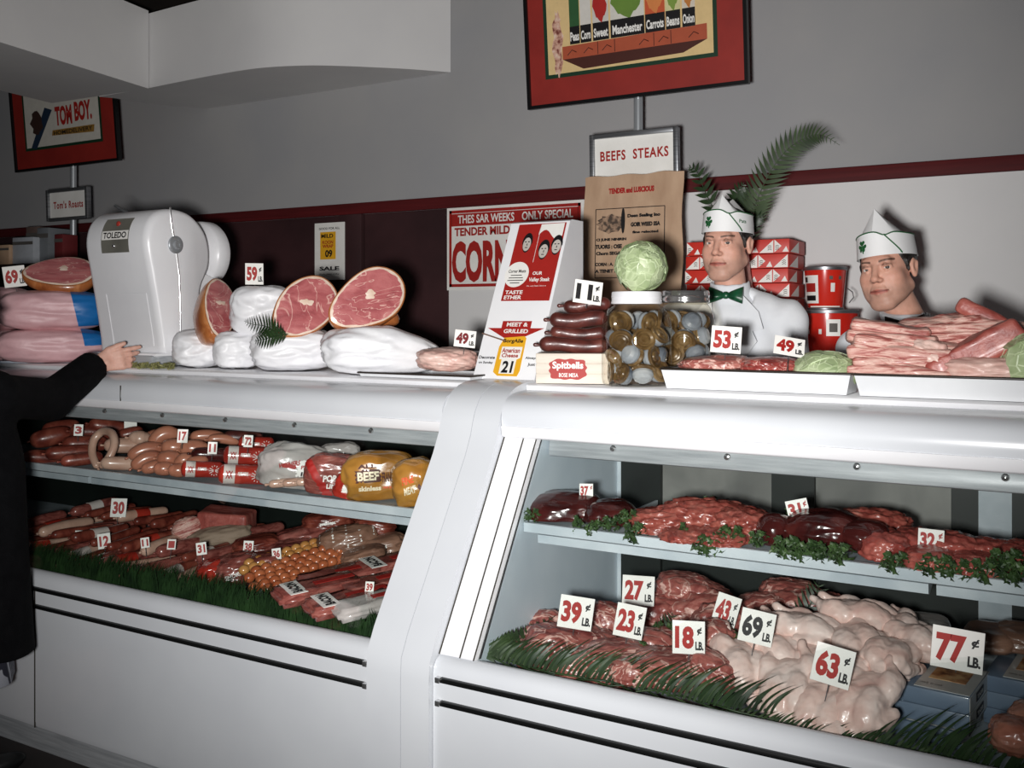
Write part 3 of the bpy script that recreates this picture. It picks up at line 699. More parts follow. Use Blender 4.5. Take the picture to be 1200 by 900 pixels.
# ---------------------------------------------------------------- cut hams
def ham(px, py, Y, wpx, hpx, label, tilt=35, yaw=0, lean=-8, depth=.16, seed=1, knuckle=True, pear=.18, group='cut hams on the counter'):
    k = Sx(px, Y); a = wpx*k/2; b = hpx*k/2; rn_ = rn(seed)
    rt = thing('cut_ham', label, 'ham', P(px, py, Y), (R(lean), 0, face(px)+R(yaw)), group)
    N = 56; ct, st = math.cos(R(tilt)), math.sin(R(tilt))
    def outline(s_):
        out = []
        for i in range(N):
            th = 2*PI*i/N
            u = a*math.cos(th); v = b*math.sin(th)*(1+pear*math.cos(th))*(1+.03*math.sin(3*th+seed))
            out.append(((u*ct-v*st)*s_, (u*st+v*ct)*s_))
        return out
    rings = [(0,1.0),(.004,1.02),(.02,1.045),(.25,1.05),(.5,.98),(.72,.82),(.88,.58),(.97,.3)]
    vs = []; fs = []
    for t, s_ in rings:
        dx = depth*t
        for q, (u, v) in enumerate(outline(s_)):
            nn = noise.noise(Vector((u*14, v*14, t*3+seed)))*.006*(t > .03)
            vs.append((u*(1+nn*6)+t*depth*.18, dx, v*(1+nn*6)-t*b*.22))
    for j in range(len(rings)-1):
        for i in range(N): fs.append((j*N+i, j*N+(i+1)%N, (j+1)*N+(i+1)%N, (j+1)*N+i))
    fs.append(tuple((len(rings)-1)*N+i for i in range(N)))
    m = MB(); m.add(vs, fs)
    if knuckle: pass
    body = m.build('rind', RIND, rt, 180)
    if knuckle:
        m = MB(); m.sphere((a*.62, depth*.62, -b*.62), (a*.36, depth*.3, b*.34), 3, lump(seed, .1)); m.build('knuckle', RIND, rt, 180)
    m = MB(); o1 = outline(1.0); o2 = outline(.93)
    o2 = [(u*(1+.02*math.sin(5*i*.35+seed)), v*(1+.02*math.cos(4*i*.3+seed))) for i, (u, v) in enumerate(o2)]
    m.add([(u,-.001,v) for u, v in o1]+[(u,-.004,v) for u, v in o2], [(i,(i+1)%N,N+(i+1)%N,N+i) for i in range(N)]); m.build('fat_rim', HAMFAT, rt, 180)
    m = MB(); vs = []; fs = []; K = 7
    for j in range(K):
        s_ = 1-j/K
        for i, (u, v) in enumerate(o2): vs.append((u*s_, -.004-.004*(1-s_**2)+.0014*fbm((u*s_*30, v*s_*30, seed), 1.6, 2), v*s_))
    vs.append((0,-.008,0))
    for j in range(K-1):
        for i in range(N): fs.append((j*N+i, j*N+(i+1)%N, (j+1)*N+(i+1)%N, (j+1)*N+i))
    for i in range(N): fs.append(((K-1)*N+i, (K-1)*N+(i+1)%N, K*N))
    m.add(vs, fs); cf = m.build('cut_face', HAMFACE, rt, 180)
    m = MB(); bc = (a*.12*ct-b*.1*st, a*.12*st+b*.1*ct); o3 = []
    for i in range(22):
        th = 2*PI*i/22; r_ = 1+.3*math.sin(2*th+seed)+.16*math.sin(5*th)
        o3.append((bc[0]+a*.15*r_*math.cos(th), bc[1]+b*.15*r_*math.sin(th)))
    m.add([(u,-.0085,v) for u, v in o3]+[(bc[0],-.0115,bc[1])], [(i,(i+1)%22,22) for i in range(22)]); m.build('bone', HAMFAT, cf, 180)
    return rt
ham(357, 360, 2.56, 84, 58, 'cut ham leaning on the white bundles, middle of the three', tilt=38, yaw=16, seed=2, knuckle=False)
ham(430, 351, 2.58, 96, 60, 'largest cut ham, rightmost, with smoked knuckle behind', tilt=30, yaw=14, seed=5)
ham(258, 361, 2.60, 84, 46, 'cut ham turned sideways next to the scale', tilt=52, yaw=52, lean=-26, seed=8, knuckle=False, depth=.13)
hm = ham(70, 318, 2.60, 70, 50, 'cut ham lying face up on the pink paper bundles', tilt=6, yaw=-4, lean=-52, seed=11, knuckle=False, depth=.075)
price_card(298, 321, 2.62, 20, 1.22, '59', 'small white card reading 59 on the upper white bundle', unit='LB', yaw=4)
# ---------------------------------------------------------------- trays
TRAYM = M_('tray_enamel', (218,220,222), .3, stops=[(.3,(208,210,213)),(.7,(224,226,228))], scale=5)
def pan(name, label, xa, xb, y0, y1, h, splay=.012):
    rt = thing(name, label, 'tray', ((xa+xb)/2, (y0+y1)/2, CT))
    w = (xb-xa)/2; d_ = (y1-y0)/2; t = .003
    m = MB()
    def loop(e, z): return [(-w-e,-d_-e,z),(w+e,-d_-e,z),(w+e,d_+e,z),(-w-e,d_+e,z)]
    L = [loop(-splay,0), loop(0,h), loop(-t*1.5,h), loop(-splay-t,t)]
    vs = [v for l in L for v in l]; fs = []
    for j in range(3):
        for i in range(4): fs.append((j*4+i, j*4+(i+1)%4, (j+1)*4+(i+1)%4, (j+1)*4+i))
    fs += [(3,2,1,0),(12,13,14,15)]
    m.add(vs, fs); m.build('pan', TRAYM, rt, 30)
    m = MB(); c = [Vector(v) for v in loop(.001, h)]
    for i in range(4): m.tube([c[i], c[(i+1)%4]], .003, 8)
    m.build('rim', plain('worn_dark_rim', (44,36,30), .4), rt, 180)
    return rt
xt0 = PX(425, 2.50); xt1 = PX(556, 2.50)
pan('meat_tray', 'thin flat tray under the 49 cent pink cut', xt0, xt1, 2.478, 2.72, .012, .006)
pan('meat_tray', 'white pan in front of the butcher in green bow tie', PX(775, 2.475), PX(999, 2.475)-.004, 2.472, 2.615, .052)
pan('meat_tray', 'white pan piled with streaky pork at right', PX(999, 2.472)+.004, PX(1290, 2.472), 2.469, 2.84, .052)
def slab(name, label, cat, px, py, Y, wpx, hpx, depth, mat, seed, roll=0, yaw=0, lean=0, r=.012, amp=.010, sc=9, sub=22, group=None, child=None):
    k = Sx(px, Y); w = wpx*k; h = hpx*k
    b = bmesh.new(); bmesh.ops.create_cube(b, size=1)
    for v in b.verts: v.co = Vector((v.co.x*w, v.co.y*depth, v.co.z*h))
    bmesh.ops.bevel(b, geom=list(b.edges), offset=min(r, h*.42, depth*.42), segments=3, profile=.5, affect='EDGES')
    bmesh.ops.subdivide_edges(b, edges=[e for e in b.edges if e.calc_length() > .02], cuts=6, use_grid_fill=True)
    o_ = Vector((seed*1.7, seed*.9, seed*2.3))
    b.normal_update()
    for v in b.verts:
        q = v.co*sc+o_
        v.co += v.normal*amp*noise.fractal(q, 1, 2, 3, noise_basis='PERLIN_ORIGINAL')+Vector((0,0,1))*amp*1.2*noise.noise(q*.45)
    m = MB(); m.bm(b); o = m.build(name, mat, None, 180, P(px, py, Y), (R(lean), R(roll), face(px)+R(yaw)))
    tag(o, label, cat, group); return o
def chunk(name, label, cat, px, py, Y, wpx, hpx, depth, mat, seed, roll=0, yaw=0, lean=0, amp=.2, sc=1.4, fine=.06, p=2.4, sub=5, group=None):
    k = Sx(px, Y); m = MB(); m.sphere((0,0,0), (wpx*k/2, depth/2, hpx*k/2), sub, lump(seed, amp, sc, fine, p))
    o = m.build(name, mat, None, 180, P(px, py, Y), (R(lean), R(roll), face(px)+R(yaw))); tag(o, label, cat, group); return o
chunk('pork_cut', 'pale pink pork cut on the thin tray beside the 49 card', 'meat', 524, 421, 2.59, 68, 27, .16, PORKFAT, 4, roll=2, p=3, amp=.12)
price_card(545, 397, 2.58, 25, .82, '49', 'small white card reading 49 beside the white display board', roll=6, unit='LB', numink=plain('maroon_ink', (120,24,30), .5), lean=-16, pin=.03)
chunk('pork_cut', 'flat red and white pork cut under the 53 card', 'meat', 836, 427, 2.57, 78, 20, .16, LAMB, 9, roll=-3, p=3, amp=.14)
chunk('beef_cut', 'lean red beef cut beside the left cabbage', 'meat', 902, 428, 2.57, 66, 20, .15, BEEF, 14, p=2.8, amp=.10)
price_card(851, 398, 2.53, 34, .92, '53', 'white card reading 53 before the butcher in green bow tie', roll=4, lean=-14)
price_card(925, 406, 2.53, 34, .72, '49', 'white card reading 49 leaning back beside the cabbage on the pan', roll=10, lean=-34, yaw=8)
# streaky pork pile in the right hand pan
GP = 'slabs of pork piled in the right pan'
for i, (x, y, w, h, yy, ro) in enumerate(((1060,436,112,15,2.585,1),(1064,425,118,13,2.60,3),(1056,415,104,14,2.60,1),(1060,404,108,13,2.615,5),(1048,394,90,13,2.62,3),(1042,384,78,12,2.635,6))):
    slab('pork_belly', ['lowest','second','third','fourth','fifth','topmost'][i]+' thin streaky slab, counting up the left side of the pork pile', 'meat', x, y, yy, w, h, .18, BACON, 3+3*i, roll=ro, yaw=(-6,4,-3,6,-5,3)[i], group=GP, amp=.010, r=.010, sc=13)
chunk('pork_belly', 'thick marbled slab on top behind the left layers', 'meat', 1112, 396, 2.68, 112, 50, .16, BACON, 12, roll=-4, group=GP, p=3, amp=.12, fine=.09)
slab('pork_belly', 'long lean slab lying slantwise across the pork pile', 'meat', 1143, 412, 2.57, 104, 34, .10, PORKLEAN, 15, roll=-30, group=GP, amp=.010, r=.016)
slab('pork_belly', 'reddish slab jutting up at the back right of the pork pile', 'meat', 1162, 374, 2.70, 72, 16, .12, PORKLEAN, 18, roll=28, group=GP, amp=.006)
chunk('pork_belly', 'pale fat slab at the bottom right of the pork pile', 'meat', 1166, 434, 2.57, 100, 30, .15, PORKFAT, 21, group=GP, p=3.2, amp=.08)
chunk('pork_belly', 'folded fat piece in the middle of the pork pile', 'meat', 1092, 416, 2.555, 44, 30, .08, PORKFAT, 24, roll=20, group=GP, p=2.6)
chunk('pork_belly', 'pork pieces filling the right end of the pork pile', 'meat', 1220, 410, 2.66, 70, 60, .16, BACON, 27, group=GP, p=3)
# ---------------------------------------------------------------- cabbages
def leaf_patch(R0, seed, ax, size, lift=.03):
    """a curved overlapping cabbage leaf on a ball of radius R0"""
    n = 14; m = MB(); vs = []; fs = []; rr = rn(seed); ph = rr.random()*9
    M = ax.to_track_quat('Z','Y').to_matrix().to_4x4() @ Matrix.Rotation(rr.random()*6.28, 4, 'Z')
    for i in range(n+1):
        for j in range(28):
            th = size*i/n*(1+.13*math.sin(3*2*PI*j/28+ph)+.05*math.sin(7*2*PI*j/28+ph)); a = 2*PI*j/28
            r = R0*(1.012+lift*(i/n)**2.2+.012*math.sin(9*a+ph)*(i/n)**2-.010*math.exp(-(math.sin(a*1.0)*th*6)**2)*(1 if math.cos(a) > -.2 else 0))
            vs.append((r*math.sin(th)*math.cos(a), r*math.sin(th)*math.sin(a), r*math.cos(th)))
    for i in range(n):
        for j in range(28): fs.append((i*28+j, i*28+(j+1)%28, (i+1)*28+(j+1)%28, (i+1)*28+j))
    m.add(vs, fs, M)
    return m
def rib_mb(R0, M, size):
    m = MB()
    m.tube([(R0*1.02*math.sin(t), 0, R0*1.02*math.cos(t)) for t in [size*k/8 for k in range(-7, 8)]], [R0*.012+R0*.022*max(0,(k+7)/14) for k in range(-7,8)], 6, M)
    for s_ in (-1,1):
        for q in range(-2, 3):
            t0 = size*q*.28
            m.tube([(R0*1.018*math.sin(t0-.16*k)*math.cos(.17*k), s_*R0*1.018*math.sin(.17*k), R0*1.018*math.cos(t0-.16*k)*math.cos(.17*k)) for k in range(0, 5)], [R0*.014*(1-k*.17) for k in range(5)], 5, M)
    return m
def cabbage(label, c, r, seed, squash=1.0, core=None, col=None):
    rt = thing('cabbage', label, 'cabbage', c, (0,0,seed), 'cabbages on the counter'); rr = rn(seed)
    rt.scale = (1,1,squash)
    m = MB(); m.sphere((0,0,0), r*.985, 4, lump(seed, .05, 1.5, .02, 2)); m.build('head', CABB, rt, 180)
    for k in range(13):
        z = rr.uniform(-.75,.95); a = k*2.399+rr.random()*.5
        ax = Vector((math.sqrt(1-z*z)*math.cos(a), math.sqrt(1-z*z)*math.sin(a), z))
        sz = rr.uniform(.55,.85); m = leaf_patch(r*(1+.003*k), seed*31+k, ax, sz, .075)
        lf = m.build('leaf', CABB, rt, 180)
        M = ax.to_track_quat('Z','Y').to_matrix().to_4x4() @ Matrix.Rotation(rr.random()*6.28, 4, 'Z')
        rib_mb(r*(1+.003*k)*.997, M, sz*.9).build('rib', CABV, lf, 180)
    m = MB(); 
    if core is not None:
        m.lathe([(r*.28,-r*.02),(r*.26,r*.08),(r*.05,r*.09)], 16, Matrix.Translation(core*r*.97) @ core.to_track_quat('Z','Y').to_matrix().to_4x4()); m.build('cut_stalk', plain('stalk_cut', (214,196,180), .5), rt, 60)
    return rt
# ---------------------------------------------------------------- jars
JARG = glassy('jar_glass', (.97,.955,.91), .055)
PICKB = M_('pickled_brown', (96,74,46), .3, stops=[(.25,(46,34,22)),(.5,(98,76,46)),(.75,(150,126,88))], scale=16, dist=1, coat=.6)
PICKW = M_('pickled_pale', (150,158,168), .25, stops=[(.3,(70,80,94)),(.55,(150,158,168)),(.8,(216,218,218))], scale=8, coat=.6)
protoP = None
def jar(label, px, Y, rpx, lidpx, topy, lidmat, seed, lidname, npieces):
    global protoP
    k = Sx(px, Y); r = rpx*k; lr = lidpx*k; b0 = base(px, Y); h = P(px, topy, Y).z-CT
    rt = thing('glass_jar', label, 'jar', b0, (0,0,0), 'jars of pickled pieces')
    lh = .028; hb = h-lh
    prof = [(.001,.003),(r*.86,.0),(r*.97,.006),(r,.02),(r,hb*.70),(r*.985,hb*.76),(r*.93,hb*.84),(r*.84,hb*.91),(lr*.93,hb*.955),(lr*.92,hb)]
    m = MB(); m.lathe(prof, 48, cap=False); m.build('glass', JARG, rt, 180)
    lp = [(.001,hb-.006),(lr,hb-.006),(lr*1.02,hb-.003),(lr*1.0,hb+.004),(lr*1.0,hb+.012),(lr*1.015,hb+.014),(lr*1.0,hb+.017),(lr,hb+lh-.004),(lr*.97,hb+lh),(.001,hb+lh)]
    m = MB(); m.lathe(lp, 48, cap=False); m.build(lidname, lidmat, rt, 40)
    m = MB(); m.lathe([(lr*.9,hb-.012),(lr*.95,hb-.009),(lr*.95,hb-.006)], 40, cap=False); m.build('neck_ring', JARG, rt, 60)
    if protoP is None:
        m = MB(); N = 24
        prf = [(0,-.017),(.014,-.016),(.021,-.011),(.024,-.003),(.0225,.003),(.0225,.005),(.026,.008),(.0255,.012),(.020,.0125),(.0165,.009),(.0135,.010),(.012,.013),(.008,.0145),(0,.0135)]
        for i in range(len(prf)-1):
            (r0,z0),(r1,z1) = prf[i], prf[i+1]
            b_ = MB(); b_.lathe([(max(r0,.0003),z0),(max(r1,.0003),z1)], N, cap=False); m.add(b_.v, b_.f, mi=0 if i < 4 else 1)
        m.v = [(v[0]*(1+.1*math.sin(v[2]*90)), v[1]*.92, v[2]) for v in m.v]
        protoP = m.build('pickled_piece', [PICKW, PICKB], None, 60); tag(protoP, 'x', 'pickled meat')
        first = True
    else: first = False
    rr = rn(seed); pts = []
    rp = .031
    z = .036; lay = 0
    while z < hb*.93-.018:
        rad = r-rp-.004 if z < hb*.74 else r*.90-rp-.008
        for ring, cnt in ((rad, max(3, int(2*PI*rad/(rp*1.72)))), (rad-rp*1.55, max(1, int(2*PI*max(rad-rp*1.55,.001)/(rp*2.0))))):
            if ring < .004: continue
            for q in range(cnt):
                a = 2*PI*(q+.5*(lay % 2))/cnt+rr.uniform(-.08,.08)
                pts.append((ring*math.cos(a), ring*math.sin(a), z+rr.uniform(-.005,.005), a))
        z += rp*1.55; lay += 1
    for i, (x, y, z_, a) in enumerate(pts):
        o = protoP if (first and i == 0) else dup(protoP)
        o.location = b0+Vector((x, y, z_)); o.scale = (1.28,1.28,1.25)
        # outward faces alternate between the pale cap and the brown ring
        d_ = Vector((math.cos(a)+rr.uniform(-.5,.5), math.sin(a)+rr.uniform(-.5,.5), rr.uniform(-.6,.6)))
        if rr.random() < .5: d_ = -d_
        o.rotation_euler = d_.to_track_quat('Z','Y').to_euler()
        o['label'] = npieces; o['category'] = 'pickled meat'; o['group'] = 'pickled pieces, '+lidname.replace('_',' ')+' jar'
    return rt
LIDW = W_trim
jar('large glass jar with white lid carrying a cabbage', 746, 2.545, 40.5, 29, 342, LIDW, 5, 'white_lid', 'brown pickled piece with pale cap inside the white lidded jar')
jar('glass jar with steel screw lid behind the cabbage jar', 803, 2.725, 34, 27.5, 341, CHROME, 9, 'steel_lid', 'brown pickled piece with pale cap inside the steel lidded jar')
kc = Sx(751, 2.545); zl = P(746, 342, 2.545).z
cabbage('round green cabbage standing on the white lidded jar', Vector((PX(751, 2.545), 2.545, zl+29*kc*.97)), 28*kc, 3)
kc = Sx(968, 2.575)
cabbage('pale cabbage lying in the white pan beside the pork pile', Vector((PX(969, 2.56), 2.56, CT+.006+34*kc*.62)), 34*kc, 7, .62, core=Vector((.55,-.75,-.25)).normalized())
kc = Sx(1212, 2.55)
cabbage('green cabbage at the far right edge of the pork pan', Vector((PX(1216, 2.555), 2.555, CT+.006+34*kc)), 34*kc, 12)
# ---------------------------------------------------------------- box of salami
kb = Sx(670, 2.56); bw = 84*kb; bh = 35*kb
bx = thing('carton', 'cream carton with a red printed badge beside the display board', 'box', base(674, 2.57), (0,0,face(672)-R(6)))
m = MB()
for z in range(3): m.box((0,0,bh*(z+.5)/3), (bw,.16,bh/3-.0012), r=.002)
m.box((0,0,bh/2), (bw-.004,.156,bh-.002)); m.build('side_board', M_('cream_board', (214,204,190), .6, stops=[(.3,(202,192,178)),(.7,(222,213,200))], scale=6, stretch=(1,1,8)), bx)
m = MB(); pts = []
for i in range(60):
    th = 2*PI*i/60; c_, s_ = math.cos(th), math.sin(th); p_ = 4.5
    r_ = (abs(c_)**p_+abs(s_)**p_)**(-1/p_)*(1+.05*math.sin(10*th))
    pts.append((-bw*.06+bw*.25*r_*c_, -.0812, bh*.48+bh*.33*r_*s_))
m.poly(pts); bd = m.build('red_badge', REDINK, bx, 0)
m = MB(); put_text(m, 'Spitbells', -bw*.06, bh*.58, bw*.42, bh*.30, -.0818, .03); m.build('lettering', CARD, bd, 0); m = MB(); put_text(m, 'BOSE MESA', -bw*.05, bh*.29, bw*.26, bh*.13, -.0818, .01); m.build('lettering', CARD, bd, 0)
def salami(px, py, Y, lpx, rpx, label, seed, roll=0, yaw=0):
    k = Sx(px, Y); L = lpx*k/2; r = rpx*k; m = MB()
    m.tube([(-L+r+(2*L-2*r)*t/10, 0, .004*math.sin(t*.5+seed)) for t in range(11)], [r*(1+.04*math.sin(t*1.3+seed)) for t in range(11)], 18)
    rt = m.build('salami', SALAMI, None, 180, P(px, py, Y), (0, R(roll), face(px)+R(yaw))); tag(rt, label, 'salami', 'salamis stacked on the cream carton')
    m = MB(); m.tube([(-L-.0005,0,0),(-L-.012,0,.001)], [.004,.006], 7); m.build('tied_end', SALAMI, rt, 180)
    return rt
salami(672, 404.5, 2.54, 80, 8.6, 'lowest dark salami resting on the cream carton', 1)
salami(678, 391, 2.57, 66, 8, 'dark salami, second from the bottom of the stack', 2, roll=1)
salami(678, 374.5, 2.55, 68, 9, 'dark salami, third from the bottom, widest of the stack', 3, roll=-1)
salami(688, 357.5, 2.58, 56, 8, 'topmost dark salami under the tilted card', 4, roll=-2)
c5 = price_card(689, 342.5, 2.535, 33, .86, '11', 'tilted white card with handwritten marks on top of the salamis', roll=8, lean=-16, yaw=5, numink=BLACKINK, pin=.012)
# ---------------------------------------------------------------- white display board (wedge)
WB = [(2.55,CT),(2.787,1.752),(2.80,1.757),(2.88,1.757),(2.88,CT)]
wx0, wx1 = -1.618, -1.402
board = thing('display_board', 'white wedge shaped display board with a red poster and yellow price tag', 'display board', ((wx0+wx1)/2, 2.7, CT))
Tb = Matrix.Translation((-(wx0+wx1)/2, -2.7, -CT))
m = MB(); m.prism(WB, wx0, wx1); m.v = [tuple(Tb @ Vector(v)) for v in m.v]; m.build('stand', M_('white_display_card', (238,238,240), .5, stops=[(.3,(232,232,235)),(.7,(243,243,244))], scale=5), board, 30)
dv = Vector((0, 2.787-2.55, 1.752-CT)); Lf = dv.length
Mf = Tb @ Matrix.Translation(((wx0+wx1)/2, 2.55, CT)) @ Matrix.Rotation(-math.atan2(dv.y, dv.z), 4, 'X')
BW = wx1-wx0
def onb(m, nm, mat, par=None): return (setattr(m, 'v', [tuple(Mf @ Vector(v)) for v in m.v]), m.build(nm, mat, par or board, 0))[1]
u = BW/75; vz = Lf/182                              # board units: about one photo pixel each
Mf0 = Mf; Mf = Mf @ Matrix.Translation((4*u, 0, 15*vz))
m = MB(); rect(m, 0*u, 119*vz, 60*u, 92*vz, -.001); rp_ = onb(m, 'red_poster', REDINK)
m = MB()
pts = [(3*u,162*vz),(28*u,165*vz)]
up = [(-2+30*t/10, 153+6*math.sin(t*.6)) for t in range(11)]
m.add([(-1*u,-.0014,164*vz)]+[((x-.0)*u,-.0014,(y-2)*vz) for x, y in up]+[(28*u,-.0014,164.4*vz)], [tuple(range(13))])
pts = [(-18*u+15*u*math.cos(2*PI*i/40), -.0014, 104*vz+15*vz*math.sin(2*PI*i/40)) for i in range(40)]; m.poly(pts)
rect(m, -1*u, 140*vz, .5*u, 44*vz, -.0014)
put_text(m, 'OUR', 8*u, 105*vz, 12*u, 4*vz, -.0016, .03); put_text(m, 'Valley Steak', 12*u, 97*vz, 26*u, 6*vz, -.0016, .03); put_text(m, 'the very best there is', 10*u, 90*vz, 24*u, 2*vz, -.0016)
put_text(m, 'TASTE', -16*u, 83*vz, 22*u, 4.5*vz, -.0016, .03); put_text(m, 'ETHER', -16*u, 77*vz, 22*u, 4.5*vz, -.0016, .03)
onb(m, 'white_print', CARD, rp_)
for fx, fz, hw in ((-14, 142, 6.5), (9, 133, 7.0), (24, 138, 7.0)):
    m = MB(); m.poly([(fx*u+hw*u*math.cos(2*PI*i/24)*(.85 if math.sin(2*PI*i/24) < 0 else 1), -.0018, fz*vz+12*vz*math.sin(2*PI*i/24)) for i in range(24)]); pt = onb(m, 'portrait', BLACKINK, rp_)
    m = MB(); m.poly([(fx*u+(hw-1.6)*u*math.cos(2*PI*i/24), -.0021, (fz-2)*vz+8.2*vz*math.sin(2*PI*i/24)) for i in range(24)]); fc = onb(m, 'portrait_face', plain('portrait_grey', (196,188,180), .6), rp_)
    m = MB()
    rect(m, (fx-2)*u, (fz+1)*vz, 2.2*u, 1.2*vz, -.0023); rect(m, (fx+2)*u, (fz+1)*vz, 2.2*u, 1.2*vz, -.0023); rect(m, fx*u, (fz-6)*vz, 3.4*u, 1*vz, -.0023); rect(m, (fx+.4)*u, (fz-2.4)*vz, 1.0*u, 2.6*vz, -.0023)
    onb(m, 'portrait_lines', BLACKINK, rp_)
m = MB(); put_text(m, 'Corner Meats', -18*u, 108*vz, 22*u, 4*vz, -.0017, .02)
for i, w_ in enumerate((14, 18, 20, 12)): rect(m, -18*u, (103-i*3)*vz, w_*u, .9*vz, -.0017)
onb(m, 'grey_print', BLACKINK, rp_)
Mf = Mf0
m = MB(); m.poly([(-17*u,-.001,65*vz),(19*u,-.001,65*vz),(19*u,-.001,57*vz),(36*u,-.001,57*vz),(9*u,-.001,45*vz),(-9*u,-.001,45*vz),(-34*u,-.001,57*vz),(-17*u,-.001,57*vz)]); ar = onb(m, 'red_arrow', REDINK)
m = MB(); put_text(m, 'MEET &', 2*u, 61*vz, 26*u, 4.6*vz, -.0014, .03); onb(m, 'lettering', CARD, ar); m = MB(); put_text(m, 'GRILLED', 2*u, 53.5*vz, 30*u, 4.6*vz, -.0014, .03); onb(m, 'lettering', CARD, ar)
m = MB(); m.poly([(-14*u,-.0015,8*vz),(-8*u,-.0015,4*vz),(16*u,-.0015,4*vz),(18*u,-.0015,10*vz),(17*u,-.0015,46*vz),(14*u,-.0015,48*vz),(-10*u,-.0015,46*vz),(-14*u,-.0015,36*vz)]); yt = onb(m, 'yellow_tag', YELL)
m = MB(); m.poly([(-7*u,-.0019,6.5*vz),(11*u,-.0019,6.5*vz),(11*u,-.0019,22*vz),(15*u,-.0019,24*vz),(15*u,-.0019,36*vz),(-10*u,-.0019,36*vz),(-10*u,-.0019,22*vz),(-7*u,-.0019,22*vz)]); onb(m, 'white_panel', CARD, yt)
m = MB(); put_text(m, '21', 2*u, 14*vz, 13*u, 13*vz, -.0022, .04); put_text(m, 'BorgAlle', 2*u, 42*vz, 24*u, 5.5*vz, -.0022, .03); onb(m, 'black_lettering', BLACKINK, yt)
m = MB(); put_text(m, 'American', 2*u, 32*vz, 22*u, 5.5*vz, -.0022, .03); put_text(m, 'Cheese', 2*u, 26.5*vz, 20*u, 4.5*vz, -.0022, .03); onb(m, 'red_lettering', REDINK, yt)
m = MB(); put_text(m, 'Decorate', -26*u, 24*vz, 20*u, 3.4*vz, -.001, .03); put_text(m, 'on Sunday', -26*u, 18*vz, 18*u, 3.4*vz, -.001, .03); put_text(m, 'Always', 28*u, 24*vz, 14*u, 3.4*vz, -.001, .03); put_text(m, 'Just', 30*u, 17*vz, 9*u, 4*vz, -.001, .03); onb(m, 'small_print', BLACKINK)
m = MB(); m.tube([(-38*u,-.006,50*vz),(-8*u,-.006,42*vz)], .0022, 8); onb(m, 'wooden_pick', plain('pick_wood', (120,92,76), .6))
# ================================================================ things behind the counter
LAM = M_('white_laminate', (206,206,206), .5, stops=[(.3,(198,198,199)),(.7,(211,211,211))], scale=4)
cx0 = PX(545, 3.45)
bc = thing('back_cabinet', 'low white cabinet against the wall behind the two butchers', 'cabinet', ((cx0+1.2)/2, 3.66, 0))
m = MB(); m.box((0,0,.635), (1.2-cx0, .44, 1.27)); m.build('carcass', LAM, bc)
m = MB(); m.box((0,-.005,1.285), (1.2-cx0+.02, .46, .03), r=.006); m.build('top', W_trim, bc)
for k in range(4):
    w_ = (1.2-cx0)/4; m = MB(); m.box((-(1.2-cx0)/2+w_*(k+.5), -.228, .66), (w_-.02, .016, 1.1), r=.004); d_ = m.build('door', LAM, bc)
    m = MB(); m.tube([(-(1.2-cx0)/2+w_*(k+.85), -.25, .85),(-(1.2-cx0)/2+w_*(k+.85), -.25, .97)], .006, 8); m.build('handle', CHROME, d_)
FRB = plain('black_frame_paint', (16,16,17), .35)
MATR = M_('red_mat_board', (142,34,26), .65, stops=[(.3,(132,30,23)),(.7,(150,38,29))], scale=6)
DKG = plain('dark_green_line', (18,54,34), .6)
DKRED = plain('deep_brown_print', (74,34,26), .6)  # dark brown ink of printed lines, lettering and the drawn shelf underside
def framed(name, label, xl, xr, Y, zb, hh, tilt, inner):
    """inner: left,right,bottom margins of the picture opening"""
    w = xr-xl; rt = thing(name, label, 'picture', ((xl+xr)/2, Y, zb), (R(tilt),0,0), 'framed posters over the wall')
    m = MB(); t = .014
    for c, s_ in (((-w/2+t/2,0,hh/2),(t,.026,hh)),((w/2-t/2,0,hh/2),(t,.026,hh)),((0,0,t/2),(w-2*t,.026,t)),((0,0,hh-t/2),(w-2*t,.026,t))): m.box(c, s_)
    m.build('frame', FRB, rt)
    m = MB(); m.box((0,.004,hh/2), (w-2*t,.008,hh-2*t)); m.build('mat_board', MATR, rt)
    l, r, b = inner
    x0, x1, z0, z1 = -w/2+l, w/2-r, b, hh-b
    m = MB(); rect(m, (x0+x1)/2, (z0+z1)/2, x1-x0, z1-z0, -.0015); m.build('inner_line', DKG, rt, 0)
    e = .016
    m = MB(); rect(m, (x0+x1)/2, (z0+z1)/2, x1-x0-2*e, z1-z0-2*e, -.0025); pr = m.build('print', plain('cream_poster', (226,196,140), .6) if 'cans' in label else plain('pale_poster', (206,202,192), .6), rt, 0)
    return rt, pr
big, pr = framed('framed_poster', 'red matted black framed picture of cans on a brick shelf', -1.993, -1.061, 3.58, 2.308, .78, 5, (.085,.115,.115))
def U(px): return (px-622)/254*.932-.466
def V(px, py): return (130-.13*(px-622)-py)*.00340
m = MB(); m.add([(U(668),-.004,.185),(U(834),-.004,.185),(U(834),-.004,.243),(U(668),-.004,.236)], [(0,1,2,3)]); m.build('brick_shelf', TERRA, pr, 0)
m = MB(); m.add([(U(668),-.004,.185),(U(693),-.004,.138),(U(808),-.004,.146),(U(834),-.004,.185)], [(0,1,2,3)]); m.build('shelf_underside', DKRED, pr, 0)
m = MB()
for xx in (711, 731, 776, 795): rect(m, U(xx), .212, .003, .05, -.005)
for xx in (680, 700, 722, 765, 787, 820): m.tube([(U(xx)-.02,-.005,.2),(U(xx),-.005,.218),(U(xx)+.018,-.005,.208)], .0018, 5)
m.build('brick_lines', DKRED, pr, 0)
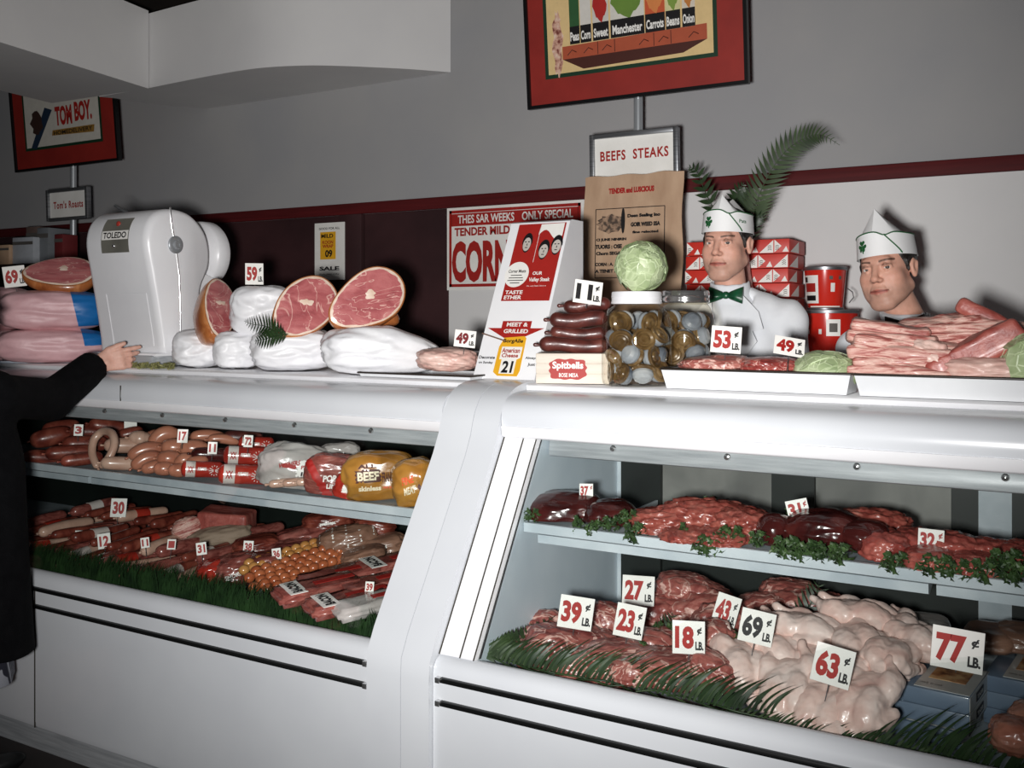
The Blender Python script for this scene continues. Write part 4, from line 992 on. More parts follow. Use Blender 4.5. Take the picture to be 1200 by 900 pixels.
for xa, xb, up, motif in ((678,690,'2f5a34',None),(691,704,'d8d4cc',None),(706,725,'cfcac2','b02622'),(727,766,'d9d6cc','6a8a3a'),(767,789,'c85a34','d9854a'),(790,806,'d6cf9a','7f9a44'),(808,822,'d8cdbb','c07a3c')):
    zt = .47 if xb-xa < 35 else .50
    m = MB(); rect(m, (U(xa)+U(xb))/2, (.24+zt)/2, U(xb)-U(xa), zt-.24, -.005); cn = m.build('printed_can', plain('can_'+up, srgb and tuple(int(up[i:i+2],16) for i in (0,2,4)), .6), pr, 0)
    m = MB(); rect(m, (U(xa)+U(xb))/2, .24+.035, U(xb)-U(xa), .07, -.006); m.build('can_band', BLACKINK, cn, 0)
    if motif:
        m = MB(); c_ = (U(xa)+U(xb))/2; rw = (U(xb)-U(xa))*.42
        m.poly([(c_+rw*math.cos(2*PI*i/18)*(1+.18*math.sin(5*i)), -.006, .375+.06*math.sin(2*PI*i/18)*(1+.18*math.cos(4*i))) for i in range(18)]); m.build('can_motif', plain('motif_'+motif, tuple(int(motif[i:i+2],16) for i in (0,2,4)), .6), cn, 0)
    m = MB(); put_text(m, {727:'Manchester',706:'Sweet',767:'Carrots',691:'Corn',678:'Peas',790:'Beans',808:'Onion'}[xa], (U(xa)+U(xb))/2, .27, (U(xb)-U(xa))*.88, .036, -.007, .03); m.build('can_lettering', CARD, cn, 0)
m = MB(); m.poly([(U(651)+.012+.022*math.cos(2*PI*i/30)*(1+.3*math.sin(i*1.7)), -.004, .25+.13*math.sin(2*PI*i/30)*(1+.1*math.sin(i*2.3))) for i in range(30)]); m.v = [(v[0]+.03, v[1], v[2]) for v in m.v]; m.build('printed_figure', M_('mottled_print', (190,130,110), .6, stops=[(.35,(120,60,50)),(.5,(206,160,140)),(.65,(226,200,180))], scale=40), pr, 0)
sm, pr = framed('framed_poster', 'red matted black framed picture reading TOM BOY under the soffit', -5.478, -4.551, 3.575, 2.301, .70, 5, (.105,.13,.115))
def U2(px): return (px-24)/113*.927-.4635
m = MB(); put_text(m, 'TOM', U2(82), .29, .15, .11, -.004, .05); put_text(m, 'BOY.', U2(103), .30, .15, .11, -.004, .05); m.build('red_lettering', REDINK, pr, 0)
m = MB(); m.add([(U2(68),-.004,.185),(U2(113),-.004,.175),(U2(114),-.004,.215),(U2(69),-.004,.215)], [(0,1,2,3)]); bn = m.build('banner', plain('ochre_banner', (150,112,50), .6), pr, 0)
m = MB(); put_text(m, 'HOMEDELIVERY', U2(91), .197, .34, .024, -.005, .02); m.build('lettering', BLACKINK, bn, 0)
m = MB(); m.poly([(U2(44),-.004,.13),(U2(50),-.004,.12),(U2(70),-.004,.33),(U2(62),-.004,.35)]); m.build('sledge', plain('dark_blue_print', (30,48,70), .6), pr, 0)
m = MB(); m.poly([(U2(52)+.05*math.cos(2*PI*i/14)*(1+.3*math.sin(3*i)), -.005, .27+.07*math.sin(2*PI*i/14)) for i in range(14)]); m.build('rider', plain('dark_brown_print', (60,40,34), .6), pr, 0)
# the poles with their signs
def pole(px, Ypole, ztop, label, z0=1.30):
    rt = thing('sign_pole', label, 'pole', (PX(px, Ypole), Ypole, z0), (0,0,0), 'steel poles')
    m = MB(); m.lathe([(.05,0),(.05,.006),(.022,.010),(.018,.014)], 24); m.build('base', STEEL, rt)
    m = MB(); m.lathe([(.018,.01),(.018,ztop-z0)], 20); m.build('shaft', POLEM, rt); return rt
pole(748, 3.605, 2.36, 'steel pole holding the cans picture')
def sign(px0, px1, topy, boty, Y, text, label, fr=.018, tsz=(.8,.24), tz=.0):
    xa, xb = PX(px0, Y), PX(px1, Y); zt = P((px0+px1)/2, topy, Y).z; zb = P((px0+px1)/2, boty, Y).z
    w = xb-xa; h = zt-zb; rt = thing('hanging_sign', label, 'sign', ((xa+xb)/2, Y, zb), (R(2),0,0))
    m = MB()
    for c, s_ in (((-w/2+fr/2,0,h/2),(fr,.03,h)),((w/2-fr/2,0,h/2),(fr,.03,h)),((0,0,fr/2),(w-2*fr,.03,fr)),((0,0,h-fr/2),(w-2*fr,.03,fr))): m.box(c, s_, r=.002)
    m.build('frame', STEEL, rt)
    m = MB(); m.box((0,.003,h/2), (w-2*fr,.006,h-2*fr)); cd = m.build('card', CARD, rt)
    m = MB(); put_text(m, text, 0, h*(.5+tz), (w-2*fr)*tsz[0], h*tsz[1], -.0015, .03, space=1.15); m.build('lettering', REDINK, cd, 0)
    return rt
sign(693, 796, 154, 214, 3.54, 'BEEFS  STEAKS', 'steel framed sign reading BEEFS STEAKS above the kraft sheet', tz=.06, tsz=(.86,.20))
sign(57, 105, 221, 258, 3.54, "Tom's Roasts", "steel framed sign reading Tom's Roasts at far left", tsz=(.8,.24))
# kraft paper sheet
Yk = 3.44; xa, xb = PX(682, Yk), PX(798, Yk); zt = P(740, 203, Yk).z; zb = 1.302; kw = xb-xa; kh = zt-zb
ks = thing('kraft_sheet', 'tall brown kraft paper sheet printed TENDER and LUSCIOUS', 'paper sheet', ((xa+xb)/2, Yk, zb), (R(-2),0,0))
m = MB(); n = 16; vs = []; fs = []
for j in range(n+1):
    for i in range(n+1):
        x = -kw/2+kw*i/n; z = kh*j/n; vs.append((x+.004*math.sin(j*.9)*(i in (0,n)), .006*math.sin(i*.55+j*.2)*(.4+j/n*.3), z+.003*math.sin(i*1.1)*(j == n)))
for j in range(n):
    for i in range(n): a = j*(n+1)+i; fs.append((a,a+1,a+n+2,a+n+1))
m.add(vs, fs); m.add([(v[0],v[1]+.004,v[2]) for v in vs], [f[::-1] for f in fs]); m.build('sheet', KRAFT, ks, 180)
def ku(px): return (px-682)/116*kw-kw/2
def kv(py): return (345-py)/142*(kh-(P(740,345,Yk).z-zb))+(P(740,345,Yk).z-zb)
m = MB(); put_text(m, 'TENDER and LUSCIOUS', ku(740), kv(222), kw*.46, .022, -.012, .06); m.build('red_lettering', REDINK, ks, 0)
m = MB(); lw = .003
for c in (ku(698), ku(779)): rect(m, c, (kv(243)+kv(325))/2, lw, kv(243)-kv(325), -.012)
for c in (kv(243), kv(325)): rect(m, (ku(698)+ku(779))/2, c, ku(779)-ku(698), lw, -.012)
for t_, x_, y_, w_, h_ in (('Deen Sealing Ino', 755, 253, 38, 5), ('GOIR WEED SSA', 757, 263, 34, 5), ('CI JUNE NINIRIN', 717, 280, 36, 4), ('TUORS : OSE', 714, 288, 32, 5), ('Chorn SEGA', 714, 296, 30, 4), ('CORN : A.', 709, 309, 22, 4), ('A TENET A : O', 716, 317, 36, 4), ('fine selected', 757, 272, 30, 3), ('every day low', 757, 290, 32, 3)):
    put_text(m, t_, ku(x_), kv(y_), w_/116*kw, h_*.0034, -.012, .06)
m.build('black_print', BLACKINK, ks, 0)
m = MB()
m.poly([(ku(716)+.055*math.cos(2*PI*i/26)*(1+.15*math.sin(3*i)), -.0125, kv(261)+.035*math.sin(2*PI*i/26)*(1+.12*math.cos(2*i))) for i in range(26)]); dr = m.build('printed_roast', M_('ink_wash', (120,98,80), .7, stops=[(.4,(70,56,46)),(.55,(150,122,100)),(.7,(168,138,112))], scale=60), ks, 0)
m = MB(); m.poly([(ku(731)+.008*math.cos(2*PI*i/12), -.013, kv(258)+.05*math.sin(2*PI*i/12)) for i in range(12)]); m.build('printed_bottle', BLACKINK, dr, 0)
# red poster on the wall
Yp = WY-.004; xa, xb = PX(524, Yp), PX(684, Yp); zt = P(604, 238.5, Yp).z; zb = P(604, 339, Yp).z; pw = xb-xa; ph = zt-zb
po = thing('mounted_poster', 'red and white poster on the wall reading THES SAR WEEKS and CORN', 'poster', ((xa+xb)/2, Yp, zb))
m = MB(); m.box((0,0,ph/2), (pw,.002,ph)); m.build('sheet', CARD, po)
def pu(px): return PX(px, Yp)-(xa+xb)/2
def pv(px, py): return P(px, py, Yp).z-zb
m = MB(); b_ = .014
for c, s_ in (((-pw/2+.02,ph/2),(b_,ph-.03)),((pw/2-.02,ph/2),(b_,ph-.03)),((0,.022),(pw-.03,b_)),((0,ph-.022),(pw-.03,b_))): rect(m, c[0], c[1], s_[0], s_[1], -.002)
rect(m, 0, ph*.845, pw-.05, ph*.15, -.002); m.build('red_border', REDINK, po, 0)
m = MB(); put_text(m, 'THES SAR WEEKS', (pu(537)+pu(603))/2, ph*.85, pu(603)-pu(537), ph*.10, -.003, .02); m.build('white_lettering', CARD, po, 0); m = MB(); put_text(m, 'ONLY SPECIAL', (pu(612)+pu(672))/2, ph*.85, pu(672)-pu(612), ph*.10, -.003, .02); m.build('white_lettering', CARD, po, 0)
m = MB(); put_text(m, 'TENDER MILD', (pu(533)+pu(598))/2, ph*.70, pu(598)-pu(533), ph*.10, -.003, .04); put_text(m, 'CORN', (pu(530)+pu(598))/2, ph*.34, pu(598)-pu(530), ph*.50, -.003, .05); put_text(m, 'ED BEEF', (pu(604)+pu(676))/2, ph*.34, pu(676)-pu(604), ph*.40, -.003, .05); m.build('red_lettering', REDINK, po, 0)
# notice card on the maroon batten
Yn = WY-.0345; xa, xb = PX(369, Yn), PX(404, Yn); zt = P(386, 261, Yn).z; zb = P(386, 328, Yn).z; nw = xb-xa; nh = zt-zb
no = thing('notice_sign', 'white notice card with a yellow label on the dark wall', 'notice', ((xa+xb)/2, Yn, zb))
m = MB(); m.box((0,0,nh/2), (nw,.003,nh)); m.build('card', CARD, no)
m = MB(); rect(m, -nw*.05, nh*.60, nw*.52, nh*.48, -.0022); yl = m.build('yellow_label', YELL, no, 0)
m = MB(); put_text(m, 'MILD', -nw*.07, nh*.77, nw*.4, nh*.07, -.003, .03); put_text(m, '09', -nw*.02, nh*.46, nw*.24, nh*.13, -.003, .04); m.build('black_lettering', BLACKINK, yl, 0)
m = MB(); put_text(m, 'KOON', -nw*.05, nh*.66, nw*.36, nh*.06, -.003, .03); put_text(m, 'WRAP', -nw*.05, nh*.59, nw*.36, nh*.06, -.003, .03); m.build('red_lettering', REDINK, yl, 0)
m = MB(); put_text(m, 'GOOD FOR ALL', 0, nh*.9, nw*.7, nh*.04, -.003, .02); put_text(m, 'SALE', 0, nh*.2, nw*.66, nh*.07, -.003, .04); put_text(m, 'fresh meats today', 0, nh*.1, nw*.66, nh*.03, -.003, .01); m.build('lettering', BLACKINK, no, 0)
# stack of red patterned boxes
Yg = 3.62; xa, xb = PX(811, Yg), PX(930, Yg); gw = xb-xa; zt = P(870, 283, Yg).z; gh = (zt-1.302)/8
GBR = M_('red_gift_board', (206,52,40), .5, stops=[(.3,(192,44,34)),(.7,(214,60,46))], scale=6)
for k in range(8):
    g = thing('gift_box', ['bottom','second','third','fourth','fifth','sixth','seventh','topmost'][k]+' red and white triangle patterned box, counting up the stack behind the butcher', 'box', ((xa+xb)/2+.004*math.sin(k*2.1), Yg, 1.302+gh*k), (0,0,R(math.sin(k*1.7)*.8)), 'red patterned boxes')
    m = MB(); m.box((0,.04,gh/2), (gw,.22,gh-.002), r=.002); m.build('carton', GBR, g)
    m = MB(); n = 7; c_ = gw/n
    for i in range(n):
        x0 = -gw/2+c_*i
        if (i+k) % 2 == 0: m.poly([(x0+.002,-.0712,gh*.06),(x0+c_-.002,-.0712,gh*.06),(x0+c_-.002,-.0712,gh*.92)])
        else: m.poly([(x0+.002,-.0712,gh*.94),(x0+.002,-.0712,gh*.08),(x0+c_*.5,-.0712,gh*.5)]); 
        if (i+k) % 2: m.poly([(x0+c_*.55,-.0712,gh*.1),(x0+c_-.002,-.0712,gh*.1),(x0+c_*.8,-.0712,gh*.48)])
    m.poly([(gw/2+.0008,-.06,gh*.1),(gw/2+.0008,.06,gh*.1),(gw/2+.0008,.06,gh*.9)])
    m.build('white_triangles', CARD, g, 0)
    m = MB()
    for i in range(n):
        x0 = -gw/2+c_*(i+.72 if (i+k) % 2 == 0 else i+.22)
        for q in range(3): m.tube([(x0-.006,-.0716,gh*(.25+.12*q)),(x0,-.0716,gh*(.31+.12*q)),(x0+.006,-.0716,gh*(.26+.12*q))], .0011, 4)
    m.build('scroll_print', GREYINK, g, 0)
# red tins
REDTIN = M_('red_tin_paint', (204,40,28), .22, stops=[(.3,(192,36,26)),(.7,(212,46,32))], scale=5, coat=.4)
def tin(px, Y, wpx, z0, topy, label, taper, handle):
    k = Sx(px, Y); r = wpx*k/2; b0 = base(px, Y, z0); h = P(px, topy, Y).z-z0; rt = thing('lard_tin', label, 'tin', b0, (0,0,face(px)), 'red tins on the back cabinet')
    m = MB(); m.lathe([(r*taper-.002,.006),(r*taper,.010),(r,h-.012)], 48); m.build('can', REDTIN, rt)
    m = MB(); m.lathe([(r*taper-.01,0),(r*taper+.002,0),(r*taper+.003,.008),(r*taper-.002,.012)], 48, cap=False); m.build('bottom_rim', STEEL, rt)
    m = MB(); m.lathe([(r-.003,h-.014),(r+.004,h-.012),(r+.005,h-.002),(r+.001,h),(r-.006,h-.004),(.001,h-.004)], 48, cap=False); m.build('lid', STEEL, rt)
    def wrap(u0, u1, z0_, z1_, mat, nm, par, dr=.0012):
        m = MB(); vs = []; N = 12
        for z in (z0_, z1_):
            rr_ = r*taper+(r-r*taper)*z/h+dr
            for i in range(N+1): a = -PI/2+u0+(u1-u0)*i/N; vs.append((rr_*math.cos(a), rr_*math.sin(a), z))
        m.add(vs, [(i,i+1,N+2+i,N+1+i) for i in range(N)]); return m.build(nm, mat, par, 60)
    if handle:
        lb = wrap(-1.35, -.35, h*.16, h*.80, CARD, 'label', rt)
        for a0, a1, z0_, z1_, mt in ((-1.2,-.5,h*.42,h*.62,REDINK),(-1.25,-1.0,h*.64,h*.76,BLACKINK),(-1.2,-.5,h*.22,h*.34,BLACKINK)): wrap(a0, a1, z0_, z1_, mt, 'label_print', lb, .002)
        wrap(.28, .50, h*.42, h*.62, CARD, 'white_oval', rt)
        for a0 in (.2, .7): wrap(a0, a0+.18, h*.70, h*.78, GREYINK, 'mark', rt)
        wrap(-.9, .9, h*.07, h*.10, CARD, 'white_line', rt)
        m = MB(); m.tube([(r*1.0+.004,0,h*.5),(r+.02,0,h*.42),(r+.024,0,h*.3),(r+.01,0,h*.18)], .002, 6); m.build('wire_handle', STEEL, rt)
    else:
        lb = wrap(-.05, .42, h*.46, h*.80, CARD, 'label', rt); wrap(.05, .32, h*.54, h*.72, GREYINK, 'label_print', lb, .002)
        for a0 in (-.75, -.3): wrap(a0, a0+.1, h*.5, h*.6, CARD, 'mark', rt)
    return rt
zt1 = P(970, 365, 3.58).z
tin(970, 3.58, 64, 1.302, 363, 'wide red tin on the back cabinet under the smaller tin', .97, False)
tin(967, 3.58, 45, zt1+.004, 313, 'smaller red tin with a wire handle on top of the wide tin', .84, True)
# ---------------------------------------------------------------- shelf with cartons, far left
Ys = 3.62; xs0, xs1 = PX(-70, Ys), PX(92, Ys); zs = P(30, 312, Ys).z
DKW = M_('dark_stained_wood', (40,28,24), .5, stops=[(.3,(30,20,17)),(.7,(50,36,30))], scale=3, stretch=(6,6,1))
su = thing('shelf_unit', 'dark wooden shelf unit behind the scale at far left', 'shelf', ((xs0+xs1)/2, Ys, 0))
sw = xs1-xs0
for sx in (-1,1): m = MB(); m.box((sx*(sw/2-.012), 0, zs/2), (.024,.40,zs)); m.build('side_panel', DKW, su)
for z in (.15, .7, 1.25, zs-.012): m = MB(); m.box((0,0,z), (sw-.05,.396,.024), r=.003); m.build('shelf', DKW, su)
m = MB(); m.box((0,.19,zs/2), (sw-.05,.012,zs-.03)); m.build('back_panel', DKW, su)
pole(86, 3.605, 2.35, 'steel pole at far left holding the TOM BOY picture', z0=zs+.002)
def carton(px0, px1, topy, Y, mat, label, name='carton', d_=.16):
    x0, x1 = PX(px0, Y), PX(px1, Y); zt = P((px0+px1)/2, topy, Y).z; h = zt-zs-.002
    rt = thing(name, label, 'box', ((x0+x1)/2, Y, zs+.001), (0,0,R(4)), 'cartons on the far left shelf')
    m = MB(); m.box((0,0,h/2), (x1-x0,d_,h), r=.003); m.build('carton_body', mat, rt)
    m = MB(); m.box((0,-d_/2-.001,h*.78), ((x1-x0)*.96,.002,h*.12)); m.build('printed_band', GREYINK, rt)
carton(30, 52, 279, 3.55, plain('pale_carton', (176,180,186), .5), 'pale carton standing on the dark shelf at far left')
carton(58, 70, 268, 3.60, plain('grey_carton', (120,124,128), .5), 'grey carton beside the left sign pole')
carton(3, 24, 288, 3.52, KRAFT, 'brown carton lying at the left edge of the shelf')
carton(38, 51, 266, 3.68, plain('photo_carton', (110,92,86), .5), 'small mottled carton behind the pale carton', d_=.08)
carton(73, 82, 275, 3.52, plain('red_carton', (110,40,42), .5), 'narrow dark red carton right of the sign pole', d_=.1)
# ---------------------------------------------------------------- fern behind the first butcher
def frond_mesh(stem, length, n, wmax, droop=.25, curl=0, both=True, r=.0022, ratio=4.2, plane=None):
    """fern frond along a stem of points; leaflets either side"""
    m = MB(); st = catmull([tuple(p) for p in stem], 6); m.tube(st, [r*(1-.7*i/len(st)) for i in range(len(st))], 6)
    m2 = MB(); tot = len(st)-1
    nrm = Vector(plane) if plane else Vector((0,-1,0))
    for q in range(n):
        t = .06+.92*q/(n-1); i = min(int(t*tot), tot-1); f = t*tot-i
        p = Vector(st[i]).lerp(Vector(st[i+1]), f); tg = (Vector(st[i+1])-Vector(st[i])).normalized()
        ln = wmax*(math.sin(PI*min(1, t*.86+.16))**.7)*(1-.2*t)
        for sd in ((-1,1) if both else (1,)):
            out = (tg.cross(nrm)*sd).normalized(); di = (out*.9+tg*.45).normalized()
            w_ = ln/ratio; vs = []; N = 5
            for k in range(N+1):
                s_ = k/N; ww = w_*(math.sin(PI*min(1,s_*.8+.2))**.8)*(1-s_**4) if k < N else 0
                c = p+di*ln*s_+tg*ln*.18*s_*s_-nrm*(-1)*droop*ln*s_*s_*-1+Vector((0,0,-curl*ln*s_*s_))
                vs.append(c+tg*ww*.5); vs.append(c-tg*ww*.5+nrm*ww*.12)
            m2.add(vs, [(2*k,2*k+1,2*k+3,2*k+2) for k in range(N)])
    return m, m2
def fern(name, label, stem, n, wmax, mat, group=None, **kw):
    o = Vector(stem[0]); st = [Vector(p)-o for p in stem]
    rt = thing(name, label, 'fern', o, (0,0,0), group); a, b = frond_mesh(st, 0, n, wmax, **kw)
    a.build('stem', mat, rt, 180); b.build('leaflets', mat, rt, 180, fix=False); return rt
Yf_ = 3.47
fern('fern_frond', 'long arching fern frond rising behind the first butcher', [P(x, y, Yf_+dy) for x, y, dy in ((872,292,.0),(878,262,.0),(886,238,0),(900,206,-.01),(920,178,-.02),(942,162,-.03),(962,158,-.05),(984,170,-.06))], 34, .085, FERN, 'fern behind the first butcher', droop=.1, ratio=4.6)
fern('fern_frond', 'short dark fern frond sticking up left of the first paper cap', [P(x, y, Yf_+.02) for x, y in ((850,290),(838,250),(826,224),(816,200),(806,196))], 13, .055, FERND, 'fern behind the first butcher', droop=.3, ratio=2.4)
fern('fern_frond', 'small dark fern frond between the cap and the long frond', [P(x, y, Yf_+.01) for x, y in ((868,292),(866,250),(864,228),(872,214))], 12, .06, FERND, 'fern behind the first butcher', droop=.3, ratio=2.6)
fern('fern_frond', 'small dark fern frond drooping right of the first cap', [P(x, y, Yf_-.01) for x, y in ((872,292),(878,268),(886,256),(896,254))], 9, .045, FERND, 'fern behind the first butcher', droop=.3, ratio=2.4)
vb = P(868, 292, Yf_); zc = 1.0
vz_ = thing('vase', 'pink vase holding the fern behind the first butcher', 'vase', (vb.x, 3.47, 1.302))
hv = P(868, 276, Yf_).z-1.302
m = MB(); m.lathe([(.001,0),(.05,0),(.055,.01),(.06,hv*.3),(.035,hv*.7),(.028,hv*.85),(.038,hv),(.034,hv),(.024,hv*.85),(.001,hv*.8)], 28, cap=False); m.build('body', plain('pink_glaze', (206,150,140), .3), vz_, 60)
# ================================================================ right case: shelf
ZS = SHZ+.001
def folded(seed, amp=.16, sc=1.8, fine=.07):
    o = Vector((seed*2.9, seed*5.3, seed*1.9))
    def fn(n):
        r = (abs(n.x)**2.6+abs(n.y)**2.6+abs(n.z)**2.6)**(-1/2.6)
        return r*(1+amp*(ridge(n+o, sc, 3)-.2)+fine*fbm(n+o, 5, 3))
    return fn
def piece(name, label, cat, px, py, Y, wpx, hpx, depth, mat, seed, z0=None, group=None, roll=0, yaw=0, fn=None, sub=5, lean=0):
    """a soft piece; if z0 is given its underside is flattened to that height"""
    k = Sx(px, Y); c = P(px, py, Y); m = MB(); m.sphere((0,0,0), (wpx*k/2, depth/2, hpx*k/2), sub, fn or folded(seed))
    E = Euler((R(lean), R(roll), face(px)+R(yaw))).to_matrix()
    if z0 is not None:
        vs = []
        for v in m.v:
            w_ = E @ Vector(v); 
            if c.z+w_.z < z0: w_.z = z0-c.z+(.0004*noise.noise(w_*50))
            vs.append(tuple(E.transposed() @ w_))
        m.v = vs
    o = m.build(name, mat, None, 180, c, E.to_euler()); tag(o, label, cat, group); return o
piece('liver', 'dark liver at the left end of the right case shelf', 'liver', 664, 599, 2.38, 94, 44, .17, LIVER, 3, ZS, fn=lump(3,.08,1.3,.02,2.6))
piece('liver', 'dark liver lobe touching the first liver on the shelf', 'liver', 716, 603, 2.37, 62, 34, .14, LIVER, 4, ZS, fn=lump(4,.08,1.3,.02,2.6))
for i, (x, y, w, h, yy, s) in enumerate(((784,617,84,40,2.36,1),(826,608,96,42,2.40,2),(868,616,64,38,2.38,3),(806,630,60,24,2.30,4),(846,630,56,22,2.31,5))):
    piece('sliced_meat', ['left end of the red sliced meat heap by the 38 card','top of the red sliced meat heap under the 38 card','right end of the red sliced meat heap beside the kidney','front left fold of the red sliced meat heap','front right fold of the red sliced meat heap'][i], 'meat', x, y, yy, w, h, .14, MINCED, 40+s, ZS, 'red sliced meat on the shelf', fn=folded(40+s,.24,2.6,.09))
piece('kidney', 'small dark kidney left of the large liver', 'kidney', 908, 622, 2.34, 42, 40, .10, LIVER, 6, ZS, fn=lump(6,.06,1.2,.01,2.2))
piece('liver', 'large glossy liver below the 31 card', 'liver', 966, 622, 2.37, 92, 46, .16, LIVER, 8, ZS, fn=lump(8,.08,1.4,.03,2.5))
piece('liver', 'liver lobe at the right end of the large liver', 'liver', 1012, 628, 2.35, 56, 34, .12, LIVER, 9, ZS, fn=lump(9,.08,1.4,.03,2.5))
piece('beef_cut', 'red beef piece lying behind the large liver', 'meat', 1022, 616, 2.50, 76, 34, .10, MINCED, 11, ZS, fn=folded(11,.2,2.4,.08))
for i, (x, y, w, h, yy, lb) in enumerate(((1036,640,52,34,2.34,'bright red cutlet left of the 32 card'),(1072,640,50,36,2.40,'bright red cutlet behind the 32 card'),(1112,644,58,36,2.40,'bright red cutlet right of the 32 card'),(1090,656,54,26,2.31,'bright red cutlet in front below the 32 card'),(1150,650,52,34,2.42,'bright red cutlet, third right of the 32 card'),(1142,664,62,28,2.32,'bright red cutlet at the front near the shelf end'),(1190,654,52,34,2.42,'bright red cutlet at the right edge of the shelf'),(1216,664,50,36,2.36,'bright red cutlet beyond the shelf edge of the photo'))):
    piece('cutlet', lb, 'meat', x, y, yy, w, h, .13, CUTLET, 60+i, ZS, 'red cutlets on the shelf', fn=folded(60+i,.14,1.8,.07))
# parsley: small curly clumps along the shelf lip
pp = {}
def parsley_mesh(seed, R0=.03, n=46):
    rr = rn(seed); m = MB()
    for q in range(n):
        a = rr.uniform(0, 6.28); z = rr.uniform(-.8, 1); ra = math.sqrt(max(0, 1-z*z*.6))*rr.uniform(.3, 1)
        c = Vector((ra*math.cos(a)*R0*1.5, ra*math.sin(a)*R0*.7, z*R0*.8))
        E = Euler((rr.uniform(-1.3,1.3), rr.uniform(-1.3,1.3), rr.uniform(0,6.28))).to_matrix().to_4x4(); s_ = R0*rr.uniform(.26,.42)
        k = 9; vs = [(0,0,0)]
        for i in range(k):
            th = 2*PI*i/k; rr2 = s_*(1 if i % 2 else .55)*rr.uniform(.8,1.2); vs.append((rr2*math.cos(th), rr2*math.sin(th), s_*.35*rr.uniform(-1,1)))
        m.add(vs, [(0,1+i,1+(i+1)%k) for i in range(k)], Matrix.Translation(c) @ E)
        if q % 4 == 0: m.tube([(0,0,-R0*.3), tuple(c*.5), tuple(c)], .0009, 4)
    return m
GPA = 'parsley garnish along the shelf of the right case'
PL = parsley_mesh(1).build('parsley_clump', PARS, None, 0, fix=False); tag(PL, 'x', 'parsley', GPA)
first = True
pars_list = (((622,604,2.27,.8),(638,618,2.248,.7),(655,613,2.262,.6),(676,616,2.26,.7),(693,618,2.25,.7),(694,640,2.238,.55),(716,614,2.26,.8),(736,606,2.30,.8),(744,625,2.25,1.1),(758,640,2.238,.9),(775,628,2.247,.9),(765,654,2.236,.6),(800,626,2.27,.7),(818,632,2.247,1.1),(832,640,2.24,1.1),(812,652,2.236,.6),(856,628,2.26,1.0),(875,622,2.28,1.0),(888,632,2.248,.8),(895,650,2.236,.6),(922,642,2.247,1.1),(917,660,2.236,.8),(942,646,2.245,1.1),(968,648,2.25,1.0),(985,650,2.245,1.0),(1010,654,2.242,1.0),(1012,668,2.236,.6),(1050,660,2.246,1.0),(1055,676,2.236,.6),(1075,664,2.246,1.1),(1098,664,2.248,1.1),(1120,668,2.246,1.0),(1156,670,2.25,1.1),(1160,682,2.236,.7),(1180,660,2.27,1.2),(1196,672,2.247,1.2),(931,606,2.44,.7),(1050,628,2.47,.7),(833,590,2.50,.8)))
for i, (x, y, yy, s) in enumerate([q for n_, q in enumerate(pars_list) if n_ % 4 != 1 and n_ not in (10, 15, 26) and q[3] > .6]):
    o = PL if i == 0 else dup(PL)
    o.location = P(x, y, yy); o.rotation_euler = (0, (i*1.3) % 6.28 if s < .75 else 0, face(x)+(i*.9) % 1.2); o.scale = (s*.88,)*3
    o['label'] = 'small hanging sprig of parsley over the shelf lip' if s < .75 else 'curly parsley clump tucked along the front of the shelf'
# price cards of the shelf
price_card(687, 575, 2.38, 16, 1.02, '37', 'small price card reading 37 on the left liver', unit='c', lean=-4)
price_card(802, 602, 2.35, 24, .80, '38', 'small tilted price card reading 38 on the sliced meat', roll=18, lean=-20, unit='c')
price_card(935, 597, 2.39, 24, .92, '31', 'small price card reading 31 above the large liver', roll=-14, unit='c')
price_card(1091, 633, 2.34, 26, .90, '32', 'small price card reading 32 on the cutlets', roll=2, unit='c')
# ================================================================ right case: deck
ZD = .546
LG = 'lamb pieces heaped at the left of the right case'
lam = [(648,766,2.20,82,58,'lamb piece at the left front beside the 39 card',0),(636,742,2.34,56,48,'lamb piece at the far left behind the fern',0),(690,764,2.26,80,50,'lamb piece under the 39 and 23 cards',0),(722,776,2.18,90,44,'lamb piece in the front behind the fern leaflets',0),(715,738,2.42,70,54,'lamb knuckle rising behind the 23 card',.03),(760,760,2.30,70,42,'lamb piece between the 23 and 18 cards',0),(790,784,2.17,90,36,'lamb piece below the 18 card',0),(832,758,2.28,60,54,'lamb piece right of the 18 card',0),(772,722,2.52,76,48,'lamb piece behind the 27 card',.02),(812,718,2.56,92,50,'large lamb piece under the top piece at the back',.02),(810,697,2.60,78,42,'topmost lamb piece at the back of the heap',.07),(846,738,2.44,66,56,'lamb piece under the 43 card',.02),(836,785,2.16,60,36,'small lamb piece at the front next to the chickens',0),(680,778,2.13,60,30,'small lamb piece behind the left fern leaflets',0),(748,786,2.12,64,28,'small lamb piece low behind the middle fern leaflets',0)]
for i, (x, y, yy, w, h, lb, dz) in enumerate(lam):
    piece('lamb_piece', lb, 'meat', x, y, yy, w, h, w*Sx(x, yy)*.8, LAMB, 80+i, ZD+dz if dz < .05 else ZD+.05, LG, roll=[6,-12,10,-4,22,-8,4,-16][i % 8], fn=folded(80+i,.18,1.7,.06))
for i, (x, y, yy, w, h, lb) in enumerate(((892,720,2.60,70,44,'pink meat piece behind the 69 card'),(936,712,2.66,76,42,'pink meat piece at the back next to the fern sprig'),(926,698,2.70,64,34,'topmost pink meat piece at the back of the case'),(972,716,2.68,40,40,'pink meat piece against the back right of the fern sprig'),(878,742,2.48,54,40,'pink meat piece under the 69 card'),(920,738,2.52,70,40,'pink meat piece behind the chickens'))):
    piece('pork_piece', lb, 'meat', x, y, yy, w, h, w*Sx(x, yy)*.8, LAMB, 110+i, ZD, 'pink meat behind the chickens', roll=-8+5*i, fn=folded(110+i,.15,1.7,.06))
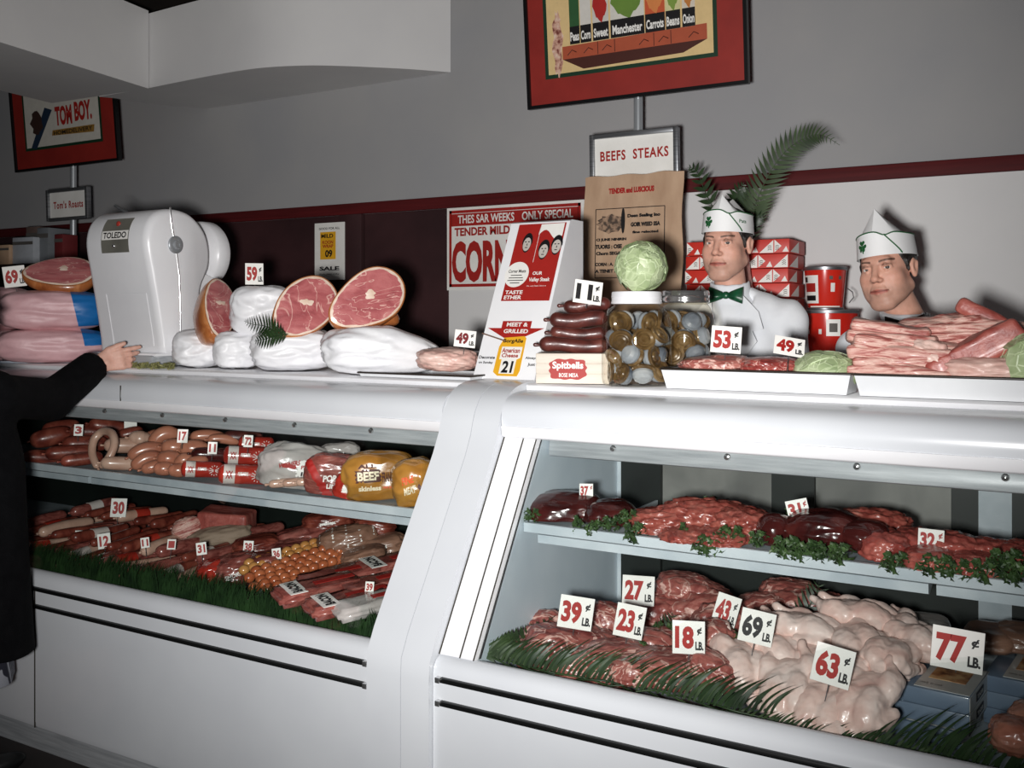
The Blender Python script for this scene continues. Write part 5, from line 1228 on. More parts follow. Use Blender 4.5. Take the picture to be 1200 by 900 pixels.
# chickens
def chick_fn(v):
    def f(X, Y, Z):
        d = sd_ell(X,Y,Z,(0,0,-.004),(.052+.004*v,.082,.042))
        for s in (-1,1):
            d = smin(d, sd_ell(X,Y,Z,(s*.022,-.022,.016),(.034,.058,.033)), .008)
            d = smin(d, sd_ell(X,Y,Z,(s*(.040+.004*v),.042,.006),(.027,.044,.028)), .006)
            d = smin(d, sd_cap(X,Y,Z,(s*.047,.062,.002),(s*(.020+.008*v),.104,.012),.020,.008), .005)
            d = smin(d, sd_cap(X,Y,Z,(s*(.020+.008*v),.104,.012),(s*(.020+.008*v),.112,.014),.0095,.0085), .004)
            d = smin(d, sd_cap(X,Y,Z,(s*.050,-.048,.006),(s*.062,-.008,-.006),.015,.012), .005)
            d = smin(d, sd_cap(X,Y,Z,(s*.062,-.008,-.006),(s*.054,-.040,-.016),.010,.008), .006)
        d = smin(d, sd_cap(X,Y,Z,(0,-.074,.0),(.01*v,-.098,-.006),.024,.015), .014)
        d = smax(d, -sd_cap(X,Y,Z,(0,-.06,.056),(0,.03,.050),.006,.004), .014)
        return d
    return f
gx = np.arange(-.085,.0851,.0036); gy = np.arange(-.12,.1301,.0036); gz = np.arange(-.055,.0601,.0036)
CP = []
for v in (0, 1, -.6):
    o = grid_obj('chicken', chick_fn(v), gx, gy, gz, CHICK, None, None, 2)
    me = o.data
    for vv in me.vertices: vv.co += vv.normal*(.0035*fbm(vv.co, 26, 2)+.0014*fbm(vv.co, 80, 2))
    CP.append(o)
used = [False]*3
chk = [ # px, py, Y, yaw, pitch, roll, size, label
 (872,782,2.22,20,26,10,1.02,'plump chicken at the left end of the heap, nearest the fern'),
 (924,808,2.17,-8,34,-8,1.0,'chicken in the front row, second from the left'),
 (968,828,2.15,-22,34,8,1.0,'chicken in the front row below the 63 card'),
 (1014,824,2.16,-26,34,-6,1.0,'chicken in the front row next to the blue boxes'),
 (912,766,2.29,40,14,8,1.0,'chicken in the second row behind the left end of the heap'),
 (950,780,2.27,-10,30,-10,.96,'chicken in the second row left of the 63 card'),
 (1012,788,2.27,16,28,10,.94,'chicken in the second row right of the 63 card'),
 (948,742,2.36,60,12,6,1.02,'chicken in the third row behind the 63 card'),
 (1000,756,2.34,24,6,-12,1.0,'chicken in the third row above the 63 card'),
 (1042,770,2.30,-12,6,8,.9,'chicken in the third row left of the 77 card'),
 (1010,726,2.46,70,10,6,1.04,'large chicken at the back top of the heap'),
 (1052,738,2.46,14,8,-8,.86,'small chicken at the back right of the heap'),
 (1078,752,2.40,40,8,8,.86,'small chicken at the back behind the 77 card'),
 (1052,776,2.36,5,6,0,.8,'small chicken pressed against the blue boxes'),
 (984,858,2.12,-50,0,4,.78,'low chicken behind the front glass near the boxes')]
for i, (x, y, yy, yaw, pit, ro, s, lb) in enumerate(chk):
    q = i % 3; o = CP[q] if not used[q] else dup(CP[q]); used[q] = True
    o.location = P(x, y, yy); o.rotation_euler = (R(pit), R(ro), face(x)+R(yaw)); o.scale = (s*1.0,)*3
    tag(o, lb, 'chicken', 'chickens heaped in the right case')
# price cards of the deck
price_card(675, 718, 2.20, 40, .94, '39', 'white price card reading 39 LB at the left of the lamb', roll=8, lean=-4)
price_card(748, 692, 2.42, 37, .92, '27', 'white price card reading 27 LB at the back of the lamb', roll=2, lean=-4)
price_card(738, 728, 2.18, 34, 1.12, '23', 'white price card reading 23 LB in the middle of the lamb', roll=10, lean=-4)
price_card(807, 747, 2.125, 37, 1.02, '18', 'white price card reading 18 LB at the front of the lamb', roll=0, lean=-4)
price_card(851, 716, 2.36, 27, 1.36, '43', 'white price card reading 43 LB, tilted, right of the lamb', roll=16, lean=-8)
price_card(887, 735, 2.215, 38, .98, '69', 'white price card with black numerals 69 LB', roll=10, lean=-6, numink=BLACKINK)
price_card(976, 780, 2.12, 42, 1.02, '63', 'white price card reading 63 LB on the chickens', roll=12, lean=-6)
price_card(1122, 761, 2.13, 51, .86, '77', 'large white price card reading 77 LB on the blue boxes', roll=4, lean=-4, pin=.004)
# blue cartons
BLB = M_('blue_grey_carton', (112,130,152), .4, stops=[(.3,(100,118,140)),(.7,(122,140,160))], scale=6, coat=.3)
BLW = M_('white_carton_side', (190,190,186), .4, stops=[(.3,(178,178,175)),(.7,(200,200,196))], scale=6, coat=.3)
ZB = .656; c0 = PZ(1136, 818, ZB); cl = PZ(1048, 799, ZB); cr = PZ(1186, 791, ZB)
ex = (c0-cl); L1 = ex.length; ex.normalize(); yawb = math.atan2(ex.y, ex.x); ey = Vector((-ex.y, ex.x, 0)); L2 = (cr-c0).dot(ey)
hb_ = .0363
def blue_box(corner, L1, L2, z, label, yaw=yawb):
    a = Vector((math.cos(yaw), math.sin(yaw), 0)); b = Vector((-a.y, a.x, 0)); c = corner-a*L1/2+b*L2/2
    rt = thing('meat_carton', label, 'box', (c.x, c.y, z), (0,0,yaw), 'blue cartons in the right case')
    m = MB(); m.box((0,0,hb_*.49), (L1,L2,hb_*.97), r=.0025); m.build('carton_body', BLB, rt)
    m = MB(); m.box((L1/2+.0004,0,hb_*.5), (.0012,L2*.97,hb_*.9)); sd = m.build('white_end', BLW, rt)
    m = MB(); m.box((L1/2+.0014,-L2*.02,hb_*.5), (.0012,L2*.34,hb_*.5)); bl_ = m.build('black_label', BLACKINK, sd)
    m = MB(); put_text(m, 'TENDER', 0, 0, L2*.28, hb_*.24, 0, .02); m.v = [(L1/2+.0024, v[0]-L2*.02, v[2]+hb_*.5) for v in m.v]; m.build('lettering', CARD, bl_, 0)
    m = MB(); m.box((L1*.12,0,hb_*.975+.0006), (L1*.74,L2*.9,.0012)); tp = m.build('white_top_panel', BLW, rt)
    m = MB(); m.box((L1*.10,L2*.12,hb_*.975+.0016), (L1*.5,L2*.5,.001)); wd = m.build('picture_panel', M_('tan_print', (170,120,80), .4, stops=[(.35,(90,54,36)),(.5,(176,124,82)),(.65,(206,168,120))], scale=30), tp)
    m = MB(); m.box((L1*.10,L2*.34,hb_*.975+.0022), (L1*.46,L2*.07,.001)); m.build('black_band', BLACKINK, wd)
    m = MB(); put_text(m, 'ready to cook', 0, 0, L1*.30, L2*.08, 0, .01); m.v = [(v[0]-L1*.05, v[2]-L2*.32, hb_*.975+.0022) for v in m.v]; m.build('lettering', GREYINK, tp, 0)
    return rt
zb_ = .547
blue_box(c0-ey*.012-ex*.012, L1, L2, zb_, 'lowest blue grey carton under the 77 card stack')
blue_box(c0-Vector((0,0,0)), L1, L2, zb_+hb_, 'middle blue grey carton of the stack under the 77 card')
blue_box(c0, L1, L2, zb_+2*hb_, 'top blue grey carton carrying the 77 card')
c2 = c0+ex*L1*.62+ey*L2*.62
for q, nm in enumerate(('lowest','middle','top')): blue_box(c2+ex*.05+ey*.05, L1, L2, zb_+q*hb_*.98, nm+' carton of the second blue stack at the right edge')
for i, (x, y, yy) in enumerate(((1084,736,2.62),(1160,747,2.60),(1197,747,2.62))):
    piece('meat_pack', ['cloudy wrapped pack behind the chickens at the back right','wrapped tan pack behind the second blue stack','wrapped tan pack at the back right edge'][i], 'meat pack', x, y, yy, 50, 24, .14, BROWNPK if i else CLEARBAG, 130+i, ZD, 'wrapped packs at the back right', fn=crumple(130+i,3.4,.05))
for i, (x, y, yy) in enumerate(((1192,862,2.10),(1214,846,2.15))):
    piece('chicken_piece', ['brown pink poultry piece at the lower right edge','poultry piece behind it at the right edge'][i], 'meat', x, y, yy, 52, 36, .09, POULT, 140+i, ZD, 'poultry pieces right of the blue boxes', fn=folded(140+i,.12,1.6,.04))
# fern fronds along the front glass
FG = 'fern fronds along the front of the right case'
def front_frond(px, seed, ln=.17, n=17, h=.085, mat=FERND, lift=0, label='', fall=.6, Y0=2.068):
    rr = rn(seed); b0 = Vector((PX(px, Y0), Y0+.0, ZD+.012+lift)); rt = thing('fern_frond', label, 'fern', b0, (0,0,R(rr.uniform(-2,4))), FG)
    m = MB(); st = [(ln*(i/8-.5), .010*math.sin(i*.8+seed), .006*math.sin(i*.6)) for i in range(9)]; m.tube(st, .0022, 6); m.build('stem', mat, rt, 180)
    m = MB()
    for q in range(n):
        t = q/(n-1); p = Vector((ln*(t-.5), .010*math.sin(t*6.4+seed), .004)); L = h*(.75+.25*math.sin(PI*t))*rr.uniform(.85,1.1); w_ = .0085*rr.uniform(.8,1.1); lean = rr.uniform(.25,.5); back = rr.uniform(.05,.45)
        vs = []; N = 6
        for k in range(N+1):
            s_ = k/N; ww = w_*(1-s_**2.2)*(.55+.9*s_ if s_ < .5 else 1); c = p+Vector((L*(lean*s_+fall*.55*s_*s_), L*(.05+back*s_)*s_, L*(.95*s_-.42*fall*s_*s_)))
            vs.append(c+Vector((-ww*.5,0,ww*.1))); vs.append(c+Vector((ww*.5,.002,-ww*.1)))
        m.add(vs, [(2*k,2*k+1,2*k+3,2*k+2) for k in range(N)])
        if q % 2 == 0:
            vs = []
            for k in range(N+1):
                s_ = k/N; ww = w_*.8*(1-s_**2.2); c = p+Vector((L*.8*(lean*s_+.3*s_*s_)-.004, .012+L*.5*s_, L*.45*s_*(1-.5*s_)))
                vs.append(c+Vector((-ww*.5,0,0))); vs.append(c+Vector((ww*.5,.002,0)))
            m.add(vs, [(2*k,2*k+1,2*k+3,2*k+2) for k in range(N)])
    m.build('leaflets', mat, rt, 180, fix=False); return rt
for i, px in enumerate((585,614,646,680,714,750,786,822,858,900,944,990,1036)):
    hh = .105 if px < 860 else .05
    front_frond(px, i, .16, 14, hh*(.7 if px < 600 else 1), FERND if i % 3 else FERN, lift=.042 if px < 860 else .02, label='dark fern frond lying along the front glass before the lamb' if px < 860 else 'short fern frond tucked along the front glass before the chickens')
for i, px in enumerate((1070,1110,1150,1195,1240)):
    front_frond(px, 30+i, .16, 10, .115, FERND, lift=.03, label='large fern frond along the front glass before the blue cartons', fall=.5)
fern('fern_frond', 'broad fern frond at the far left corner of the right case', [P(x, y, yy) for x, y, yy in ((566,768,2.07),(590,758,2.10),(620,742,2.18),(650,722,2.30))], 15, .045, FERN, FG, droop=.2, ratio=2.2, plane=(.3,-.6,.6))
for i, (x, y, yy, lb) in enumerate(((880,752,2.42,'fern sprig between the 69 card and the pink meat'),(948,716,2.56,'fern sprig standing at the back behind the chickens'),(776,752,2.36,'dark fern sprig left of the 18 card'),(902,748,2.44,'fern sprig leaning behind the chickens'))):
    fern('fern_frond', lb, [P(x-12, y+14, yy), P(x-4, y, yy), P(x+8, y-18, yy+.01), P(x+12, y-34, yy+.01)], 9, .05, FERND, FG, droop=.2, ratio=4)
for i, (x, y, yy) in enumerate(((778,742,2.34),(745,766,2.2),(858,752,2.3),(783,757,2.3))):
    o = dup(PL, P(x, y, yy), (0,0,i), 'parsley clump among the lamb pieces', 'parsley among the lamb', 1.0)
# ================================================================ left case: shelf
ZD = .586
KG = 'knockwurst links on the shelf of the left case'
def sausage(name, label, cat, pts, rad, mat, group, seg=14, tie=True):
    o_ = Vector(pts[len(pts)//2]); ps = catmull([tuple(Vector(p)-o_) for p in pts], 5) if len(pts) > 2 else [tuple(Vector(p)-o_) for p in pts]
    n = len(ps); m = MB()
    m.tube(ps, [rad*(.86+.14*math.sin(PI*min(1,max(0,(i+.5)/n)))**.5) for i in range(n)], seg)
    o = m.build(name, mat, None, 180, o_); tag(o, label, cat, group)
    if tie:
        a = Vector(ps[0])+(Vector(ps[0])-Vector(ps[1])).normalized()*rad*.9; b = a+(Vector(ps[0])-Vector(ps[1])).normalized()*.008
        m = MB(); m.tube([a, b], [.003,.005], 6); m.build('tied_end', mat, o, 180)
    return o
def link(px, py, Y, lpx, rpx, mat, label, ang=0, depthy=0, bend=0, group=KG, name='sausage'):
    k = Sx(px, Y); L = lpx*k/2; r = rpx*k; c = P(px, py, Y); f = face(px)
    ax = Vector((math.cos(f)*math.cos(R(ang)), math.sin(f)*math.cos(R(ang)), math.sin(R(ang)))); ax = (ax+Vector((0,depthy,0))).normalized()
    up = Vector((0,0,1))
    pts = [c+ax*(L-r)*s_+up*bend*r*(1-s_*s_) for s_ in (-1,-.5,0,.5,1)]
    return sausage(name, label, 'sausage', pts, r, mat, group)
# dark red sausages and chorizo at the far left
for i, (x, y, yy, l, r, a) in enumerate(((48,536,2.30,36,8,-10),(60,512,2.40,44,10,12),(82,530,2.32,50,8,0),(100,520,2.40,48,9,-4),(96,538,2.28,44,7,4),(72,502,2.50,40,9,6),(110,506,2.48,50,9,-6),(128,500,2.52,44,8,-14),(62,534,2.34,30,9,20))):
    link(x, y, yy, l, r, REDS, 'dark red smoked sausage at the left end of the upper shelf', a, .25, group='dark red sausages on the upper shelf')
# the looped ring
lp_ = [P(x, y, yy) for x, y, yy in ((113,545,2.29),(108,532,2.30),(110,516,2.32),(120,506,2.34),(131,508,2.33),(134,520,2.31),(129,534,2.29),(120,545,2.27))]
sausage('ring_sausage', 'pale looped ring sausage standing left of the knockwurst', 'sausage', lp_, .0145, PALES, None)
for x, y, yy, l, r, a, mt, lb in ((146,522,2.42,44,8.5,-4,PALES,'pale bratwurst behind the ring sausage'),(140,543,2.30,40,7.5,-6,PALES,'pale bratwurst lying at the lip beside the ring sausage'),(164,514,2.46,26,9,-8,PALES,'short pale sausage end on top of the row'),(152,508,2.54,30,7,12,REDS,'thin reddish sausage behind the pale ones')):
    link(x, y, yy, l, r, mt, lb, a, .1, group='pale sausages on the upper shelf')
for i, (x, y, yy, l, r, a, b) in enumerate(((192,512,2.42,36,8.5,20,.4),(171,529,2.34,40,8,12,.3),(205,524,2.36,32,9.5,-4,0),(228,526,2.37,34,9.5,-6,.1),(172,540,2.29,36,7.5,18,.4),(198,537,2.30,28,8.8,-2,0),(216,540,2.30,24,7.5,14,.2),(179,547,2.27,26,7,14,0),(193,549,2.27,26,8,-2,0),(210,551,2.27,26,8,-4,0),(244,512,2.48,40,7,-6,.2),(182,511,2.52,24,7.5,8,0),(231,541,2.31,26,7,10,0),(262,516,2.46,36,5.5,-10,.3),(226,516,2.50,30,7.5,-8,0))):
    link(x, y, yy, l, r, KNOCK, 'plump tan knockwurst in the heap on the upper shelf', a, .12, b)
link(250, 533, 2.36, 50, 8, LIVER, 'dark brown sausage behind the red wrapped rolls', -6, .1, group='dark sausages on the upper shelf')
link(285, 513, 2.52, 46, 8, SALAMI, 'dark sausage at the back behind the red wrapped rolls', -6, .1, group='dark sausages on the upper shelf')
def roll(px, py, Y, lpx, rpx, label, seed, wrap='red', yaw=0):
    k = Sx(px, Y); L = lpx*k; r = rpx*k; rt = thing('wrapped_roll', label, 'sausage roll', P(px, py, Y), (0, R(4), face(px)+R(yaw)), 'printed rolls on the upper shelf')
    Mr = Matrix.Rotation(R(90), 4, 'Y')
    m = MB(); m.lathe([(.001,-L*.5),(r*.35,-L*.49),(r*.8,-L*.46),(r,-L*.4),(r,L*.4),(r*.85,L*.46),(r*.4,L*.5),(r*.18,L*.53),(r*.3,L*.56),(.001,L*.57)], 28, Mr, cap=False); m.build('roll', PKGRED, rt, 60)
    def band(x0, x1, mat, nm, dr=.0006):
        m = MB(); m.lathe([(r+dr,x0),(r+dr,x1)], 28, Mr, cap=False); return m.build(nm, mat, rt, 60)
    band(-L*.38, -L*.16, PKGWHITE, 'white_band')
    m = MB(); put_text(m, 'XX', -L*.27, r*.1, L*.14, r*.8, -r-.0015, .05); m.build('red_print', REDINK, rt, 0)
    m = MB(); put_text(m, 'PURE PORK', L*.0, r*.2, L*.2, r*.4, -r-.0015, .03); m.build('white_print', CARD, rt, 0)
    m = MB()
    for q in range(12):
        a = q*PI/6; m.tube([(L*.28+r*.15*math.cos(a), -r-.0012+.25*r*(math.sin(a)*.9)**2, r*.15*math.sin(a)),(L*.28+r*.62*math.cos(a), -r-.0012+r*(1-math.sqrt(max(0,1-(.62*math.sin(a))**2))), r*.62*math.sin(a))], .0012, 4)
    m.build('white_wheel', CARD, rt, 0)
    m = MB(); m.tube([(L*.56,0,0),(L*.62,0,r*.3),(L*.66,0,-r*.1),(L*.60,0,-r*.4)], .0025, 6); m.build('tie_string', PALES, rt, 180)
roll(288, 534, 2.37, 50, 10.5, 'red printed sausage roll on top of the pair', 1)
roll(285, 556, 2.30, 56, 11, 'red printed sausage roll at the shelf lip', 2)
roll(237, 550, 2.29, 46, 9, 'red printed roll with dark end beside the knockwurst', 3)
roll(300, 521, 2.46, 40, 9, 'red printed roll behind the upper roll', 4)
def bag(name, label, px, py, Y, wpx, hpx, depth, mat, seed, prints, p=3, amp=.10, roll=0, yaw=0, z0=ZS, group=None, texts=()):
    k = Sx(px, Y); w = wpx*k; h = hpx*k; c = P(px, py, Y); rt = thing(name, label, 'packet', (c.x, c.y, c.z), (0, R(roll), face(px)+R(yaw)), group)
    m = MB(); f = crumple(seed, p, amp, 2.2, .03); m.sphere((0,0,0), (w/2, depth/2, h/2), 5, f)
    if z0 is not None: m.v = [(v[0], v[1], max(v[2], z0-c.z+.0005)) for v in m.v]
    body = m.build('packet', mat, rt, 180)
    me = body.data; cos_ = [(v.co.copy(), v.normal.copy()) for v in me.vertices]
    for nm, mt, test in prints:
        idx = {}; vs = []; fs = []
        for fa in me.polygons:
            cc = fa.center
            if fa.normal.y < -.05+.0 and test(cc.x/w*2, cc.z/h*2):
                fv = []
                for i in fa.vertices:
                    if i not in idx: idx[i] = len(vs); vs.append(cos_[i][0]+cos_[i][1]*.0012)
                    fv.append(idx[i])
                fs.append(tuple(fv))
        if fs: m = MB(); m.add(vs, fs); m.build(nm, mt, rt, 180, fix=False)
    for tx, u_, v_, tw, th, mt, sh_ in texts: wrap_text(body, tx, u_*w/2, v_*h/2, tw*w/2, th*h/2, mt, shear=sh_, off=.0022).parent = rt
    return rt
bag('sausage_bag', 'cloudy plastic bag of white sausages leaning on the upper shelf', 352, 552, 2.36, 92, 60, .12, CLEARBAG, 5, [('red_print', REDINK, lambda u,v: -.45 < u < -.12 and .15 < v < .30),('paper_label', CARD, lambda u,v: -.10 < u < .42 and -.10 < v < .50)], roll=10, texts=[('WIENERS', -.30, .30, .5, .2, REDINK, .3),('PURE', .16, .30, .34, .14, REDINK, .2),('1 lb', .16, .05, .3, .16, BLACKINK, .2)])
bag('bag_top', 'twisted clear bag top behind the white sausages', 398, 530, 2.46, 44, 22, .06, CLEARBAG, 6, [], roll=-4, z0=None)
for q in range(3):
    link(330+q*16, 566-q*1, 2.275, 30, 5, PALES, 'pale sausage showing at the bottom of the cloudy bag', 4, .1, group='sausages inside the cloudy bag')
bag('printed_packet', 'red and clear printed packet between the two bags', 390, 558, 2.32, 62, 50, .09, PKG, 7, [('red_print', REDINK, lambda u,v: u+v*.6 > -.75 and u+v*.6 < -.40),('white_print', CARD, lambda u,v: .2 < u < .6 and .15 < v < .35)], roll=6, texts=[('PORK', .0, .0, .7, .3, CARD, .1),('LINKS', .1, -.35, .6, .22, CARD, .1)])
bag('printed_packet', 'small red and white packet next to the yellow bag', 409, 572, 2.285, 34, 34, .06, PKGRED, 8, [('white_print', CARD, lambda u,v: abs(u) < .45 and abs(v) < .25)], roll=16)
bag('yellow_bag', 'big yellow printed bag at the right end of the upper shelf', 444, 558, 2.34, 84, 58, .14, YELBAG, 9, [('maroon_print', DKRED, lambda u,v: -.62 < u < .05 and -.05 < v < .42)], roll=-3, amp=.06, texts=[('BEEF', -.28, .18, .58, .34, CREAM, 0),('ALL', -.30, .56, .5, .16, DKRED, 0),('FRANKS', .26, .1, .34, .40, DKRED, 0),('skinless', -.25, -.30, .6, .2, CREAM, 0),('one pound', .3, -.30, .4, .16, ORANGE, 0)])
bag('yellow_bag', 'second yellow bag with dark stripes beside the case end', 487, 566, 2.32, 54, 58, .14, YELBAG, 10, [('dark_print', SALAMI, lambda u,v: .1 < u < .8 and v < .1 and math.sin(u*12+v*14) > -.2)], roll=-6, amp=.06, texts=[('FINE', -.3, .3, .5, .3, ORANGE, .2),('MEAT', -.25, -.1, .5, .3, CREAM, .2)])
for x, y, yy, w, nu, lb in ((92,504,2.33,9,'3','tiny price card 3 at the left of the upper shelf'),(214,511,2.30,11,'17','tiny price card 17 on the knockwurst'),(249,525,2.29,10,'11','tiny price card 11 between knockwurst and rolls'),(291,517,2.32,10,'72','tiny price card 72 on the red rolls'),(153,499,2.56,13,'','blank white card at the back of the upper shelf')):
    if nu: price_card(x, y, yy, w, 1.35, nu, lb, unit='', roll=4, pin=.02)
    else:
        m = MB(); m.box((0,0,0), (w*Sx(x,yy),.0016,w*1.0*Sx(x,yy)), r=.0004, seg=1); tag(m.build('blank_card', CARD, None, 40, P(x,y,yy), (0,0,face(x))), lb, 'card')
# ================================================================ left case: deck
rr = rn(77)
kinds = [(REDS,'red smoked sausage',.021),(PKG,'packed dark sausage',.024),(PALES,'pale sausage',.022),(REDS,'thin red sausage',.017),(PKG,'thick packed sausage',.027)]
for row, (yc, z, n, L) in enumerate(((2.235,.0,15,.26),(2.52,.012,15,.28),(2.36,.046,13,.24),(2.62,.058,13,.22))):
    for i in range(n):
        X = -3.52+1.10*i/(n-1)+(.035 if row > 1 else 0)+rr.uniform(-.008,.008); mt, lb, r = kinds[(i*2+row*3+int(rr.random()*3)) % 5]
        yw = rr.uniform(-.10,.10)
        pts = [(X+yw*(s_)*L, yc+L*.5*s_, ZD+r+z+.004*math.sin(s_*2+i)) for s_ in (-.85,-.4,0,.4,.85)]
        o = sausage('sausage', lb+' laid front to back '+('in the front bottom row' if row == 0 else 'in the back bottom row' if row == 1 else 'on top in front' if row == 2 else 'on top behind')+', left lower deck', 'sausage', pts, r, mt, 'sausages laid on the left deck')
        if (i+row) % 3 == 0:
            m = MB(); loc = [Vector(p)-Vector(pts[2]) for p in pts]
            m.tube([loc[1]*.8, loc[2]+Vector((0,0,.0002)), loc[3]*.5], r+.0012, 14, round_ends=False); m.build('printed_band', PKGRED if i % 2 else PKGWHITE, o, 60)
GLP = 'packs heaped on the left deck'
slab('bacon_piece', 'streaky bacon slab lying on top at the back left of centre', 'meat', 266, 608, 2.56, 58, 22, .14, PORKLEAN, 51, roll=4, yaw=-20, group=GLP, amp=.006)
bag('cloth_pack', 'pale cloth covered pack under the bacon slab', 258, 632, 2.50, 70, 30, .14, plain('pale_cloth', (150,130,112), .7), 52, [], roll=-8, z0=ZD, group=GLP)
chunk('meat_round', 'cut sausage round with pale face beside the bacon slab', 'meat', 219, 620, 2.44, 32, 26, .06, BACON, 53, roll=-20, group=GLP, amp=.05)
bag('brown_pack', 'brown wrapped pack with cords in the middle back of the deck', 408, 634, 2.52, 68, 34, .14, BROWNPK, 54, [('cord', CARD, lambda u,v: abs(math.sin(u*7)) < .05)], roll=-10, z0=ZD, group=GLP)
for i, (x, y, yy, w, h, mt, ro) in enumerate(((384,612,2.64,56,24,REDS,-6),(396,602,2.70,44,22,REDS,8),(440,618,2.62,46,24,REDS,6),(352,632,2.56,60,26,PKG,-8),(340,646,2.46,56,24,PKG,-6),(300,640,2.42,50,22,REDS,-6),(308,662,2.30,44,26,PKG,-10),(276,668,2.26,52,34,PKG,-12),(250,672,2.22,36,30,PKGRED,-16),(444,640,2.56,60,24,BROWNPK,-10),(426,652,2.44,50,20,BROWNPK,-14))):
    bag('meat_pack', ['red meat pack behind the brown corded pack','red meat pack on top at the back','red meat pack at the back near the case end','dark meat pack left of the brown corded pack','dark meat pack behind the frank strings','red meat pack under the 38 card','dark pack left of the frank strings','large dark pack at the front behind the grass','red printed pack at the front left of the dark pack','brown paper pack right of the corded pack','brown paper pack above the bacon packets'][i], x, y, yy, w, h, .12, mt, 60+i, [('white_print', CARD, lambda u,v: abs(u) < .3 and .1 < v < .3)] if i % 3 == 0 else [], roll=ro, z0=ZD, group=GLP, texts=[('SMOKED', 0, .0, .9, .3, CARD, .1)] if i % 3 == 1 else ())
YFRANK = M_('yellow_frank', (196,136,70), .25, stops=[(.3,(180,116,56)),(.7,(206,150,88))], scale=12, coat=.5)
# strings of little franks: each string is one thing
for s_, (xa, ya, xb, yb, Ya, Yb) in enumerate(((292,660,388,630,2.24,2.54),(286,668,380,638,2.20,2.50),(300,669,400,637,2.20,2.50),(292,677,398,645,2.16,2.46),(306,680,402,648,2.17,2.47),(298,688,400,655,2.13,2.43),(314,690,404,660,2.15,2.45),(330,697,408,668,2.14,2.42))):
    pa = P(xa, ya, Ya); pb = P(xb, yb, Yb); m = MB(); n_ = 10
    o_ = (pa+pb)/2
    for q in range(n_):
        c = pa.lerp(pb, q/(n_-1))-o_; ax = (pb-pa).normalized(); up = Vector((0,0,1)); rl = (pb-pa).length/(n_-1)*.54
        M = Matrix.Translation(c) @ ax.to_track_quat('X','Z').to_matrix().to_4x4()
        m.sphere((0,0,0), (rl,.0165,.0165), 2, None, M)
        if q < n_-1: m.tube([c, c+(pb-pa)/(n_-1)], .006, 6)
    o = m.build('frank_string', FRANK if s_ > 1 else YFRANK, None, 180, o_)
    tag(o, 'string of small orange franks running front to back' if s_ > 1 else 'string of small yellowish franks at the back left of the orange ones', 'franks', 'frank strings on the left deck' if s_ > 1 else 'yellowish frank strings on the left deck')
for i, (x, y, yy, w) in enumerate(((372,690,2.14,70),(398,676,2.26,76),(424,668,2.36,76),(410,704,2.12,74),(446,684,2.26,60),(440,706,2.14,62),(462,660,2.42,50))):
    lb = ['bacon packet nearest the grass','bacon packet second from the grass at left','bacon packet lying further back','bacon packet at the front right behind the grass','bacon packet under the 39 card','pale packet at the front right corner','bacon packet against the case end'][i]
    k = Sx(x, yy); rt = thing('bacon_packet', lb, 'packet', P(x, y, yy), (R(4), R(-4), R(62)), 'bacon packets on the left deck')
    m = MB(); b = bmesh.new(); bmesh.ops.create_cube(b, size=1)
    for v in b.verts: v.co = Vector((v.co.x*.25, v.co.y*.11, v.co.z*.035))
    bmesh.ops.bevel(b, geom=list(b.edges), offset=.012, segments=3, affect='EDGES'); bmesh.ops.subdivide_edges(b, edges=[e for e in b.edges if e.calc_length() > .03], cuts=5, use_grid_fill=True)
    b.normal_update()
    for v in b.verts: v.co += v.normal*.005*noise.noise(v.co*24+Vector((i*3,0,0)))
    m.bm(b); m.build('packet', PKG if i != 5 else CLEARBAG, rt, 180)
    if i in (0, 3, 6):
        m = MB(); m.box((-.07,0,.0185), (.05,.10,.0015)); wl = m.build('white_label', CARD, rt)
        m = MB(); put_text(m, 'BACON', 0, 0, .085, .030, 0, .06); m.v = [(-.07-v[2], v[0], .0200) for v in m.v]; m.build('black_print', BLACKINK, wl, 0, fix=False)
    m = MB(); m.box((.05,.0,.0190), (.12,.024,.0015)); m.build('red_label', REDINK, rt)
for x, y, yy, w, nu, lb in ((139,595,2.50,16,'30','small price card 30 at the back of the lower deck'),(93,628,2.28,9,'9','tiny price card 9 at the left of the lower deck'),(122,634,2.24,13,'12','small price card 12 in the front row of the lower deck'),(170,636,2.22,9,'11','tiny price card 11 left of the middle of the lower deck'),(201,638,2.22,9,'1','tiny price card 1 right of the 11 card'),(236,643,2.22,11,'31','tiny price card 31 on the lower deck'),(291,641,2.34,11,'38','tiny price card 38 behind the frank strings'),(324,649,2.30,10,'36','tiny price card 36 on the frank strings'),(433,688,2.16,10,'39','tiny price card 39 on the bacon packets')):
    price_card(x, y, yy, w, 1.25, nu, lb, unit='', roll=5 if x % 2 else -5, pin=.03)
# the strip of paper grass along the front glass
m = MB(); rr = rn(5)
for q in range(2600):
    X = rr.uniform(-3.75, -1.585); Y_ = 2.052+rr.random()**1.4*.055; h = rr.uniform(.045,.098); a = rr.uniform(-.5,.5); w_ = rr.uniform(.0022,.0042)
    p0 = Vector((X, Y_, ZD)); p1 = p0+Vector((a*h*.4, rr.uniform(-.003,.02), h*.6)); p2 = p1+Vector((a*h*.5, rr.uniform(.0,.03), h*.4))
    m.add([p0+Vector((-w_,0,0)), p0+Vector((w_,0,0)), p1+Vector((-w_*.8,0,0)), p1+Vector((w_*.8,0,0)), p2], [(0,1,3,2),(2,3,4)])
g = m.build('paper_grass', GRASS, None, 0, fix=False); tag(g, 'strip of dark green paper grass along the front of the left case', 'grass', kind='stuff')
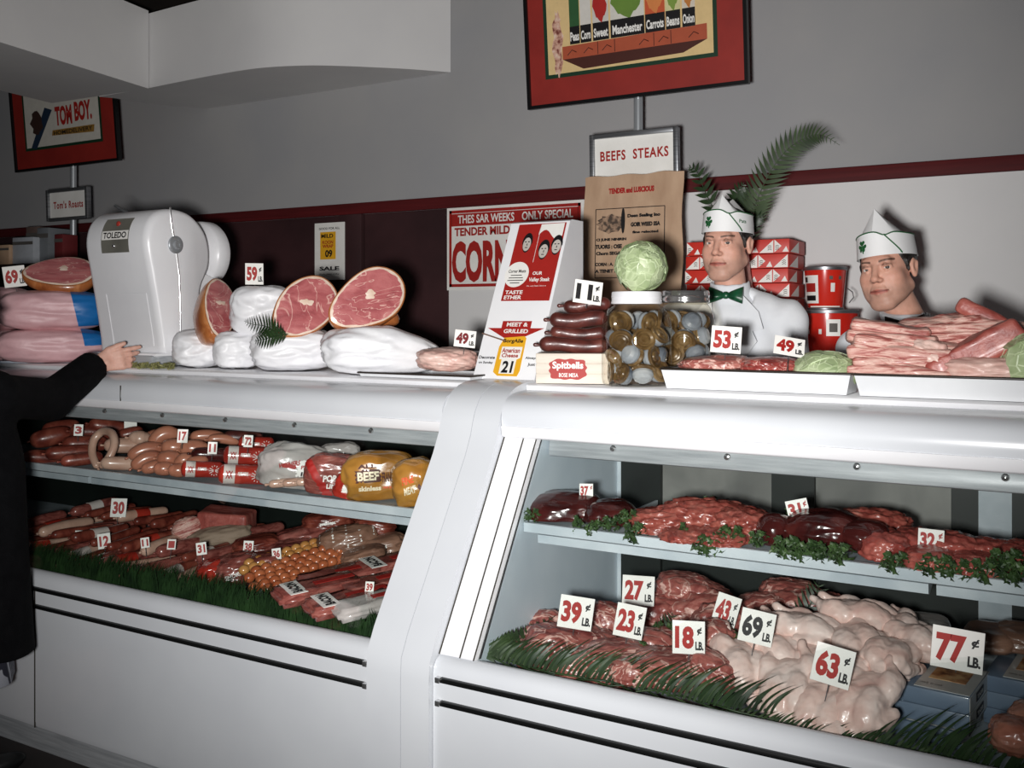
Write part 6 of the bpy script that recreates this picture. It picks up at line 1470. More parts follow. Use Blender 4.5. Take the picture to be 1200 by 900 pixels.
# fern sprig by the ham, parsley under the scale
fern('fern_sprig', 'dark fern sprig hanging over the white bundle beside the middle ham', [P(x, y, yy) for x, y, yy in ((332,396,2.44),(322,388,2.43),(310,382,2.43),(296,380,2.44),(286,376,2.45))], 16, .05, FERND, None, droop=.1, ratio=4)
fern('fern_sprig', 'dark fern sprig drooping below the middle ham', [P(x, y, yy) for x, y, yy in ((336,392,2.445),(322,394,2.43),(308,398,2.425),(298,400,2.425))], 12, .045, FERND, None, droop=.1, ratio=4)
PY = M_('dried_parsley', (120,122,70), .6, stops=[(.3,(86,90,44)),(.7,(160,156,104))], scale=30)
pm = parsley_mesh(9, .03, 60).build('garnish_clump', PY, None, 0, fix=False); tag(pm, 'x', 'garnish', 'yellowed garnish under the scale')
for i, x in enumerate((158,172,186,200)):
    o = pm if i == 0 else dup(pm); o.location = P(x, 429, 2.475); o.scale = (.9,.7,.5); o.rotation_euler = (0,0,i*.7); o['label'] = 'yellowed leafy garnish along the counter edge under the scale'
# ================================================================ people
def lerp3(a, b, t): return tuple(a[i]+(b[i]-a[i])*t for i in range(3))
def head_sdf(X, Y, Z, o, Rm, s, smile=0.0):
    """head around point o, turned by matrix Rm (local to body), scale s; faces -y"""
    dx, dy, dz = X-o[0], Y-o[1], Z-o[2]
    x = (Rm[0][0]*dx+Rm[1][0]*dy+Rm[2][0]*dz)/s; y = (Rm[0][1]*dx+Rm[1][1]*dy+Rm[2][1]*dz)/s; z = (Rm[0][2]*dx+Rm[1][2]*dy+Rm[2][2]*dz)/s
    a = x; 
    d = sd_ell(x,y,z,(0,.018,.045),(.076,.097,.088))
    d = smin(d, sd_ell(x,y,z,(0,-.030,-.020),(.063,.065,.087)), .03)
    d = smin(d, sd_ell(x,y,z,(0,-.068,-.098),(.025,.024,.021)), .024)
    for q in (-1,1):
        d = smin(d, sd_cap(x,y,z,(q*.053,.002,-.050),(q*.021,-.064,-.096),.024,.019), .024)
        d = smin(d, sd_ell(x,y,z,(q*.043,-.058,-.018),(.021,.022,.020)), .022)
    for q in (-1,1): d = smin(d, sd_ell(x,y,z,(q*.041,-.040,-.050),(.022,.034,.034)), .024)
    d = smin(d, sd_cap(x,y,z,(-.034,-.079,.034),(.034,-.079,.034),.011,.011), .014)
    for q in (-1,1):
        d = smax(d, -sd_ell(x,y,z,(q*.031,-.099,.013),(.018,.015,.012)), .012)
    d = smin(d, sd_cap(x,y,z,(0,-.087,.024),(0,-.108,-.018),.0075,.0105), .010)
    d = smin(d, sd_ell(x,y,z,(0,-.108,-.022),(.0115,.011,.009)), .008)
    for q in (-1,1):
        d = smin(d, sd_ell(x,y,z,(q*.0125,-.097,-.026),(.0085,.010,.007)), .005)
        d = smin(d, sd_cap(x,y,z,(q*.043,-.078,.0165),(q*.031,-.0900,.0205),.0044,.0052), .004)   # upper lids
        d = smin(d, sd_cap(x,y,z,(q*.031,-.0900,.0205),(q*.019,-.084,.0150),.0052,.0042), .004)
        d = smin(d, sd_cap(x,y,z,(q*.044,-.076,.010),(q*.031,-.086,.0035),.0035,.0038), .005)     # lower lids
        d = smin(d, sd_cap(x,y,z,(q*.031,-.086,.0035),(q*.019,-.083,.010),.0038,.0035), .005)
    d = smin(d, sd_ell(x,y,z,(0,-.079,-.060),(.030,.020,.022)), .016)
    for q in (-1,1):
        d = smin(d, sd_cap(x,y,z,(q*.004,-.0975,-.0535),(q*.025,-.087,-.0575+smile*.003),.0058,.003), .005)
        d = smin(d, sd_cap(x,y,z,(0,-.0965,-.066),(q*.023,-.086,-.0605+smile*.003),.0066,.003), .005)
        d = smax(d, -sd_cap(x,y,z,(q*.001,-.104,-.0592),(q*.028,-.0915,-.0592+smile*.004),.0022,.0016), .004)
        d = smax(d, -sd_cap(x,y,z,(q*.018,-.098,-.034),(q*.031,-.085,-.058),.0008,.0006), .008)
        d = smin(d, sd_ell(x+(-q)*.004*0,y,z,(q*.078,.014,.004),(.010,.019,.030)), .008)
        d = smin(d, sd_cap(x,y,z,(q*.083,.024,.018),(q*.080,.010,-.022),.007,.005), .006)
        d = smax(d, -sd_ell(x,y,z,(q*.088,.008,.006),(.006,.008,.014)), .006)
    return d*s
def head_local(P_, o, Rm, s):
    q = (P_-np.array(o)); M = np.array([[Rm[i][j] for j in range(3)] for i in range(3)]); return (q@M)/s
def lin(c): return np.array(srgb(c)[:3])
def skin_colors(o, Rm, s, tone, hairline=True):
    def col(co):
        L = head_local(co, o, Rm, s); x, y, z = L[:,0], L[:,1], L[:,2]; n = len(L)
        c = np.tile(lin(tone), (n,1))
        def mixc(mask, colr):
            nonlocal c
            m = np.clip(mask,0,1)[:,None]; c = c*(1-m)+lin(colr)*m
        # weathered cheeks, darker beard line, lips, brows, lids; painted shade in mouth line, lid folds, nostrils
        for q in (-1,1): mixc(np.exp(-(((x-q*.042)/.02)**2+((y+.07)/.03)**2+((z+.02)/.02)**2))*.35, (216,144,122))
        mixc(np.exp(-((x/.02)**2+((y+.108)/.02)**2+((z+.02)/.014)**2))*.3, (216,146,124))
        beard = np.clip((-.040-z)/.02,0,1)*np.clip((.02-y)/.03,0,1)*np.clip((z+.125)/.02,0,1)*(1-np.exp(-((x/.024)**2+((z+.06)/.010)**2)))
        mixc(beard*.36, (150,122,108))
        lip = (np.abs(x) < .028)*(y < -.078)*np.clip(1-np.abs((z+.0605))/(.0115-np.abs(x)*.24),0,1)
        mixc(np.clip(lip*2.2,0,1)*.8, (176,88,78))
        line = (np.abs(x) < .030)*(y < -.075)*np.exp(-((z+.0592-np.abs(x)*.04)/.0022)**2)
        mixc(line*.8, (92,40,36))
        for q in (-1,1):
            bx = (x*q-.032)/.019; bz = (z-(.0350-.0018*bx*bx+.0014*bx))/.0038
            mixc((y < -.05)*(np.abs(bx) < 1.05)*np.clip(1.3-np.abs(bz),0,1)*.92, (38,28,24))
            mixc((y < -.06)*np.exp(-(((x*q-.031)/.020)**2+((z-.024)/.005)**2))*.35, (120,76,62))
            mixc((y < -.06)*np.exp(-(((x*q-.031)/.016)**2+((z-.0205)/.0022)**2))*.75, (50,32,28))
            mixc((y < -.07)*np.exp(-(((x*q-.0075)/.004)**2+((z+.031)/.0025)**2))*.8, (84,44,38))
        return c
    return col
def eyes(root, o, Rm, s, look, iris):
    """two eyeballs, children of the person"""
    for q in (-1,1):
        c = Vector(o)+Rm @ Vector((q*.0315*s, -.0765*s, .0125*s)); r = .0125*s
        rt = MB(); rt.sphere((0,0,0), r, 3); e = rt.build('eyeball', plain('eye_white', (222,212,204), .25) if q < 0 else bpy.data.materials['eye_white'], root, 180, loc=c)
        d = Vector(look).normalized(); rot = (-d).to_track_quat('Y','Z').to_euler()
        m = MB(); m.lathe([(.0005,-.0002),(r*.52,-.0022)], 20, Matrix.Translation((0,-r*1.0,0)) @ Matrix.Rotation(R(90),4,'X') ); 
        i_ = MB(); M = Euler(rot).to_matrix().to_4x4()
        def cap(rad, lift):
            g = MB(); vs = [(0,-r-lift,0)]
            for k in range(20):
                a = 2*PI*k/20; u = rad*math.cos(a); v = rad*math.sin(a); vs.append((u, -math.sqrt(max(r*r-u*u-v*v,0))-lift, v))
            g.add(vs, [(0,1+(k+1)%20,1+k) for k in range(20)], M); return g
        ir = cap(r*.50, .0004).build('iris', iris, e, 180); cap(r*.25, .0008).build('pupil', BLACKINK, ir, 180)
def hand_chain(d, X, Y, Z, wrist, fwd, side, up, L=.185, curl=.5, k=.006, spread=1.0, curls=None, thumb=(.35,.85,-.2)):
    """palm with four fingers and a thumb; side = towards the thumb"""
    w = np.array(wrist); f = np.array(fwd)/np.linalg.norm(fwd); s_ = np.array(side)/np.linalg.norm(side); u = np.array(up)/np.linalg.norm(up)
    pl = L*.5
    d = smin(d, sd_cap(X,Y,Z,w,w+f*pl*.35,.023,.025), .02)
    for q, off in enumerate((.030,.010,-.010,-.029)):
        d = smin(d, sd_cap(X,Y,Z,w+f*pl*.25+s_*off*.6,w+f*pl*.98+s_*off,.0145,.0115), .010)
    for q, (off, ln) in enumerate(((.030,.88),(.010,1.0),(-.010,.92),(-.029,.72))):
        c = curl if curls is None else curls[q]
        p0 = w+f*pl*.98+s_*off; a = 0; ln2 = L*.46*ln
        segs = (.44,.31,.25); dr = .0105
        for j, sg in enumerate(segs):
            a += c*(.75 if j == 0 else 1.0); di = f*math.cos(a)-u*math.sin(a)+s_*off*.9*spread*(j == 0)
            di = di/np.linalg.norm(di); p1 = p0+di*ln2*sg
            d = smin(d, sd_cap(X,Y,Z,p0,p1,dr,dr*.90), .004); p0 = p1; dr *= .90
    t0 = w+f*pl*.25+s_*.020-u*.004; di = f*thumb[1]*.75+s_*thumb[0]+u*thumb[2]*.4; di = di/np.linalg.norm(di)
    t1 = t0+di*L*.20; di2 = f*thumb[1]+s_*thumb[0]*.45+u*thumb[2]; di2 = di2/np.linalg.norm(di2); t2 = t1+di2*L*.19; t3 = t2+(di2*.9+f*.2)*L*.13
    d = smin(d, sd_cap(X,Y,Z,t0,t1,.018,.0135), .012); d = smin(d, sd_cap(X,Y,Z,t1,t2,.0125,.0110), .004); d = smin(d, sd_cap(X,Y,Z,t2,t3,.0108,.0085), .004)
    return d
def paper_cap(root, o, Rm, s, lettering=False):
    """folded paper cap with green trim and shamrock, children of the person"""
    cap = bpy.data.objects.new('paper_cap', None); C.objects.link(cap); cap.parent = root
    M = Matrix.Translation(o) @ Rm.to_4x4() @ Matrix.Scale(s, 4)
    tilt = Matrix.Translation((0,.0,.048)) @ Matrix.Rotation(R(-4), 4, 'X')
    M = M @ tilt
    N = 64; a0, b0, cy = .0825, .108, .014; pk, dip = (.026,.024) if lettering else (.050,.004)
    keys = [(-1,.050),(-.62,.128),(-.1,.104),(.42,.126),(.9,.085),(1,.05)] if lettering else [(-1,.052),(-.55,.152),(.2,.122),(.8,.100),(1,.05)]
    def ridge_z(u):
        for (u0,z0_),(u1,z1_) in zip(keys, keys[1:]):
            if u <= u1: return z0_+(z1_-z0_)*(u-u0)/(u1-u0)
        return keys[-1][1]
    vs = []; fs = []; NY, NX = 48, 12
    for i in range(NY+1):
        u = -math.cos(PI*i/NY); aw = a0*math.sqrt(max(1-u*u,0))+.0005; y = cy+b0*u; zr = ridge_z(u)
        for k in range(-NX, NX+1):
            q = k/NX; vs.append((aw*q, y, .040+(zr-.040)*(1-abs(q))**.92))
    W_ = 2*NX+1
    for i in range(NY):
        for k in range(W_-1): fs.append((i*W_+k, i*W_+k+1, (i+1)*W_+k+1, (i+1)*W_+k))
    m = MB(); m.add(vs, fs, M); me = m.build('crown', HATP, cap, 24)
    def hb(ph): return .062+.010*math.cos(ph)**2*(1 if math.cos(ph) > 0 else 0)-.012*math.exp(-((ph-.45)/.22)**2)
    def onband(ph, z, off=.0045):
        rx = a0+off+.004*z/.06*0; ry = b0+off; sh = (1-.05*z/.06)
        return Vector((rx*sh*math.sin(ph), cy-ry*sh*math.cos(ph), z))
    vs = []; fs = []
    for j in range(7):
        for k in range(N):
            ph = -PI+2*PI*k/N; vs.append(onband(ph, -.004+(hb(ph)+.004)*j/6))
    for j in range(6):
        for k in range(N): fs.append((j*N+k, j*N+(k+1)%N, (j+1)*N+(k+1)%N, (j+1)*N+k))
    m = MB(); m.add(vs, fs, M); bd = m.build('turned_up_band', HATP, cap, 60)
    m = MB(); pts = [onband(-PI+2*PI*k/N, hb(-PI+2*PI*k/N)) for k in range(N+1)]; m.tube(pts, .0022, 6, M); m.build('green_edge', GREENINK, cap, 180)
    m = MB(); m.tube([onband(.45+.42*t+.10*t*t, hb(.45)*(1-t)**.8+.001*(1-t), .006) for t in [k/12 for k in range(13)]], .0022, 6, M); m.build('flap_edge', GREENINK, cap, 180)
    # shamrock
    m = MB(); pc, zc = -.40, .030
    def heart(cx, cz, ang, r):
        pts = []
        for k in range(22):
            t = 2*PI*k/22; hx = .62*16*math.sin(t)**3/16; hz = (13*math.cos(t)-5*math.cos(2*t)-2*math.cos(3*t)-math.cos(4*t))/16
            hx, hz = hx*r*1.45, (hz+.95)*r*.72
            pts.append((cx+hx*math.cos(ang)-hz*math.sin(ang), cz+hx*math.sin(ang)+hz*math.cos(ang)))
        return pts
    for ang in (0, 2.1, -2.1):
        pl = heart(0, .002, ang, .0145); c = onband(pc, zc+.002, .0068); n0 = len(pl)
        m.add([c]+[onband(pc+u/.098, zc+v, .0068) for u, v in pl], [(0,1+k,1+(k+1)%n0) for k in range(n0)], M)
    st = [onband(pc+u/.098, zc+v, .0066) for u, v in ((0,0),(.001,-.010),(.004,-.020))]; m.tube(st, .0017, 6, M)
    m.build('shamrock', GREENINK, bd, 0, fix=False)
    if lettering:
        t = text_mb('Pats', 1, .02); k = .030/t.w; m = MB(); m.add([tuple(onband(1.02+v[0]*k/.095, .034+v[2]*k*.9, .0062)) for v in t.v], t.f, M); m.build('lettering', GREENINK, bd, 0, fix=False)
    return cap
def butcher(label, X0, Y0, hx, hz, s, hyaw, hroll, hpitch, byaw, tie, tone, iris, lettering, smile, sh=1.44, lookcam=True, hdy=-.02):
    """root at the floor; local space faces -y; hx,hz: head centre in local space"""
    root = thing('person', label, 'person', (X0, Y0, 0), (0,0,R(byaw)), 'butchers behind the counter')
    Rm = Euler((R(hpitch), R(hroll), R(hyaw-byaw))).to_matrix(); o = (hx, hdy, hz)
    def body(X, Y, Z):
        d = head_sdf(X,Y,Z,o,Rm,s,smile)
        nb = (hx*.3, .035, sh-.01)
        nk = Vector(o)+Rm @ Vector((0,.022,-.055))*s
        d = smin(d, sd_cap(X,Y,Z,tuple(nk),nb,.050*s,.056), .012)
        d = smin(d, sd_ell(X,Y,Z,(0,.03,sh-.25),(.155,.095,.185)), .02)
        d = smin(d, sd_ell(X,Y,Z,(0,.03,sh-.52),(.145,.095,.16)), .06)
        for q in (-1,1):
            d = smin(d, sd_cap(X,Y,Z,(q*.05,.03,sh-.080),(q*.16,.03,sh-.10),.036,.040), .02)
            d = smin(d, sd_cap(X,Y,Z,(q*.18,.03,sh-.07),(q*.205,.04,sh-.36),.046,.036), .02)
            d = smin(d, sd_cap(X,Y,Z,(q*.205,.04,sh-.36),(q*.212,-.03,sh-.60),.036,.026), .015)
            d = hand_chain(d,X,Y,Z,(q*.212,-.03,sh-.60),(0.02*q,-.25,-1),(0,-1,.25),(q,0,0),curl=.35)
            d = smin(d, sd_cap(X,Y,Z,(q*.08,.03,sh-.60),(q*.095,.02,.48),.075,.05), .03)
            d = smin(d, sd_cap(X,Y,Z,(q*.095,.02,.48),(q*.10,.05,.08),.05,.034), .02)
            d = smin(d, sd_cap(X,Y,Z,(q*.10,.05,.05),(q*.11,-.10,.035),.035,.03), .02)
        return d
    lo, hi = hx-.105, hx+.105
    xs = axis_lin([(-.31,-.19,.006),(-.19,lo,.012),(lo,hi,.0026),(hi,.19,.012),(.19,.31,.006)]); ys = axis_lin([(-.17,hdy+.03,.0028),(hdy+.03,.17,.006)])
    zs = axis_lin([(0,sh-.82,.016),(sh-.82,sh-.56,.006),(sh-.56,sh-.1,.014),(sh-.1,hz-.135,.008),(hz-.135,hz+.10,.0026),(hz+.10,hz+.16,.006)])
    grid_obj('body', body, xs, ys, zs, SKIN, root, skin_colors(o, Rm, s, tone), 1)
    wo = Vector((X0,Y0,0)); Rb = Euler((0,0,R(byaw))).to_matrix(); look = Rb.transposed() @ (Vector((0,0,H))-(wo+Rb @ Vector(o)))
    eyes(root, o, Rm, s, look, iris)
    # hair: a shell on the back and sides of the head
    def hair(X, Y, Z):
        dx, dy, dz = X-o[0], Y-o[1], Z-o[2]
        x = (Rm[0][0]*dx+Rm[1][0]*dy+Rm[2][0]*dz)/s; y = (Rm[0][1]*dx+Rm[1][1]*dy+Rm[2][1]*dz)/s; z = (Rm[0][2]*dx+Rm[1][2]*dy+Rm[2][2]*dz)/s
        d = sd_ell(x,y,z,(0,.020,.046),(.0815,.103,.094))
        d = smax(d, -(y*.93+z*.30+.030), .008)                 # keep the face clear
        d = smax(d, -(z+.030+.25*(y-.08)+.0*x), .006)           # ends above the collar
        for q in (-1,1): d = smax(d, -sd_ell(x,y,z,(q*.086,.006,-.012),(.02,.022,.034)), .005)
        for q in (-1,1): d = smin(d, sd_cap(x,y,z,(q*.073,-.022,.028),(q*.0735,-.018,-.004),.0065,.0045), .006)
        return d*s
    hs = axis_lin([(hx-.11,hx+.11,.004)]); grid_obj('hair', hair, hs, axis_lin([(hdy-.13,hdy+.16,.004)]), axis_lin([(hz-.10,hz+.16,.004)]), HAIR, root, None, 1)
    paper_cap(root, Vector(o), Rm, s, lettering)
    # shirt, jacket, tie, trousers
    def shirt(X, Y, Z):
        d = sd_ell(X,Y,Z,(0,.025,sh-.20),(.150,.108,.235))
        nb = (hx*.3, .030, sh-.005); tp = tuple(Vector(nb).lerp(Vector(o)+Rm @ Vector((0,.02,-.07))*s, .62))
        c = sd_cap(X,Y,Z,nb,tp,.071,.064); c = smax(c, -(sd_cap(X,Y,Z,nb,tuple(Vector(tp)+Vector((0,0,.06))),.062,.055)), .004)
        c = smax(c, (Z-tp[2])+.30*(-(Y-.02)), .006)
        return smin(d, c, .008)
    grid_obj('shirt', shirt, axis_lin([(-.17,.17,.006)]), axis_lin([(-.11,.15,.006)]), axis_lin([(sh-.46,sh+.12,.006)]), CLOTHW, root, None, 2)
    def jacket(X, Y, Z):
        d = sd_ell(X,Y,Z,(0,.03,sh-.21),(.190,.124,.235)); d = smin(d, sd_ell(X,Y,Z,(0,.03,sh-.55),(.175,.120,.24)), .08)
        for q in (-1,1):
            d = smin(d, sd_cap(X,Y,Z,(q*.06,.035,sh-.015),(q*.175,.03,sh-.062),.052,.062), .03)
            d = smin(d, sd_cap(X,Y,Z,(q*.178,.03,sh-.072),(q*.208,.04,sh-.36),.060,.052), .03)
            d = smin(d, sd_cap(X,Y,Z,(q*.208,.04,sh-.36),(q*.215,-.02,sh-.575),.052,.044), .02)
        # open front: a V down to the first button, and the neck hole
        v = np.maximum(np.abs(X-hx*.2)*1.0-(Z-(sh-.26))*.30, -(Z-(sh-.26))*.4)
        v = np.maximum(v, Y+.0)
        d = smax(d, -v, .006)
        d = smax(d, -sd_cap(X,Y,Z,(hx*.3,.015,sh-.06),(hx*.4,-.01,sh+.16),.056,.078), .008)
        d = smax(d, -(Z-(sh-.78)), .006)
        f = .0030*np.sin(X*38+Z*22)*np.sin(Z*17-Y*25+1.3)+.002*np.sin(X*71-Z*44)
        return d+f
    jk = grid_obj('jacket', jacket, axis_lin([(-.31,.31,.007)]), axis_lin([(-.12,.18,.007)]), axis_lin([(sh-.80,sh+.08,.007)]), CLOTHW, root, None, 2)
    for q in (-1,1):        # lapels
        m = MB(); pts = [(q*.052+hx*.2,-.062,sh+.012),(q*.100,-.070,sh-.040),(q*.118,-.092,sh-.095),(q*.085,-.101,sh-.102),(q*.100,-.104,sh-.135),(q*.012+hx*.2,-.108,sh-.265),(q*.030+hx*.2,-.098,sh-.16)]
        m.add(pts+[(p[0],p[1]+.005,p[2]) for p in pts], [tuple(range(7)), tuple(range(7,14))[::-1]]+[(i,(i+1)%7,7+(i+1)%7,7+i) for i in range(7)]); lp = m.build('lapel', CLOTHW, jk, 30)
    for z in (-.30,-.42,-.54):
        m = MB(); m.sphere((hx*.2, -.100 if z > -.4 else -.096, sh+z), (.009,.004,.009), 2); m.build('button', CARD, jk, 180)
    tb = Vector((hx*.35, -.052, sh+.005)) if not isinstance(tie, tuple) else None
    tb = Vector((hx*.4, -.058, sh+.012)); tm = GRNSATIN if tie == 'green' else BLKSATIN
    tw = bpy.data.objects.new('bow_tie', None); C.objects.link(tw); tw.parent = root; tw.location = tb; tw.rotation_euler = (R(-8), R(hroll*.6), R((hyaw-byaw)*.5))
    for q in (-1,1):
        m = MB(); n = 10; vs = []; fs = []
        for i in range(n+1):
            t = i/n; w_ = .009+.019*t**.8; th = .005+.007*math.sin(PI*min(1,t*1.05))
            for k in range(14):
                a = 2*PI*k/14; vs.append((q*(.008+.048*t), -.006-.004*t+th*math.sin(a)*(1+.25*math.cos(a*3)), w_*math.cos(a)))
        for i in range(n):
            for k in range(14): fs.append((i*14+k, i*14+(k+1)%14, (i+1)*14+(k+1)%14, (i+1)*14+k))
        fs += [tuple(range(14)), tuple(n*14+k for k in range(14))]
        m.add(vs, fs); m.build('bow', tm, tw, 60)
    m = MB(); m.sphere((0,-.008,0), (.0125,.010,.0125), 2, lump(3,.05)); m.build('knot', tm, tw, 180)
    def trous(X, Y, Z):
        d = sd_ell(X,Y,Z,(0,.03,sh-.60),(.160,.112,.14))
        for q in (-1,1):
            d = smin(d, sd_cap(X,Y,Z,(q*.082,.03,sh-.64),(q*.097,.02,.48),.086,.068), .03); d = smin(d, sd_cap(X,Y,Z,(q*.097,.02,.48),(q*.10,.045,.07),.068,.062), .02)
        return d
    grid_obj('trousers', trous, axis_lin([(-.19,.19,.011)]), axis_lin([(-.11,.17,.011)]), axis_lin([(.0,sh-.44,.012)]), TROUS, root, None, 2)
    for q in (-1,1):
        m = MB(); m.sphere((q*.107,-.03,.045), (.046,.135,.045), 3, lambda n: 1); m.v = [(v[0], v[1], max(v[2],.0)) for v in m.v]; m.build('shoe', BLACK, root, 180)
    return root
EYB = plain('brown_iris', (70,50,38), .2)
def place_head(px, py_eye, Y, byaw, hyaw, s):
    """head centre in the world so that the eyes come out at the given place in the photo"""
    e = P(px, py_eye, Y); f = Vector((math.sin(R(hyaw)), -math.cos(R(hyaw)), 0))
    return e-f*.080*s-Vector((0,0,.0125*s))
def man(label, px, py, Y, s, hyaw, hroll, hpitch, byaw, hx, sh_below, **kw):
    hd = place_head(px, py, Y, byaw, hyaw, s); Rb = Euler((0,0,R(byaw))).to_matrix(); hdy = kw.pop('hdy', -.02)
    org = hd-Rb @ Vector((hx, hdy, 0)); return butcher(label, org.x, org.y, hx, hd.z, s, hyaw, hroll, hpitch, byaw, sh=hd.z-sh_below, hdy=hdy, **kw)
man('butcher with a green bow tie and white paper cap standing behind the jars', 842, 283, 3.08, .94, -2, 1, 3, 8, -.01, .175, tie='green', tone=(218,168,148), iris=EYB, lettering=True, smile=0)
man('butcher with a black bow tie peering over the pork pile, head tilted', 1028, 313, 3.04, .95, -13, -7, 3, 2, -.085, .170, tie='black', tone=(218,166,145), iris=EYB, lettering=False, smile=1, hdy=-.05)

# ---------------------------------------------------------------- customer in the dark coat
cxy = Vector((-3.02, 1.775, 0))
cu = thing('person', 'customer in a long black coat at left, hand reaching over the counter', 'person', cxy)
def L_(p): return tuple(Vector(p)-cxy)
wr = L_(P(113, 427, 2.36)); kn = L_(P(138, 421, 2.372)); tip = L_(P(160, 411, 2.38))
SHR = (.215, .045, 1.245); ELB = L_((-3.03, 2.10, 1.165))
f_ = Vector(kn)-Vector(wr); vr = Vector((math.cos(face(130)), math.sin(face(130)), 0)); f_ = (vr*.97+Vector((0,0,.20))).normalized()
sd_ = Vector((0,0,1))-f_*f_.z; sd_.normalize(); up_ = f_.cross(sd_)           # thumb side up, back of hand towards the viewer
if up_.dot(Vector((0,-1,0))) < 0: up_ = -up_
hso = (-.01, .01, 1.475)
RmC = Euler((0,0,R(180-20))).to_matrix()
def cbody(X, Y, Z):
    d = head_sdf(X,Y,Z,hso,RmC,.92)
    d = smin(d, sd_cap(X,Y,Z,(hso[0],hso[1]-.01,hso[2]-.06),(-.0,.0,1.27),.045,.05), .02)
    d = smin(d, sd_ell(X,Y,Z,(0,0,1.08),(.155,.09,.22)), .04); d = smin(d, sd_ell(X,Y,Z,(0,0,.82),(.16,.10,.16)), .05)
    for q in (-1,1):
        d = smin(d, sd_cap(X,Y,Z,(q*.04,0,1.25),(q*.165,0,1.215),.04,.045), .03)
        d = smin(d, sd_cap(X,Y,Z,(q*.075,0,.80),(q*.08,.01,.42),.075,.048), .03); d = smin(d, sd_cap(X,Y,Z,(q*.08,.01,.42),(q*.08,-.02,.08),.048,.032), .02)
        d = smin(d, sd_cap(X,Y,Z,(q*.08,-.02,.05),(q*.085,.12,.03),.032,.026), .02)
    d = smin(d, sd_cap(X,Y,Z,(.17,.0,1.21),ELB,.042,.034), .02); d = smin(d, sd_cap(X,Y,Z,ELB,wr,.034,.024), .015)
    d = smin(d, sd_cap(X,Y,Z,(-.17,.0,1.21),(-.24,.03,.95),.042,.034), .02); d = smin(d, sd_cap(X,Y,Z,(-.24,.03,.95),(-.22,.14,.74),.034,.024), .015)
    d = hand_chain(d,X,Y,Z,(-.22,.14,.74),(0,.3,-1),(0,1,.3),(-1,0,0),curl=.35)
    d = hand_chain(d,X,Y,Z,np.array(wr),np.array(f_),np.array(sd_),np.array(up_),L=.178,curls=(.10,.42,.62,.70),thumb=(.55,.95,.10),spread=.5)
    return d
wx, wy_, wz = wr
xs = axis_lin([(-.34,-.30,.012),(-.30,-.17,.007),(-.17,wx-.05,.012),(wx-.05,wx+.21,.0036),(wx+.21,.32,.012)]); ys = axis_lin([(-.16,.20,.010),(.20,wy_-.09,.012),(wy_-.09,wy_+.16,.0036)])
zs = axis_lin([(0,.50,.014),(.50,.78,.008),(.78,wz-.08,.014),(wz-.08,wz+.09,.0036),(wz+.09,1.62,.006)])
def ccol(co): return np.tile(lin((224,176,158)), (len(co),1))
grid_obj('body', cbody, xs, ys, zs, SKIN, cu, ccol, 1)
def chair_(X, Y, Z):
    dx, dy, dz = X-hso[0], Y-hso[1], Z-hso[2]
    d = sd_ell(dx,dy,dz,(0,-.02,.04),(.092,.108,.10)); d = smin(d, sd_ell(dx,dy,dz,(0,-.055,-.05),(.085,.06,.09)), .04)
    return smax(d, (dy-.045), .01)
grid_obj('hair', chair_, axis_lin([(-.13,.11,.007)]), axis_lin([(-.16,.10,.007)]), axis_lin([(hso[2]-.17,hso[2]+.16,.007)]), HAIR, cu, None, 2)
cuff = tuple(Vector(wr)-(Vector(wr)-Vector(ELB)).normalized()*.035)
def coat(X, Y, Z):
    d = sd_ell(X,Y,Z,(0,0,1.10),(.205,.125,.22)); d = smin(d, sd_cap(X,Y,Z,(-.05,0,.95),(-.06,0,.42),.19,.235,(1,.68,1)), .06)
    d = smin(d, sd_cap(X,Y,Z,(.07,0,.95),(.065,0,.42),.19,.225,(1,.68,1)), .06)
    for q in (-1,1): d = smin(d, sd_cap(X,Y,Z,(q*.05,0,1.255),(q*.17,0,1.222),.055,.066), .03)
    d = smin(d, sd_cap(X,Y,Z,(.175,.01,1.21),ELB,.070,.066), .03); d = smin(d, sd_cap(X,Y,Z,ELB,cuff,.066,.058), .02)
    d = smin(d, sd_cap(X,Y,Z,(-.175,.0,1.21),(-.245,.03,.95),.066,.062), .03); d = smin(d, sd_cap(X,Y,Z,(-.245,.03,.95),(-.225,.12,.78),.062,.056), .02)
    d = smin(d, sd_cap(X,Y,Z,(0,-.01,1.27),(0,-.01,1.32),.075,.07), .02)
    hem = .365-.10*(X-.05)*0+.06*np.clip((X-.12)/.12,0,1)
    d = smax(d, hem-Z, .01); d = smax(d, -(sd_cap(X,Y,Z,(0,0,.15),(0,0,.52),.21,.15,(1,.66,1))), .01)
    d = smax(d, -sd_cap(X,Y,Z,(0,.0,1.27),(0,.0,1.40),.052,.058), .008)
    n_ = Vector(wr)-Vector(ELB); n_.normalize(); d2 = (X-cuff[0])*n_.x+(Y-cuff[1])*n_.y+(Z-cuff[2])*n_.z
    near = sd_cap(X,Y,Z,ELB,tuple(Vector(wr)+n_*.05),.09,.09)
    d = np.where(near < 0, smax(d, d2-.012, .006), d)
    return d+.004*np.sin(X*24+Y*13)*np.sin(Z*7+X*9)
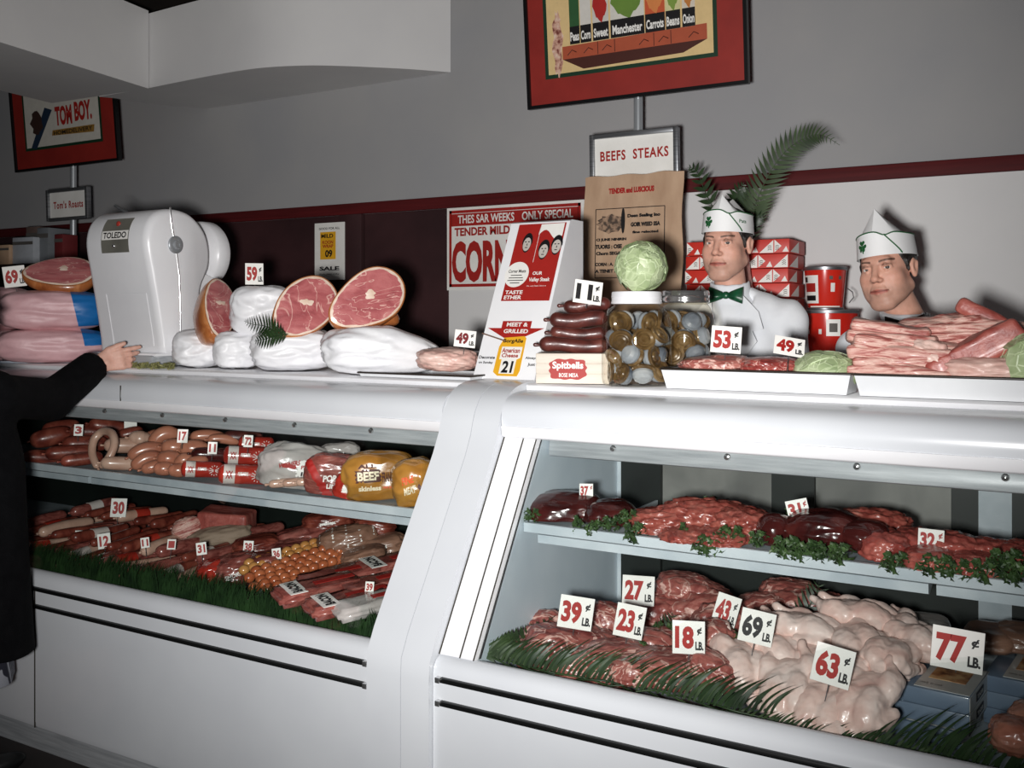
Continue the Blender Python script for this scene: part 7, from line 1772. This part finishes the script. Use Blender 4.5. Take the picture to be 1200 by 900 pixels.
grid_obj('coat', coat, axis_lin([(-.36,.34,.011)]), axis_lin([(-.22,.70,.011)]), axis_lin([(.33,1.38,.011)]), COAT, cu, None, 2)
STRIPE = None
def stripes():
    m, nt, b = newmat('striped_skirt'); v = coords(nt, (1,1,1), False); w = nt.nodes.new('ShaderNodeTexWave'); w.inputs['Scale'].default_value = 26; w.inputs['Distortion'].default_value = 1.5; w.bands_direction = 'X'
    nt.links.new(v, w.inputs['Vector']); nt.links.new(ramp(nt, w.outputs['Fac'], [(.45,(30,30,44)),(.55,(150,152,160))]), b.inputs['Base Color']); b.inputs['Roughness'].default_value = .8; return m
m = MB(); m.lathe([(.215,.325),(.22,.328),(.20,.50),(.16,.80),(.14,.85)], 48, Matrix.Diagonal((1,.66,1,1)), cap=False); m.v = [(v[0]*(1+.03*math.sin(9*math.atan2(v[1],v[0])))-.02, v[1]*(1+.03*math.sin(9*math.atan2(v[1],v[0]))), v[2]) for v in m.v]
m.build('skirt', stripes(), cu, 180)
for q in (-1,1):
    m = MB(); m.sphere((q*.083,.05,.035), (.038,.12,.036), 3); m.v = [(v[0], v[1], max(v[2],.0)) for v in m.v]; m.build('shoe', BLACK, cu, 180)
# ================================================================ the photographer's flash and the dim shop light
li = bpy.data.lights.new('flash', 'SPOT'); li.energy = 455; li.shadow_soft_size = .075; li.spot_size = R(92); li.spot_blend = 1
li.color = (1, .985, .97)
lo = bpy.data.objects.new('flash', li); C.objects.link(lo)
lo.location = (-.16*CS, -.16*SN, H-.07)
tgt = P(520, 250, 3.0)
lo.rotation_euler = (Vector(tgt)-lo.location).to_track_quat('-Z','Y').to_euler()
w = bpy.data.worlds.new('shop'); bpy.context.scene.world = w; w.use_nodes = True
w.node_tree.nodes['Background'].inputs['Color'].default_value = (.55,.62,.75,1); w.node_tree.nodes['Background'].inputs['Strength'].default_value = .05
sc = bpy.context.scene
sc.view_settings.view_transform = 'Standard'; sc.view_settings.look = 'None'; sc.view_settings.gamma = 1; sc.view_settings.use_curve_mapping = False
sc.view_settings.exposure = 0
sc.cycles.max_bounces = 6; sc.cycles.transparent_max_bounces = 16
